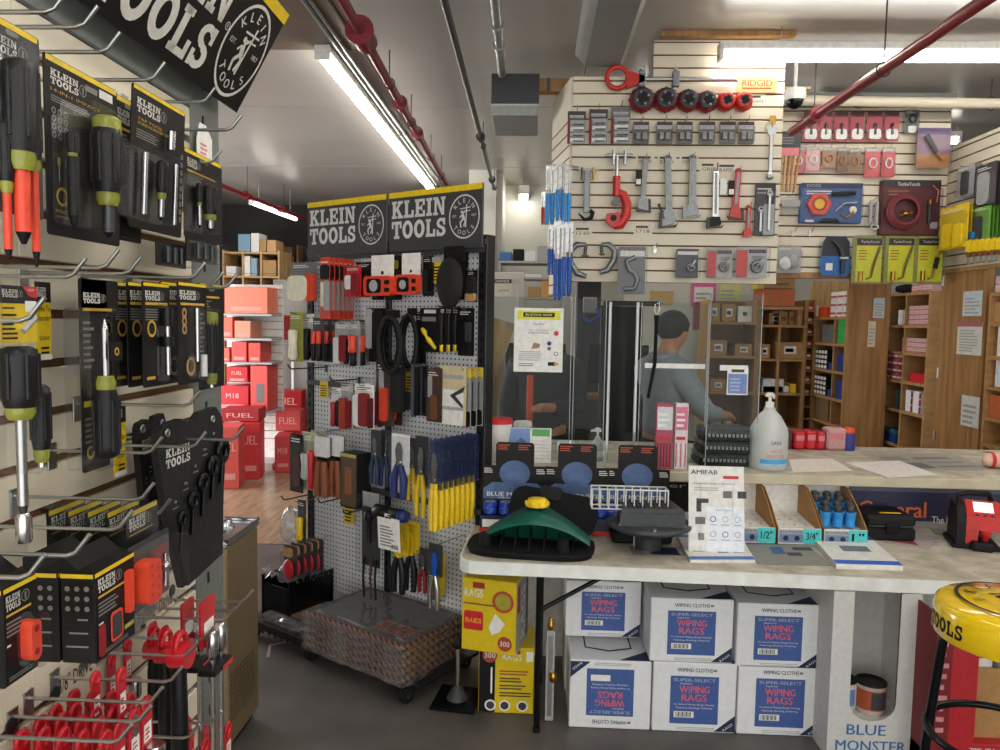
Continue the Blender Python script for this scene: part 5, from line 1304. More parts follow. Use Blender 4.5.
for i in range(n + 1):
 x = -.21 + .46 * i / n; q = (x - .02) / .235
 zf = .045 + .085 * max(0, 1 - q * q); zb = .05 + .155 * (1 - abs(q)) ** .8 if abs(q) < 1 else .05
 vs += [(x, -.09 + .02 * abs(q), zf), (x, -.085 + .02 * abs(q), zf + .012), (x, .03, zb), (x, .06, .03)]
for i in range(n):
 for j in range(3):
  fs.append((4 * i + j, 4 * i + 4 + j, 4 * i + 5 + j, 4 * i + 1 + j))
m.add(vs, fs, 'dgreen', True); m.build('cover', t)
m = MB(); m.lathe([(.05, .185), (.05, .2), (.042, .205), (.04, .215), (.01, .217)], 'yellow', (.02, .02, 0), n=20)
for i in range(10):
 a = 2 * math.pi * i / 10; m.box(.02 + .047 * math.cos(a), .02 + .047 * math.sin(a), .196, .012, .012, .02, 'yellow', .003)
m.build('knob', t)
q = p.copy(); q.x += .075; q.y += .10
t = thing('rubber_gasket', 'black rounded rubber lid leaning behind the green cover', 'lid', (q.x, q.y + .06, TZ + .001), R(-8))
m = MB(); m.T = Matrix.Rotation(R(-24), 4, 'X')
m.T = m.T @ Matrix.Translation((0, 0, .01)) @ Matrix.Rotation(R(7), 4, 'Y'); m.rslab(0, .115, .40, .18, -.015, .015, .06, 'blackmatte'); m.rslab(-.02, .19, .1, .06, -.03, .01, .015, 'black'); m.T = Matrix(); m.build('lid_body', t)
a = PY(592, 505, 3.15); b = PY(668, 505, 3.15)
t = thing('wire_rack', 'small white wire rack standing behind the grey iron drain', 'rack', (a.x, 3.15, 0))
zb_ = a.z - .015; zt = PY(630, 490, 3.15).z; W = b.x - a.x
m = MB()
for z in (zb_, zt):
 m.tube([(0, 0, z), (W, 0, z), (W, .07, z), (0, .07, z)], .004, 'white', n=6, closed=True)
for i in range(10):
 x = W * i / 9; m.tube([(x, 0, zb_), (x, 0, zt)], .003, 'white', n=6); m.tube([(x, .07, zb_), (x, .07, zt)], .003, 'white', n=6)
 m.tube([(x, 0, zb_), (x, .07, zb_)], .003, 'white', n=6)
m.build('basket', t)
for x in (W * .6, W * .85):
 for y in (.07,):
  m = MB(); m.cyl((x, y, TZ), (x, y, zb_), .004, 'white', n=6); m.build('leg', t)
mat('disp_blue', '#4c6590', .55, noise=.2, scale=25)
mat('tape_blue', '#1545b5', .3)
def tape_display(px, label, loc=None):
 z0 = TZ + .002
 p = PY(px, 530, 3.42); p.z = z0
 t = thing('tape_display', label, 'display box', p, R(-2))
 w = .302
 k = 3.48 / 745
 H = 1.7 - z0 - (443 - 321) * k
 zs = 1.7 - z0 - (467 - 321) * k
 zn = 1.7 - z0 - (497 - 321) * k
 m = MB(); out = [(-w / 2, .0), (w / 2, 0), (w / 2, zs), (w * .30, zs), (w * .30, H - .012), (w * .27, H), (-w * .27, H), (-w * .30, H - .012), (-w * .30, zs), (-w / 2, zs)]
 m.prism(out, .06, .064, 'card_black')
 m.poly([(-w * .49, zn - .02), (w * .49, zn - .02), (w * .49, zn + .03), (w * .34, zn + .06), (-w * .34, zn + .06), (-w * .49, zn + .03)], .0594, 'disp_blue')
 m.poly([(math.cos(R(a)) * w * .24, zn + .105 + math.sin(R(a)) * .062) for a in range(0, 360, 20)], .0590, 'disp_blue')
 m.text('BLUE MONSTER', 0, zn + .004, .0586, .021, 'white', bold=.03, w=w * .86); m.text('PTFE Thread Sealing Tape', 0, zn - .015, .0586, .010, 'white', w=w * .5)
 for s_ in (-1, 1):
  m.lines(s_ * w * .41 - w * .07, s_ * w * .41 + w * .07, zs - .035, zs - .008, 3, .0588, 'print_white', seed=3)
  m.lines(s_ * w * .16 - w * .11, s_ * w * .16 + w * .11, H - .035, H - .006, 3, .0588, '#b5502f', seed=4)
 m.build('header_card', t)
 m = MB(); m.bx(-w / 2, w / 2, -.06, .06, 0, .006, 'navy'); m.bx(-w / 2, -w / 2 + .004, -.06, .06, 0, .09, 'navy'); m.bx(w / 2 - .004, w / 2, -.06, .06, 0, .09, 'navy'); m.bx(-w / 2, w / 2, -.06, -.056, 0, .075, '#17223f'); m.bx(-w / 2, w / 2, -.0605, -.06, 0, .018, 'red')
 m.patch(-w * .46, .022, -w * .14, .058, -.0606, 'paper'); m.lines(w * .0, w * .4, .025, .06, 4, -.0606, 'lgrey'); m.build('tray', t)
 for i in range(4):
  for j in range(2):
   m = MB(); c_ = (-w * .37 + i * w * .245, .015 - .055 * 0 + (j - .3) * .02, .07 + .026 * j); m.lathe([(.032, 0), (.032, .024), (.026, .025), (.024, .025)], 'tape_blue', c_, n=18); m.lathe([(.024, .0252), (.012, .0252)], 'lgrey', c_, n=14, ends=False)
   m.build('tape_roll', t)
 return t
tape_display(513, 'black and blue tape display box nearest the yellow pliers, white tray label showing')
tape_display(576, 'black and blue tape display box standing in the middle, behind the black lid')
tape_display(637, 'black and blue tape display box standing behind the grey iron drain')
a = PY(689, 540, 3.12); b = PY(745, 540, 3.12)
t = thing('flyer_stand', 'white upright flyer with dark pipe elbow picture in front of the bins', 'flyer', ((a.x + b.x) / 2, 3.12, TZ + .001))
W = b.x - a.x; H = PY(717, 468, 3.12).z - TZ
m = MB(); m.T = Matrix.Rotation(R(-9), 4, 'X'); m.bx(-W / 2, W / 2, 0, .002, 0, H, 'white')
m.text('AMIFAB', -W * .22, H * .93, -.0008, H * .05, 'navy', bold=.03, w=W * .48); m.rslab(W * .26, H * .875, W * .28, H * .035, -.0012, -.0006, .003, 'red')
m.text('Connecting Fittings to Structures', -W * .05, H * .80, -.0008, H * .024, 'dgrey', w=W * .78); m.lines(-W * .4, W * .05, H * .72, H * .77, 2, -.0008, 'lgrey')
for c_, s_ in ((-.0, .07), (.26, .075)):
 m.bx(W * (.12 + c_), W * (.12 + c_ + .16), -.0016, -.0006, H * .64, H * .72, 'dgrey' if c_ else 'grey', .002)
for (x0, z0, x1, z1) in ((-.36, .58, -.14, .63), (-.36, .48, -.27, .6)):
 m.bx(W * x0, W * x1, -.0016, -.0006, H * z0, H * z1, 'dgrey', .002)
m.bx(W * -.38, W * -.2, -.0016, -.0006, H * .34, H * .42, 'grey'); m.barcode(-W * .33, -W * .22, H * .16, H * .24, -.0012)
m.bx(-W * .17, W * .5, -.0012, -.0006, H * .02, H * .54, '#e9eef6')
for i in range(3):
 for j in range(2):
  cx_, cz_ = W * (-.06 + .22 * i), H * (.40 - .17 * j); m.ring(cx_, cz_, W * .055, W * .042, -.0016, ('navy', 'lgrey', 'cyan')[i] if j == 0 else ('lgrey', 'navy', 'lgrey')[i], n=14); m.patch(cx_ - W * .07, cz_ - H * .07, cx_ + W * .07, cz_ - H * .06, -.0016, 'lgrey')
m.text('Key Features', W * .15, H * .50, -.0016, H * .022, 'grey', w=W * .3)
m.T = Matrix(); m.build('flyer_sheet', t)
m = MB(); m.prism([(0, 0), (.10, 0), (.045, H * .8), (.03, H * .8)], -W * .3, -W * .28, 'clear', axis='x'); m.prism([(0, 0), (.10, 0), (.03, H * .8)], W * .28, W * .3, 'clear', axis='x'); m.build('easel', t)
bins = []
for k, (xa, xb, size) in enumerate(((733, 776, '1/2"'), (777, 822, '3/4"'), (823, 868, '1"'))):
 yb = 3.30; a = PY(xa, 530, yb); b = PY(xb, 532, yb); W = b.x - a.x
 t = thing('parts_bin', 'open white cardboard bin with cyan tag handwritten ' + ('half inch, partly behind the flyer' if k == 0 else 'three quarter inch, empty between its brown sides' if k == 1 else 'one inch, full of blue fittings'), 'bin', (a.x, yb, TZ + .001))
 m = MB(); D = .30; Hb = .245
 m.bx(.002, W - .002, 0, .003, 0, .075, 'white'); m.bx(.002, W - .002, D - .003, D, 0, .22, 'white'); m.bx(.002, W - .002, .003, D - .003, 0, .003, 'white'); m.prism([(.003, .055), (.05, .06), (D - .01, .075), (D - .01, .07), (.003, .05)], .004, W - .004, 'white', axis='x')
 for x in (.002, W - .006):
  m.prism([(0, 0), (D, 0), (D, .212), (.21, .212), (.10, .15), (0, .075)], x, x + .004, 'card', axis='x')
 for i in range(3):
  for j in range(3):
   m.add([(W * (.25 + .25 * i) + .008 * math.cos(q * math.pi / 4), .06 + .07 * j + .01 * math.sin(q * math.pi / 4), .0745 + j * .004) for q in range(8)], [tuple(range(8))], 'lgrey')
 m.build('bin_body', t)
 m = MB(); m.patch(W * .04, .008, W * .60, .068, -.0006, 'lgrey'); m.text('BLUE MONSTER', W * .32, .058, -.0010, .009, 'navy', w=W * .5); m.patch(W * .06, .012, W * .58, .048, -.0010, '#6f86ad'); m.disc(W * .2, .03, .012, -.0014, 'navy', n=12); m.disc(W * .45, .03, .012, -.0014, 'navy', n=12); m.build('printed_label', t)
 m = MB(); m.patch(W * .58, .006, W * .99, .073, -.0016, 'cyan'); m.text(size, W * .78, .042, -.0022, .034, 'black', bold=.02, w=W * .26); m.build('paper_tag', t, label='cyan handwritten size tag')
 bins.append((a.x, yb, W))
ax, yb, W = bins[2]
proto = None
k = 0
for i in range(3):
 for j in range(4):
  x = ax + W * (.2 + .28 * i) + (.01 if j % 2 else -.01); y = yb + .055 + .062 * j; z = TZ + .074 + .008 * j
  if i == 2 and j == 0:
   pass
  if proto is None:
   proto = thing('pipe_fitting', 'blue pipe fitting with black cap crowded in the one inch bin', 'fitting', (x, y, z), 0, 'blue fittings in the one inch bin')
   m = MB(); m.lathe([(.021, 0), (.024, .01), (.021, .02), (.023, .05), (.025, .055), (.025, .068)], 'skyblue', n=14); m.build('body', proto)
   m = MB(); m.lathe([(.017, .068), (.019, .075), (.019, .09), (.010, .096)], 'dgrey', n=12); m.build('cap', proto)
  else:
   dup(proto, (x, y, z))
a = PY(866, 527, 3.40); b = PY(917, 527, 3.40)
t = thing('tool_case', 'black hard case with yellow sticker lying beside the one inch bin', 'case', ((a.x + b.x) / 2, 3.40, TZ + .001))
W = b.x - a.x
m = MB(); m.bx(-W / 2, W / 2, 0, .21, 0, .06, 'black', .01); m.build('base', t)
m = MB(); m.bx(-W / 2, W / 2, 0, .21, .062, .115, 'black', .014); m.patch(-W * .44, .066, W * .44, .072, -.0006, 'dgrey'); m.add([(-W * .12, .05, .1155), (W * .3, .05, .1155), (W * .3, .075, .1155), (-W * .12, .075, .1155)], [(0, 1, 2, 3)], 'yellow'); m.build('lid', t)
m = MB(); m.bx(-W * .12, W * .16, -.008, 0, .035, .085, 'blackgloss', .004); m.build('latch', t)
def sheet(name, label, pts, z, m_, prints=(), thick=.002, cat='paper'):
 """flat sheet lying on a surface, from its corners in the picture (first corner is its origin for print)"""
 q = [PZ(x, y, z) for x, y in pts]; c_ = sum(q, Vector()) / len(q)
 m = MB(); m.prism([((v - c_).x, (v - c_).y) for v in q], 0.0006, thick, m_, axis='z')
 o0 = q[0] - c_; ex = q[1] - q[0]; ey = q[-1] - q[0]
 for x0, y0, x1, y1, mm in prints:
  m.add([tuple((o0 + ex * a_ + ey * b_) + Vector((0, 0, thick + .0004))) for a_, b_ in ((x0, y0), (x1, y0), (x1, y1), (x0, y1))], [(0, 1, 2, 3)], mm)
 return single(m, name, label, cat, (c_.x, c_.y, z))
sheet('brochure', 'stack of white and blue brochures with small pipe pictures beside the drain', [(690, 563), (755, 563), (740, 538), (677, 538)], TZ, 'white', [(0, 0, 1, .12, '#3f74c0'), (.12, .3, .3, .42, '#5b6f9b'), (.12, .58, .32, .72, '#6d7f9f'), (.42, .55, .72, .78, '#54719f'), (.5, .25, .66, .36, '#6d7f9f'), (.75, .25, .92, .36, '#54719f'), (0, .9, 1, 1, '#4a7fc9')], .014, 'brochure')
sheet('brochure', 'grey brochure lying between the blue brochure stacks', [(757, 565), (832, 566), (800, 540), (743, 538)], TZ, '#8f8d87', [(0, .72, 1, 1, '#4d4b47'), (.08, .8, .6, .92, 'white'), (.3, .35, .48, .62, '#3c6a9c'), (.5, .3, .7, .42, 'dgrey'), (.62, .5, .9, .62, 'dgrey')], .004, 'brochure')
sheet('brochure', 'thick stack of white and bright blue brochures in front of the one inch bin', [(836, 569), (903, 571), (866, 539), (809, 538)], TZ, 'white', [(0, .8, .7, 1, '#5b55b0'), (.55, .8, 1, 1, '#3b6bc0'), (.3, .4, .75, .58, '#6b7077'), (0, 0, 1, .12, '#2b66cf')], .022, 'brochure')
sheet('flyer', 'speckled red and white flyer lying beside the black case', [(885, 543), (928, 550), (938, 538), (900, 526), (868, 529)], TZ, '#b3a8a6', [(.1, .2, .9, .5, '#9c3d48'), (.1, .55, .8, .8, '#6d6f8a')], .002, 'flyer')
sheet('flyer', 'glossy grey magazine with a pink edge beside the red tool charger', [(935, 534), (968, 540), (966, 520), (918, 518)], TZ, '#8b8683', [(0, .5, .7, .75, '#c2476a'), (.3, .8, .9, .98, '#55737a')], .003, 'magazine')
sheet('paper_sheet', 'blank pale pink-white pages on the back counter beside the jug', [(793, 472), (853, 471), (832, 459), (789, 460)], SZ, '#f0e6e0', (), .003)
sheet('paper_sheet', 'blank white pages on the back counter beside the newspaper', [(888, 478), (937, 475), (899, 461), (846, 463)], SZ, '#efe9e4', (), .003)
sheet('newspaper', 'open newspaper spread over the back counter', [(905, 471), (992, 470), (952, 453), (862, 455)], SZ, '#a8a49b', [(.08, .1, .44, .45, '#6d6c6a'), (.5, .15, .95, .25, '#77767a'), (.5, .4, .95, .5, '#85848a'), (.1, .6, .4, .85, '#8d8c8c'), (.5, .65, .95, .8, '#7a797d')], .002, 'newspaper')
p = PZ(990, 468, SZ)
m = MB(); m.T = Matrix.Rotation(R(90), 4, 'Y'); m.lathe([(.005, -.06), (.034, -.045), (.04, 0), (.04, .05), (.01, .08)], '#d8b49c', n=14); m.lathe([(.0405, -.03), (.0405, -.012)], 'red', n=14, ends=False); m.T = Matrix()
single(m, 'candy_bag', 'pale wrapper with red bands lying at the edge of the back counter', 'packet', (p.x + .02, p.y, SZ + .042))
yg = PZ(960, 552, TZ).y; a = PY(958, 553, yg)
t = thing('vacuum_gauge', 'red and black benchtop device with small lit screen and carry handle', 'device', (a.x + .10, yg + .03, TZ + .001), R(-18))
mat('dev_red', '#c62a28', .35)
m = MB(); m.bx(-.10, .09, .0, .20, 0, .022, 'black', .006); m.prism([(-.01, .02), (.19, .02), (.19, .12), (.15, .19), (.02, .19), (-.01, .12)], -.085, -.05, 'black', axis='x'); m.bx(-.03, .06, -.03, .05, 0, .04, 'black', .01); m.build('base', t)
m = MB(); m.prism([(-.01, .09), (.17, .06), (.17, .17), (.09, .205), (.05, .205), (-.01, .15)], -.05, .085, 'dev_red', axis='x'); m.prism([(.01, .02), (.17, .02), (.17, .10), (.01, .10)], -.048, .0, 'dev_red', axis='x'); m.build('housing', t)
m = MB(); m.lathe([(.026, .09), (.024, .06), (.014, .055), (.012, .035)], 'dev_red', (.03, .02, 0), n=16); m.build('nozzle', t)
mat('screen_lit', '#f3dfe4', .3, emit=1.0)
m = MB(); d = Vector((0, .06, .055)).normalized()
def onface(x, s_, e=.001):
 return (x, -.01 + .06 * s_, .15 + .055 * s_ + e)
m.add([onface(-.02, .3, .002), (onface(.055, .3, .002)), (onface(.055, .95, .002)), (onface(-.02, .95, .002))], [(0, 1, 2, 3)], 'screen_lit'); m.build('screen', t)
m = MB()
for x in (-.01, .02, .05):
 m.box(x, -.004, .158, .014, .012, .008, 'dgrey', .003)
m.build('button', t)
m = MB(); m.tube([(-.07, .05, .18), (-.075, .07, .225), (-.03, .09, .235), (.05, .09, .235), (.07, .12, .19)], .012, 'black', n=8); m.build('handle', t)
p = tw(802, 521)
p = PZ(937, 520, TZ); m = MB(); m.lathe([(.035, 0), (.03, .015), (.012, .025)], 'dgreen', n=16); single(m, 'pipe_plug', 'small green cap lying on the table behind the red and white flyer', 'cap', (p.x, p.y, TZ + .001))
a = PZ(771, 470, SZ); k = a.y / 745
t = thing('sanitizer_jug', 'large translucent pump jug of hand sanitizer on the back counter', 'jug', (a.x, a.y + .06, SZ + .001))
r_ = .092
m = MB(); m.lathe([(r_ * .92, 0), (r_, .012), (r_, .17), (r_ * .93, .20), (r_ * .6, .255), (r_ * .3, .285), (r_ * .28, .30)], 'milky', n=24); jug = m
m = MB(); m.cyl((0, 0, .30), (0, 0, .325), .02, 'white', n=14); m.cyl((0, 0, .325), (0, 0, .35), .008, 'white', n=10); m.lathe([(.022, .35), (.024, .36), (.014, .37)], 'white', n=14); q = m.build('pump', t); m = MB(); m.tube([(0, 0, .358), (.0, -.05, .358), (0, -.06, .35)], .006, 'white', n=8); m.build('nozzle', q)
m = jug
for (a0, a1, z0, z1, mm) in ((-70, 50, .033, .055, '#4aa4d8'), (-70, 50, .025, .033, '#9cc7e0')):
 vs = []
 for i in range(9):
  an = R(-90 + 10 + a0 * .7 + (a1 - a0) * .75 * i / 8); vs += [((r_ + .001) * math.cos(an), (r_ + .001) * math.sin(an), z0), ((r_ + .001) * math.cos(an), (r_ + .001) * math.sin(an), z1)]
 m.add(vs, [(2 * i, 2 * i + 2, 2 * i + 3, 2 * i + 1) for i in range(8)], mm)
n0 = len(m.v)
m.text('SANI', .01, .135, 0, .018, 'navy', w=.05); m.text('HAND', .015, .095, 0, .018, '#c46a5a', w=.06); m.text('SANITIZER', .012, .07, 0, .018, '#c46a5a', w=.095)
m.v[n0:] = [((r_ + .0012) * math.sin(v[0] / r_ ), -(r_ + .0012) * math.cos(v[0] / r_), v[2]) for v in m.v[n0:]]
m.build('jug_body', t)
for k, (yy, lab) in enumerate(((466, 'lowest of three black plastic cases stacked behind the clear screen'), (455, 'middle one of three black plastic cases stacked behind the clear screen'), (441, 'topmost of three black plastic cases stacked behind the clear screen'))):
 a = PZ(702, 467, SZ); b = PZ(752, 468, SZ); W = b.x - a.x
 t = thing('socket_case', lab, 'case', ((a.x + b.x) / 2 + .01 * (k - 1), a.y + .12, SZ + .001 + .062 * k))
 m = MB(); m.bx(-W / 2, W / 2, -.1, .1, 0, .032, 'black', .006); m.build('base', t)
 m = MB(); m.bx(-W / 2, W / 2, -.1, .1, .033, .060, 'dgrey', .008)
 for i in range(11):
  m.bx(-W * .42 + i * W * .08, -W * .42 + i * W * .08 + .012, -.102, -.098, .022, .038, 'lgrey', .001)
 m.build('lid', t)
def tub(px, py, r, h, label, body, lid, name='wipes_tub', lz=.02):
 p = PZ(px, py, SZ)
 t = thing(name, label, 'tub', (p.x, p.y + r, SZ + .001))
 m = MB(); m.lathe([(r * .96, 0), (r, .006), (r, h - lz)], body, n=20); m.build('tub_body', t)
 m = MB(); m.lathe([(r * 1.04, h - lz), (r * 1.04, h), (r * .9, h + .006)], lid, n=20); m.build('lid', t)
 return t
tub(498, 462, .066, .205, 'white wipes tub with a wide red lid beside the desk calendar', 'white', 'red')
tub(522, 460, .045, .185, 'white tub with white lid and blue label behind the desk calendar', '#6d9ec6', 'white')
tub(566, 455, .045, .06, 'low round white dome behind the middle tape display', 'white', 'white', 'dome_cap')
a = PY(500, 462, 3.66); b = PY(551, 462, 3.66)
t = thing('desk_calendar', 'spiral desk calendar with a mountain picture and green month grid', 'calendar', ((a.x + b.x) / 2, 3.66, SZ + .001))
W = b.x - a.x; H = PY(525, 428, 3.66).z - SZ
m = MB(); m.T = Matrix.Rotation(R(-14), 4, 'X'); m.bx(-W / 2, W / 2, 0, .003, 0, H, 'white'); m.patch(-W * .48, 0, W * .08, H * .97, -.0006, '#6f8fc4'); m.poly([(-W * .48, 0), (W * .08, 0), (W * .08, H * .5), (-W * .1, H * .72), (-W * .3, H * .45), (-W * .48, H * .6)], -.0010, '#54628f')
m.patch(W * .12, H * .76, W * .47, H * .96, -.0006, '#55a552')
for i in range(6):
 m.patch(W * .12, H * (.12 + .1 * i), W * .47, H * (.13 + .1 * i), -.0006, 'lgrey')
for i in range(20):
 m.torus((-W * .47 + W * .94 * i / 19, .001, H), .006, .0012, 'dsteel', axis='x', n=8, k=4)
m.T = Matrix(); m.build('pages', t)
m = MB(); m.prism([(0, 0), (.10, 0), (.05, H * .96)], -W * .4, W * .4, 'dgrey', axis='x') if False else m.bx(-W * .4, W * .4, .09, .093, 0, H * .9, 'dgrey'); m.build('easel', t)
p = PZ(598, 462, SZ)
t = thing('pump_bottle', 'clear hand gel bottle with white pump behind the tape displays', 'bottle', (p.x, p.y + .05, SZ + .001))
m = MB(); m.lathe([(.03, 0), (.034, .01), (.034, .085), (.014, .11), (.013, .12)], 'milky', n=18); m.lathe([(.0345, .02), (.0345, .05)], 'paper', n=18, ends=False); m.build('bottle_body', t)
m = MB(); m.cyl((0, 0, .12), (0, 0, .145), .006, 'white', n=10); m.lathe([(.018, .145), (.02, .152), (.012, .165)], 'white', n=12); m.tube([(0, 0, .155), (-.035, -.01, .15)], .006, 'white', n=8); m.build('pump', t)
for k, (xa, xb, lab) in enumerate(((655, 674, 'pink and red hanging packs of blades on the clear screen'), (674, 689, 'white and pink hanging pack of blades beside the red ones on the clear screen'))):
 a = PY(xa, 467, 3.58); b = PY(xb, 404, 3.58); W = b.x - a.x; H = b.z - a.z
 t = thing('blade_pack', lab, 'blade pack', ((a.x + b.x) / 2, 3.58, SZ + .001))
 H = b.z - SZ
 m = MB(); m.bx(-W / 2, W / 2, 0, .04, 0, H, ('#a8465a', '#d8cbd0')[k], .002); m.patch(-W * .45, H * .6, W * .45, H * .95, -.0006, '#d0708a' if k else '#c8cfd4')
 for i in range(5):
  m.patch(-W * .42 + i * W * .18, H * .04, -W * .33 + i * W * .18, H * .4, -.0006, 'maroon' if k == 0 else ('white' if i % 2 else '#c0506a'))
 m.patch(-W * .4, H * .45, W * .3, H * .5, -.0008, 'red'); m.lines(-W * .4, W * .4, H * .65, H * .9, 3, -.001, 'white'); m.build('pack_body', t)
mat('carton_white', '#e3e5e7', .6, noise=.03)
mat('label_blue', '#3f5c9c', .5, noise=.06)
def rag_carton(p, w, d, h, rz, label, flip=False, logo=True):
 t = thing('rag_carton', label, 'carton', p, rz, None)
 m = MB(); m.box(0, d / 2, h / 2, w, d, h, 'carton_white', .004); s_ = -1 if flip else 1
 zc = h / 2
 def P(x0, z0, x1, z1, mm, y=-.0006):
  m.patch(min(x0, x1) * w, zc + s_ * min(z0, z1) * h if s_ > 0 else zc - max(z0, z1) * h, max(x0, x1) * w, zc + s_ * max(z0, z1) * h if s_ > 0 else zc - min(z0, z1) * h, y, mm)
 def Tt(s, x, z, hh, mm, ww, y=-.0012, b=.02):
  m.text(s, x * w * s_, zc + s_ * z * h, y, hh * h, mm, bold=b, w=ww * w, rot=math.pi if flip else 0)
 P(-.29, -.38, .29, .31, 'label_blue')
 Tt('SUPER-SELECT', 0, .255, .045, '#aeb6c8', .5); Tt('Superior', -.1, .20, .03, 'white', .15, b=0)
 Tt('WIPING', 0, .12, .10, '#e2656a', .36, b=.04); Tt('RAGS', 0, .0, .10, '#e2656a', .30, b=.04)
 Tt('For General Wiping, Garage Cleaning', 0, -.1, .03, 'white', .48, b=0); Tt('Cleaning, Dusting, Polishing', 0, -.15, .03, 'white', .44, b=0)
 P(-.24, -.29, 0, -.2, 'paper', -.0010); m.barcode(-.22 * w * s_ if s_ > 0 else 0, 0 if s_ < 0 else -.03 * w, zc + s_ * -.28 * h if s_ > 0 else zc + .21 * h, zc + s_ * -.21 * h if s_ > 0 else zc + .28 * h, -.0014)
 Tt('WIPING CLOTHS', 0, .40, .055, 'navy', .42, b=.02); P(.22, .385, .26, .415, 'grey'); P(-.2, -.44, .25, -.43, 'lgrey'); P(-.2, -.465, .25, -.455, 'lgrey')
 x1 = .495 * w; zb = zc - .48 * h if not flip else zc + .48 * h
 sx = s_
 pts = [(sx * x1, zb), (sx * x1, zb + s_ * .24 * h), (sx * (x1 - .25 * w), zb)]
 m.poly(pts if not flip else pts[::-1][::-1], -.0008, 'navy'); m.text('RAGS', sx * .41 * w, zb + s_ * .07 * h, -.0014, .035 * h, 'white', w=.14 * w, rot=R(38) + (math.pi if flip else 0))
 for (x0, y0, x2, y2) in ((-.30, .25, .30, .75),):
  m.add([(x0 * w, y0 * d + .1 * d, h + .0006), (0, y0 * d, h + .0006), (x2 * w, y0 * d + .1 * d, h + .0006), (x2 * w, y2 * d, h + .0006), (0, y2 * d + .1 * d, h + .0006), (x0 * w, y2 * d, h + .0006)], [(0, 1, 2, 3, 4, 5)], 'navy')
  m.add([(x0 * w * .93, y0 * d + .13 * d, h + .0010), (0, y0 * d + .04 * d, h + .0010), (x2 * w * .93, y0 * d + .13 * d, h + .0010), (x2 * w * .93, y2 * d - .03 * d, h + .0010), (0, y2 * d + .06 * d, h + .0010), (x0 * w * .93, y2 * d - .03 * d, h + .0010)], [(0, 1, 2, 3, 4, 5)], 'carton_white')
  m.add([(x * w, y * d, h + .0006) for x, y in ((.1, .02), (.49, .02), (.49, .3))], [(0, 1, 2)], 'navy')
 m.build('carton_body', t)
 return t
BH = .30
names = [(568, 650, 'front white carton of wiping rags with its label upside down, by the aluminium bar'), (651, 735, 'lower white carton of wiping rags, middle one of the bottom layer'), (736, 821, 'lower white carton of wiping rags touching the cut-out display')]
y0 = 3.03
for k, (xa, xb, lab) in enumerate(names):
 a = PY(xa, 730, y0); b = PY(xb, 735, y0); w = b.x - a.x - .004
 hh = (CAM_H - 0) - 0
 zt = PY((xa + xb) / 2, 661 + 6 * k * .4, y0).z
 rag_carton(((a.x + b.x) / 2, y0 + (.0 if k else -.0), 0.001), w, .34, zt, 0, lab, flip=(k == 0))
names = [(565, 641, 3.20, 'white carton of wiping rags on the upper layer behind the folding brace'), (650, 734, 3.03, 'upper white carton of wiping rags in the middle of the three'), (737, 821, 3.03, 'upper white carton of wiping rags beside the cut-out display')]
for k, (xa, xb, yy, lab) in enumerate(names):
 a = PY(xa, 620, yy); b = PY(xb, 620, yy); w = b.x - a.x - .004
 z0 = PY(690, 661 + 6 * k * .4, y0).z + .004
 if k == 0:
  z0 = PY(600, 637, 3.20).z
 rag_carton(((a.x + b.x) / 2, yy, z0), w, .34, .27 if k else .25, 0, lab)
a = PY(563, 640, 3.38); b = PY(640, 640, 3.34)
t = thing('rag_carton', 'white carton mostly hidden behind the upside-down one, lid print showing', 'carton', ((a.x + b.x) / 2, 3.34, .001))
H = PY(600, 637, 3.20).z - .006; b.x -= .02
m = MB(); m.box(0, .14, H / 2, b.x - a.x, .27, H, 'carton_white', .004); m.bx(-.14, .14, .0, .2, H, H + .0006, 'navy'); m.bx(-.11, .11, .03, .17, H + .0006, H + .001, 'carton_white'); m.build('carton_body', t)
mat('rag_yellow', '#d9bd16', .35, noise=.05)
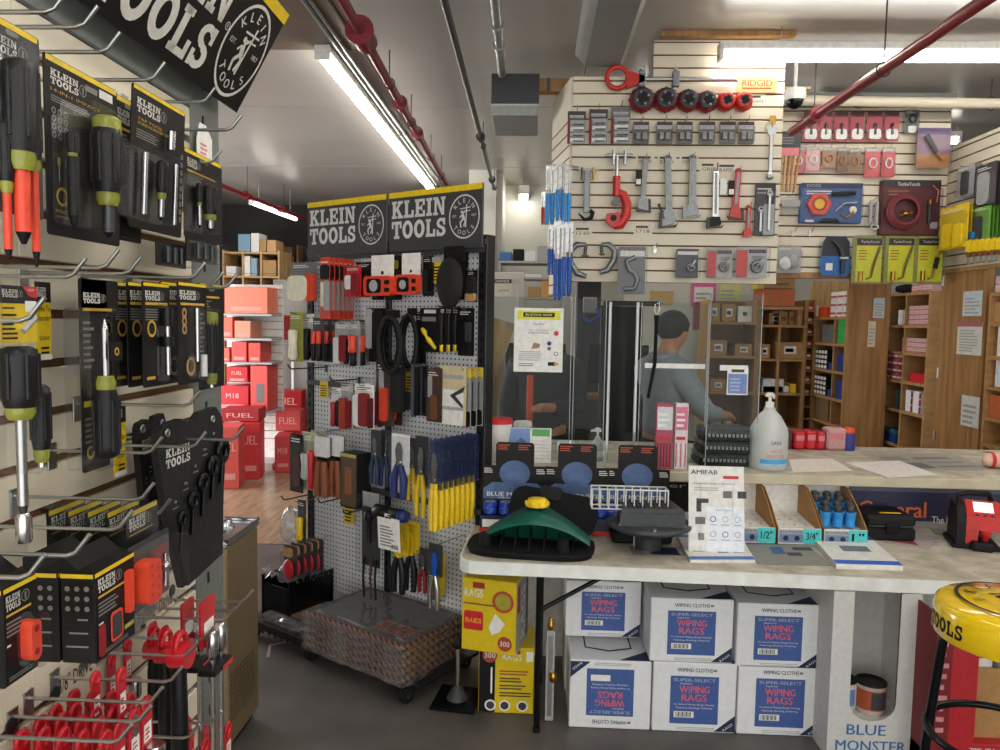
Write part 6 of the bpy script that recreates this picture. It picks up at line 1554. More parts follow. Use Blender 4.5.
def rag_box(p, w, d, h, rz, label, side):
 t = thing('rag_box', label, 'carton', p, rz)
 m = MB(); m.box(0, d / 2, h / 2, w, d, h, 'rag_yellow', .003)
 if side == 0:
  m.text('RAGS', -w * .28, h * .80, -.001, h * .11, 'white', bold=.04, w=w * .34); m.patch(-w * .3, h * .87, -w * .08, h * .95, -.001, '#a5281e')
  m.patch(-w * .47, h * .64, w * .1, h * .66, -.001, 'brown'); m.rslab(-w * .28, h * .42, w * .36, h * .26, -.0016, -.0006, .01, 'red'); m.text('IN-A-BOX', -w * .28, h * .42, -.002, h * .07, 'yellow', w=w * .3)
  m.disc(w * .26, h * .72, h * .15, -.001, '#b3442a'); m.disc(w * .26, h * .72, h * .11, -.0014, 'olive'); m.poly([(w * .0, h * .35), (w * .12, h * .55), (w * .3, h * .42), (w * .2, h * .3), (w * .06, h * .25)], -.001, 'white'); m.disc(w * .3, h * .15, h * .1, -.001, '#a8412e'); m.text('300', w * .3, h * .15, -.0014, h * .07, 'white', w=w * .18)
  xe = w / 2 + .0008
  def E(y0, z0, y1, z1, mm, e=0):
   m.add([(xe + e, y0 * d, z0 * h), (xe + e, y1 * d, z0 * h), (xe + e, y1 * d, z1 * h), (xe + e, y0 * d, z1 * h)], [(0, 1, 2, 3)], mm)
  E(.03, .03, .97, .97, '#9c9c98'); E(.1, .55, .28, .92, 'dred', .0006); n0 = len(m.v)
  m.text('RAGS', 0, 0, 0, d * .34, 'white', bold=.04, w=h * .72); m.v[n0:] = [(xe + .0014, d * .52 - v[2], h * .5 + v[0]) for v in m.v[n0:]]
  E(.8, .1, .96, .9, 'dgrey', .0006)
 else:
  m.patch(-w * .49, h * .01, -w * .20, h * .99, -.0008, 'card_black'); m.disc(-w * .3, h * .88, h * .11, -.0014, '#a8412e'); m.text('300', -w * .3, h * .88, -.0018, h * .08, 'white', bold=.03, w=w * .2)
  m.text('RAGS', w * .1, h * .86, -.001, h * .09, 'white', bold=.04, w=w * .36); m.patch(-.02 * w, h * .91, w * .25, h * .97, -.001, '#a5281e'); m.patch(w * .36, h * .8, w * .48, h * .95, -.001, 'paper')
  for i in range(4):
   m.lines(-w * .12, w * .46, h * (.26 + .11 * i), h * (.35 + .11 * i), 2, -.001, ('dgrey', '#a8412e')[i == 3], seed=i)
  for x in (-.28, -.02, .3):
   m.disc(w * x, h * .12, h * .085, -.0012, 'paper'); m.disc(w * x, h * .12, h * .06, -.0016, 'dgrey')
  m.patch(-w * .28, h * .3, -w * .25, h * .7, -.0012, 'paper')
 m.build('box_body', t)
 return t
a = PY(478, 714, 3.12); b = PY(533, 716, 3.12)
zb = PY(505, 648, 3.12).z
rag_box(((a.x + b.x) / 2, 3.12, .001), b.x - a.x, .24, zb, 0, 'lower yellow and black box of rags standing on the floor, 300 in a red circle', 1)
a = PY(457, 612, 3.08); b = PY(507, 612, 3.08)
zt = PY(480, 578, 3.08).z
rag_box(((a.x + b.x) / 2 + .03, 3.06, zb + .004), .24, .20, min(zt, TZ - .056) - zb - .004, R(-14), 'upper yellow box of rags with grey end, tucked under the table corner', 0)
p = PZ(455, 712, 0); p.y += .10
t = thing('jack_stand', 'black floor stand with a grey rod and cone foot beside the yellow rag boxes', 'stand', (p.x, p.y, .001), R(-8))
m = MB(); m.box(0, 0, .006, .20, .22, .012, 'blackgloss', .003); m.build('base_plate', t)
m = MB(); m.lathe([(.05, .012), (.03, .05), (.014, .07)], 'dgrey', n=14); m.build('cone', t)
m = MB(); m.cyl((0, 0, .06), (0, 0, .26), .009, 'steel', n=10); m.lathe([(.013, .24), (.02, .25), (.02, .275), (.01, .29)], 'black', n=12); m.build('rod', t)
a = PZ(549, 722, 0);
t = thing('pipe_support', 'upright aluminium channel bar with brass valve on top beside the table leg', 'bar', (a.x, a.y + .02, .001))
H = PY(549, 630, a.y + .02).z
m = MB(); m.bx(-.018, .018, -.012, .012, 0, H, 'lgrey', .002); m.bx(-.010, .010, -.0135, -.012, .02, H - .02, 'steel'); m.build('channel', t)
m = MB(); m.lathe([(.008, H), (.014, H + .01), (.014, H + .03), (.007, H + .035), (.012, H + .045), (.004, H + .055)], 'brass', n=14); m.build('valve', t)
m = MB(); m.lathe([(.014, 0), (.018, .008), (.018, .03), (.01, .04)], 'brass', (.012, -.016, H * .45), axis='z', n=14); m.cyl((.012, -.03, H * .5), (.012, -.012, H * .5), .008, 'brass', n=10); m.build('fitting', t)
yd = 2.90
a = PY(827, 748, 2.88); b = PY(915, 748, 2.88); c = PY(835, 592, 2.88); d = PY(924, 595, 2.88)
H = TZ - .058
wb = b.x - a.x; wt_ = d.x - c.x
xc = (c.x + d.x) / 2
t = thing('floor_display', 'white cardboard floor display with a U-shaped opening and blue lettering at its foot', 'display box', (xc, 2.885, .001))
ms = (mat('disp_white', '#d4d4d0', .6, noise=.05),)
hw0 = wb / 2; hw1 = wt_ / 2
off0 = (a.x + b.x) / 2 - xc
def edge(z, s):
 k = z / H
 return off0 * (1 - k) + s * (hw0 * (1 - k) + hw1 * k)
iw = hw1 * .53; z_u = PY(886, 723, 2.88).z
m = MB()
arc = [(off0 * .8 + iw * math.cos(R(180 + 180 * i / 10)), z_u + iw * .8 + iw * .8 * math.sin(R(180 + 180 * i / 10))) for i in range(11)]
outl = [(edge(0, -1), 0), (edge(0, 1), 0), (edge(H, 1), H), (iw, H)] + arc[::-1] + [(-iw, H), (edge(H, -1), H)]
m.prism(outl, 0, .004, 'disp_white')
D = .30
for s in (-1, 1):
 m.add([(edge(0, s), .004, 0), (edge(0, s) , D, 0), (edge(H, s), D, H), (edge(H, s), .004, H)], [(0, 1, 2, 3)], 'disp_white'); m.add([(edge(0, s) - s * .004, .004, 0), (edge(0, s) - s * .004, D, 0), (edge(H, s) - s * .004, D, H), (edge(H, s) - s * .004, .004, H)], [(0, 3, 2, 1)], 'disp_white')
m.prism([(edge(0, -1), 0), (edge(0, 1), 0), (edge(H, 1), H), (edge(H, -1), H)], D - .004, D, 'disp_white')
m.bx(edge(0, -1) + .012, edge(0, 1) - .012, .006, D - .006, .0, .15, 'disp_white')
zt2 = PY(880, 727, 2.88).z; zb2 = PY(870, 742, 2.88).z
m.text('BLUE', off0 - .02, PY(870, 731, 2.88).z, -.001, .042, '#2f6ea8', bold=.03, w=.15); m.text('MONSTER', off0 + .0, PY(870, 744, 2.88).z - .012, -.001, .042, '#2f6ea8', bold=.03, w=.27)
m.build('display_body', t)
for k, (dx, dy, bands) in enumerate(((.035, .10, ('#a8502c', 'dgrey')), (-.075, .12, ('white', '#6d8fbf')))):
 tt = thing('paint_can', ['can with orange and dark label inside the white cut-out display', 'can with white and blue label half hidden inside the white cut-out display'][k], 'can', (xc + off0 * .4 + dx, 2.885 + dy, .153))
 zc = PY(880, 690, 2.98).z - .053
 m = MB(); m.lathe([(.058, 0), (.058, .115)], 'disp_white' if k else '#b9a99c', n=24); m.lathe([(.0586, .02), (.0586, .10)], bands[0], n=24, ends=False); m.build('can_body', tt)
 m = MB()
 vs = []
 for i in range(7):
  an = R(-110 + 10 * i); vs += [(.0592 * math.cos(an), .0592 * math.sin(an), .025), (.0592 * math.cos(an), .0592 * math.sin(an), .095)]
 m.add(vs, [(2 * i, 2 * i + 2, 2 * i + 3, 2 * i + 1) for i in range(6)], bands[1]); m.build('label', tt)
 m = MB(); m.lathe([(.06, .115), (.06, .122), (.052, .124), (.05, .118), (.01, .118)], 'black', n=24); m.build('lid', tt)
a = PZ(922, 735, 0)
t = thing('display_carton', 'big red carton with a brown inner window and white print, under the yellow stool', 'carton', (PY(925, 740, 2.78).x, 2.74, .001))
mat('carton_red', '#b3202a', .45); mat('carton_dred', '#7c161f', .5)
W = .52; H = TZ - .06; D = .28; x0 = .05
m = MB(); m.bx(.06, W, 0, D, 0, .16, 'carton_red', .002); m.bx(.06, .155, 0, .006, .16, H - .1, 'carton_red'); m.bx(W - .06, W, 0, .006, .16, H - .1, 'carton_red'); m.bx(.06, W, D - .01, D, .16, H - .16, 'card'); m.bx(.155, W - .06, .05, .056, .16, H - .24, 'card'); m.prism([(.0, .0), (.06, 0), (.06, H - .03), (.0, H - .005)], .0, .006, 'carton_dred'); m.bx(0, .006, .006, D, 0, H - .02, 'carton_dred'); m.bx(.0, .06, .006, D, 0, .1, 'carton_dred')
m.text('70% IPA Pre-Moistened', .28, .135, -.001, .022, 'white', w=.28); m.text('Hand Cleaning Towels', .28, .102, -.001, .022, 'white', w=.28); m.text('170 x 72 wipes', .28, .072, -.001, .018, 'white', w=.2); m.lines(.012, .05, .2, H - .1, 9, -.001, '#c98e92')
m.build('carton_body', t)
for k in range(2):
 tt = thing('wipes_tub', ['white tub with red lid inside the red carton, nearer its edge', 'grey-labelled tub with red lid deeper inside the red carton'][k], 'tub', (t.location.x + .21 + .14 * k, 2.74 + .13, .162))
 m = MB(); m.lathe([(.062, 0), (.064, .01), (.064, .30)], ('white', 'lgrey')[k], n=22); m.lathe([(.0646, .17), (.0646, .19)], 'navy', n=22, ends=False); m.build('tub_body', tt)
 m = MB(); m.lathe([(.067, .30), (.067, .335), (.05, .34)], 'red', n=22); m.build('lid', tt)
mat('stool_yellow', '#e8c312', .18, noise=.02, coat=.6)
c = PZ(1012, 622, .60)
cy = 2.15
c = PY(1012, 605, cy)
SH = c.z
t = thing('bar_stool', 'bar stool with thick glossy yellow seat, black lettering and black tube legs', 'stool', (c.x + .01, cy, 0))
rs = .205
m = MB(); m.lathe([(rs * .97, SH - .105), (rs, SH - .095), (rs, SH - .03), (rs * .97, SH - .008), (rs * .9, SH + .002), (rs * .4, SH + .008), (.001, SH + .009)], 'stool_yellow', n=48)
n0 = len(m.v); SEALS(m, 0, 0, rs * .72, 0, 'black'); m.v[n0:] = [(v[0], v[2], SH + .0105) for v in m.v[n0:]]
n0 = len(m.v); m.slab_text('KLEIN', -.085, -.02, 0, .042, 'black', w=.155, gap=.1); m.slab_text('TOOLS', -.345, -.02, 0, .042, 'black', w=.155, gap=.1)
m.v[n0:] = [((rs + .001) * math.sin(v[0] / rs - .24), -(rs + .001) * math.cos(v[0] / rs - .24), SH - .062 + v[2]) for v in m.v[n0:]]
m.build('seat', t)
for k in range(4):
 a = R(45 + 90 * k + 12); ca, sa = math.cos(a), math.sin(a)
 m = MB(); m.tube([(rs * .45 * ca, rs * .45 * sa, SH - .115), (rs * .72 * ca, rs * .72 * sa, SH - .118), (rs * .84 * ca, rs * .84 * sa, SH - .15), (rs * .93 * ca, rs * .93 * sa, SH - .35), (rs * 1.12 * ca, rs * 1.12 * sa, .03)], .0135, 'blackgloss', n=10); q = m.build('leg', t); m = MB(); m.cyl((rs * 1.12 * ca, rs * 1.12 * sa, 0), (rs * 1.12 * ca, rs * 1.12 * sa, .035), .017, 'blackmatte', n=10); m.build('rubber_foot', q)
m = MB(); m.torus((0, 0, SH - .40), rs * 1.0, .0115, 'blackgloss', n=40); m.build('foot_ring', t)
mat('fountain_tan', '#8a7759', .42, .35, noise=.06)
a = PX(217, 540, -1.02)
fx0, fx1, fy0, fy1 = -1.16, -.86, 2.16, 2.46
fy0 = 2.72; fx1 = PY(227, 600, fy0).x; fx0 = fx1 - .36
H = PY(227, 540, fy0).z
t = thing('drinking_fountain', 'tan and stainless drinking fountain cabinet standing past the end of the slat board', 'fountain', ((fx0 + fx1) / 2, fy0, .001))
W = fx1 - fx0
m = MB(); m.bx(-W / 2, W / 2, 0, .32, 0.03, H - .035, 'fountain_tan', .006); m.bx(-W / 2 + .02, W / 2 - .02, .02, .3, 0, .03, 'black')
for i in range(9):
 for j in range(14):
  m.patch(W / 2 - .13 + i * .012, .12 + j * .016, W / 2 - .125 + i * .012, .13 + j * .016, -.0006, 'black') if i + j > 6 else None
for i in range(14):
 for j in range(10):
  m.add([(W / 2 + .0006, .03 + i * .018, .12 + j * .02), (W / 2 + .0006, .036 + i * .018, .12 + j * .02), (W / 2 + .0006, .036 + i * .018, .134 + j * .02), (W / 2 + .0006, .03 + i * .018, .134 + j * .02)], [(0, 1, 2, 3)], 'black')
m.build('cabinet', t)
m = MB(); m.bx(-W / 2 - .006, W / 2 + .006, -.01, .33, H - .034, H - .012, 'chrome', .006); m.bx(-W / 2 - .006, W / 2 + .006, -.01, .004, H - .012, H, 'chrome', .003); m.bx(W / 2 - .006, W / 2 + .006, -.01, .33, H - .012, H, 'chrome', .003); m.bx(-W / 2 - .006, W / 2 + .006, .31, .33, H - .012, H, 'chrome', .003); m.build('basin', t)
m = MB(); m.lathe([(.028, H - .012), (.03, H - .004), (.018, H + .006), (.02, H + .016), (.008, H + .02)], 'chrome', (W / 2 - .09, .22, 0), n=16); m.build('bubbler', t)
m = MB(); m.bx(W / 2 - .2, W / 2 - .15, -.006, 0, H - .17, H - .09, 'blackgloss', .002); m.build('push_bar', t)
mat('tool_red', '#c2281f', .35)
mat('alloy', '#787c7d', .4, .75, noise=.1)
FRO = Frame(0, RY - .008, 0)
FBO = Frame(0, BY - .008, 0)
FWO = Frame(RWX - .008, 0, -90)
def at(fr, rc, off, name, label, cat, tilt=0):
 return at_card(fr, rc, off, name, label, cat, None, tilt)
def whook(t, h, off, z=0.0, x=0.0):
 m = MB(); m.tube([(x, off, z), (x, -.05, z), (x, -.066, z + .018)], .0028, 'steel', n=6); m.build('hanger', t)
t, w, h = at(FRO, (605, 66, 735, 92), .02, 'pipe_threader', 'red ring-headed pipe threader with long steel handle along the top of the board', 'threader')
k = w / 130
m = MB(); m.torus((-w / 2 + 12 * k, -.02, -h * .5), 10.5 * k, 2.4 * k, 'tool_red', axis='y', n=28); m.prism([(-w / 2 + 20 * k, -h * .2), (-w / 2 + 39 * k, -h * .44), (-w / 2 + 39 * k, -h * .66), (-w / 2 + 22 * k, -h * .92)], -.035, -.005, 'tool_red'); m.build('ring_head', t)
m = MB(); m.cyl((-w / 2 + 36 * k, -.02, -h * .55), (w / 2, -.02, -h * .55), 1.7 * k, 'steel', n=12); m.build('handle', t)
for x in (36, 70):
 m = MB(); m.bx(-w / 2 + (x - 3) * k, -w / 2 + (x + 4) * k, -.035, .0, -h * .85, -h * .25, 'alloy', .003); m.cyl((-w / 2 + x * k, -.036, -h * .15), (-w / 2 + x * k, -.0, -h * .15), 1.6 * k, 'steel', n=8); m.cyl((-w / 2 + x * k, -.036, -h * .95), (-w / 2 + x * k, -.0, -h * .95), 1.6 * k, 'steel', n=8); m.build('clamp', t)
for k_, (px, py, r, lab) in enumerate(((642, 100, 12, 'largest dark red die head, first in the row under the threader'), (666, 100, 11.5, 'second dark red die head in the row'), (688, 101, 10.5, 'third dark red die head in the row'), (707, 102, 10, 'fourth die head in the row, dark with a red body'), (726, 102, 9, 'fifth die head in the row, bright red'), (743.5, 102, 9, 'smallest bright red die head, last in the row beside the orange sign'))):
 u, z = FRO.hit(px, py, .06); k = r * (RY - .1) / 745
 body = 'dred' if k_ < 4 else 'tool_red'
 t = thing('threading_die', lab, 'die head', FRO.world(u, .0, z + .003), 0)
 m = MB(); m.lathe([(k * .75, -.005), (k * .8, -.03), (k, -.035), (k * 1.02, -.06), (k * .86, -.075), (k * .82, -.09)], body, axis='y', n=22)
 for i in range(8):
  a = i * math.pi / 4; m.box(k * .98 * math.cos(a), -.05, k * .98 * math.sin(a), k * .18, .03, k * .18, body, .003)
 m.build('body', t)
 m = MB(); m.lathe([(k * .84, -.085), (k * .84, -.094), (k * .48, -.096), (k * .48, -.07), (.001, -.068)], 'dgrey' if k_ < 4 else body, axis='y', n=22)
 for i in range(4):
  a = i * math.pi / 2 + .4; m.box(k * .48 * math.cos(a), -.097, k * .48 * math.sin(a), k * .2, .006, k * .2, 'castiron', .002)
 m.disc(0, 0, k * .44, -.0965, 'black', n=16); m.build('die_face', t)
for k_, (rc, n_) in enumerate((((567.5, 111, 585.5, 144), 'first'), ((589, 109, 607.5, 144), 'second'), ((611, 107, 630, 144), 'third'))):
 t, w, h = at(FRO, rc, .035, 'die_pack', n_ + ' of three tall clear packs with red edge and stacked compartments', 'die pack')
 m = MB(); m.rslab(0, -h / 2, w, h, 0, .002, .004, 'lgrey'); m.patch(-w * .5, -h * .27, w * .5, -.002, -.0008, '#3d2b2e' if k_ < 2 else 'grey'); m.patch(-w * .4, -h * .22, w * .4, -h * .13, -.0014, 'lgrey'); m.patch(-w * .5, -h, -w * .36, -h * .27, -.001, 'dred'); m.build('backing_card', t)
 for i in range(4):
  m = MB(); m.bx(-w * .34, w * .4, -.02, -.001, -h * (.46 + .17 * i), -h * (.33 + .17 * i), 'white' if i % 2 else 'lgrey', .003); m.bx(-w * .2, w * .38, -.0215, -.02, -h * (.45 + .17 * i), -h * (.41 + .17 * i), 'dgrey'); m.build('die_slot', t)
 m = MB(); m.rslab(0, -h * .6, w * .96, h * .78, -.026, -.001, .006, 'clear'); m.build('blister', t); whook(t, h, .03)
for k_, x in enumerate((641, 664.5, 684.5, 707, 727.5, 746)):
 t, w, h = at(FRO, (x - 8, 121.5, x + 8, 144), .04, 'die_pack', ORD[k_] + ' small grey carded die set in the row under the round die heads', 'die pack')
 m = MB(); m.rslab(0, -h / 2, w, h, 0, .002, .004, '#625d56'); m.patch(-w * .46, -h * .34, w * .46, -h * .17, -.0008, '#b9b2ae'); m.patch(-w * .46, -h * .16, w * .46, -.003, -.0008, '#40302f'); m.build('backing_card', t)
 for i in range(2):
  m = MB(); m.bx(-w * .36 + i * w * .4, -w * .02 + i * w * .4, -.018, -.001, -h * .84, -h * .48, 'castiron', .004); m.build('die', t)
 m = MB(); m.rslab(0, -h * .62, w, h * .72, -.026, -.001, .006, 'clear'); m.build('blister', t); whook(t, h, .03)
t, w, h = at(FRO, (737.5, 75, 777, 92.5), .012, 'brand_sign', 'pale orange rectangular sign with dark lettering at the top of the pipe tool board', 'sign')
m = MB(); m.bx(-w / 2, w / 2, 0, .003, -h, 0, '#e8a868'); m.text('RIDGID', 0, -h * .46, -.001, h * .38, '#7c3a26', bold=.01, w=w * .76); m.patch(-w * .38, -h * .80, w * .36, -h * .72, -.001, 'tool_red'); m.patch(-w * .46, -h * .5, -w * .44, -h * .42, -.001, '#7c3a26'); m.patch(w * .42, -h * .5, w * .44, -h * .42, -.001, '#7c3a26'); m.build('sign_face', t)
for px, py, s_ in ((645, 159.5, 'STRAIGHT'), (667, 160, 'END'), (689, 160, 'OFFSET'), (726.5, 168, 'RAPID'), (709, 167, 'GRIP'), (583, 231, '12-60'), (756, 99, 'CHAIN'), (643, 229, '1718')):
 u, z = FR.hit(px, py, .0095); k = 4.45 / 745
 m = MB(); m.bx(-9 * k, 9 * k, 0, .0008, -5 * k, 5 * k, 'slat_cream'); m.text(s_, 0, -2 * k, -.0006, 3.2 * k, 'dgrey', w=13 * k); m.lines(-7 * k, 8 * k, 1 * k, 4.5 * k, 1, -.0006, 'dgrey', fill=.6, seed=int(px))
 single(m, 'price_label', {'STRAIGHT': 'handwritten label over the first long grey wrench', 'END': 'handwritten label over the wrench with the side bar', 'OFFSET': 'handwritten label over the third grey wrench', 'RAPID': 'handwritten label over the larger red wrench', 'GRIP': 'handwritten label over the bright wrench with black jaw', '12-60': 'handwritten label under the small hooked wrench', 'CHAIN': 'handwritten label near the orange sign', '1718': 'handwritten label under the wrench with the hanging tag'}[s_], 'label', FR.world(u, .0095, z))
def pipe_wrench(rc, label, mh, jaw, off=.03, head=.26, hw=.30, tag=False, lean=0.0, black=False, flipx=1):
 t, w, h = at(FRO, rc, off, 'pipe_wrench', label, 'wrench')
 f = flipx
 x0 = -w * .08 * f
 m = MB(); m.prism([(x0 - w * hw * .42, -.01), (x0 + w * hw * .42, -.01), (x0 + w * hw * .5 + lean * w * .5, -h * (1 - head)), (x0 - w * hw * .5 + lean * w * .5, -h * (1 - head))], -.022, -.004, mh)
 m.prism([(x0 - w * hw * .2, -.02), (x0 + w * hw * .2, -.02), (x0 + w * hw * .22 + lean * w * .5, -h * (.95 - head)), (x0 - w * hw * .22 + lean * w * .5, -h * (.95 - head))], -.0235, -.022, 'castiron')
 m.torus((x0, -.013, -.012), w * hw * .42, .006, mh, axis='y', n=14, k=6); m.build('handle', t)
 xl = x0 + lean * w * .5
 m = MB(); m.prism([(xl - w * .22 * f, -h * (1 - head)), (xl + w * .2 * f, -h * (1 - head)), (xl + w * .30 * f, -h * (1 - head * .5)), (xl + w * .26 * f, -h * (1 - head * .28)), (xl - w * .34 * f, -h * (1 - head * .1)), (xl - w * .36 * f, -h * (1 - head * .3))], -.026, -.002, jaw); m.build('heel_jaw', t)
 m = MB(); m.prism([(xl - w * .30 * f, -h * (1 - head * .95)), (xl - w * .42 * f, -h * (1 - head * .9)), (xl - w * .44 * f, -h), (xl + w * .34 * f, -h * (1 - head * .08)), (xl + w * .42 * f, -h * (1 - head * .35)), (xl + w * .34 * f, -h * (1 - head * .2)), (xl - w * .3 * f, -h * (1 - head * .06))], -.03, -.006, 'dgrey' if black else jaw); m.build('hook_jaw', t)
 m = MB(); m.cyl((xl - w * .34 * f, -.016, -h * (1 - head * .62)), (xl - w * .34 * f, -.016, -h * (1 - head * .42)), .011, 'dgrey', n=10); m.build('adjusting_nut', t)
 if tag:
  m = MB(); m.bx(w * .12 * f, w * .46 * f, -.028, -.0265, -h * tag - .09, -h * tag, 'black' if tag > .2 else 'white', .001); m.patch(min(w * .16 * f, w * .42 * f), -h * tag - .08, max(w * .16 * f, w * .42 * f), -h * tag - .05, -.0285, 'white'); m.build('hang_card', t)
 whook(t, h, .025, -.006, x0)
 return t
pipe_wrench((634, 158, 652, 213), 'long grey wrench with black hanging card, first of three grey wrenches', 'alloy', 'alloy', tag=.24, lean=-.15, black=True, flipx=-1)
t = pipe_wrench((657, 157, 679, 229), 'grey wrench with a loose side bar, second of three grey wrenches', 'alloy', 'alloy', lean=.25, black=True)
m = MB(); m.cyl((-.055, -.02, -.27), (-.02, -.02, -.36), .008, 'dgrey', n=8); m.build('side_bar', t)
pipe_wrench((682, 157, 704, 219), 'grey wrench with short hooked head, third of three grey wrenches', 'alloy', 'alloy', hw=.34, head=.22, lean=.1)
pipe_wrench((706, 170, 726, 229), 'bright slim wrench with heavy black jaw beside the red wrench', 'steel', 'black', hw=.3, head=.2, tag=.16, lean=.1, black=True)
pipe_wrench((726, 170, 745, 221), 'larger red pipe wrench with paper card', 'tool_red', 'tool_red', hw=.34, tag=.22, lean=-.2, flipx=-1, black=True)
pipe_wrench((743, 206, 754, 238), 'smaller red pipe wrench left of the black wrench card', 'tool_red', 'tool_red', hw=.4)
t, w, h = at(FRO, (577, 168, 598, 220), .03, 'basin_wrench', 'slim grey wrench with cross bar above and black hook below, by the board edge', 'wrench')
m = MB(); m.bx(-w * .1 - .01, w * .02 + .01, -.016, -.004, -h * .86, -.01, 'alloy', .003); m.build('shaft', t)
m = MB(); m.tube([(w * .12, -.01, -h * .82), (w * .26, -.01, -h * .86), (w * .2, -.01, -h * .96), (-w * .1, -.01, -h), (-w * .42, -.01, -h * .88)], [.012, .014, .013, .010, .004], 'black', n=8); m.build('hook_jaw', t)
m = MB(); m.cyl((-w * .45, -.01, -h * .04), (w * .5, -.01, -h * .04), .006, 'steel', n=8)
for x in (-.3, .25):
 m.cyl((w * x, -.012, -h * .24), (w * x, -.012, -.0), .007, 'brass' if x > 0 else 'dsteel', n=8)
m.build('cross_bar', t)
t, w, h = at(FRO, (601, 153, 631, 228), .04, 'pipe_cutter', 'large red C-shaped pipe cutter with steel cross handle at the top', 'pipe cutter')
m = MB(); m.cyl((-w * .4, -.02, -h * .04), (w * .5, -.02, -h * .04), .009, 'steel', n=10)
for x in (-.12, .26):
 m.cyl((w * x, -.02, -h * .16), (w * x, -.02, .012), .010, 'steel', n=8)
m.build('tee_handle', t)
m = MB(); m.cyl((0, -.02, -h * .05), (0, -.02, -h * .38), .010, 'steel', n=10); m.cyl((0, -.02, -h * .32), (0, -.02, -h * .58), .022, 'tool_red', n=12); m.build('screw', t)
m = MB(); m.tube([(w * .02, -.02, -h * .52), (w * .24, -.02, -h * .56), (w * .36, -.02, -h * .68), (w * .34, -.02, -h * .84), (w * .16, -.02, -h * .96), (-w * .06, -.02, -h * .97)], [.020, .026, .028, .03, .03, .026], 'tool_red', n=10); m.prism([(-w * .3, -h * .82), (w * .1, -h * .80), (w * .16, -h * .97), (-w * .1, -h), (-w * .32, -h * .93)], -.045, .0, 'tool_red'); m.build('frame', t)
m = MB(); m.cyl((-w * .02, -.035, -h * .66), (-w * .02, -.005, -h * .66), .022, 'dsteel', n=14); m.cyl((-w * .08, -.05, -h * .88), (-w * .08, -.0, -h * .88), .018, 'black', n=12); m.build('cutter_wheel', t)
t, w, h = at(FRO, (766, 116, 775, 181), .03, 'spanner', 'long bright spanner hanging at the board edge under a yellow tag', 'wrench')
m = MB(); m.bx(-w * .22, w * .22, -.014, -.004, -h * .92, -h * .28, 'steel', .003); m.lathe([(.001, -.016), (w * .42, -.014), (w * .42, -.004), (.001, -.002)], 'steel', (0, 0, -h * .93), axis='y', n=14); m.prism([(-w * .4, -h * .3), (w * .4, -h * .3), (w * .6, -h * .2), (w * .2, -h * .1), (0, -h * .2), (-w * .3, -h * .1), (-w * .6, -h * .2)], -.016, -.002, 'steel'); m.build('body', t)
m = MB(); m.bx(-w * .3, w * .4, -.012, -.010, -h * .18, 0, 'gold'); m.build('hang_card', t)
t, w, h = at(FRO, (754.5, 183, 775, 236), .03, 'wrench_pack', 'black card with two grey wrenches beside the small red wrench', 'wrench pack')
m = MB(); m.rslab(0, -h / 2, w, h, 0, .002, .004, '#2d2430'); m.patch(-w * .05, -h * .98, w * .48, -h * .4, -.0008, 'lgrey'); m.lines(-w * .4, w * .3, -h * .2, -h * .06, 2, -.001, 'print_white'); m.build('backing_card', t)
for x, a, b in ((-.2, .5, .92), (.2, .2, .9)):
 m = MB(); m.bx(w * (x - .07), w * (x + .07), -.012, -.002, -h * b, -h * a, 'steel', .003); m.torus((w * x, -.008, -h * a), w * .12, w * .05, 'steel', axis='y', n=12, k=6); m.build('wrench', t)
m = MB(); m.rslab(0, -h * .55, w * .94, h * .86, -.02, -.001, .006, 'clear'); m.build('blister', t)
for k_, (rc, f, lab) in enumerate((((567, 243, 590, 279), 1, 'grey C-shaped cutter frame at the lower board corner'), ((597, 243, 616, 275), -1, 'grey C-shaped cutter frame facing the one at the lower board corner'))):
 t, w, h = at(FRO, rc, .05, 'clamp_frame', lab, 'clamp')
 m = MB(); m.tube([(f * w * .3, -.01, -.01), (-f * w * .1, -.01, -.01), (-f * w * .42, -.01, -h * .25), (-f * w * .36, -.01, -h * .55), (-f * w * .05, -.01, -h * .85), (f * w * .36, -.01, -h * .93)], [.012, .018, .02, .02, .02, .014], 'alloy', n=8); m.build('frame', t)
 m = MB(); m.cyl((f * w * .3, -.01, -.02), (f * w * .25, -.01, -h * .4), .010, 'dsteel', n=8); m.cyl((f * w * .1, -.02, -h * .36), (f * w * .42, -.02, -h * .36), .005, 'brown', n=6); m.build('screw', t)
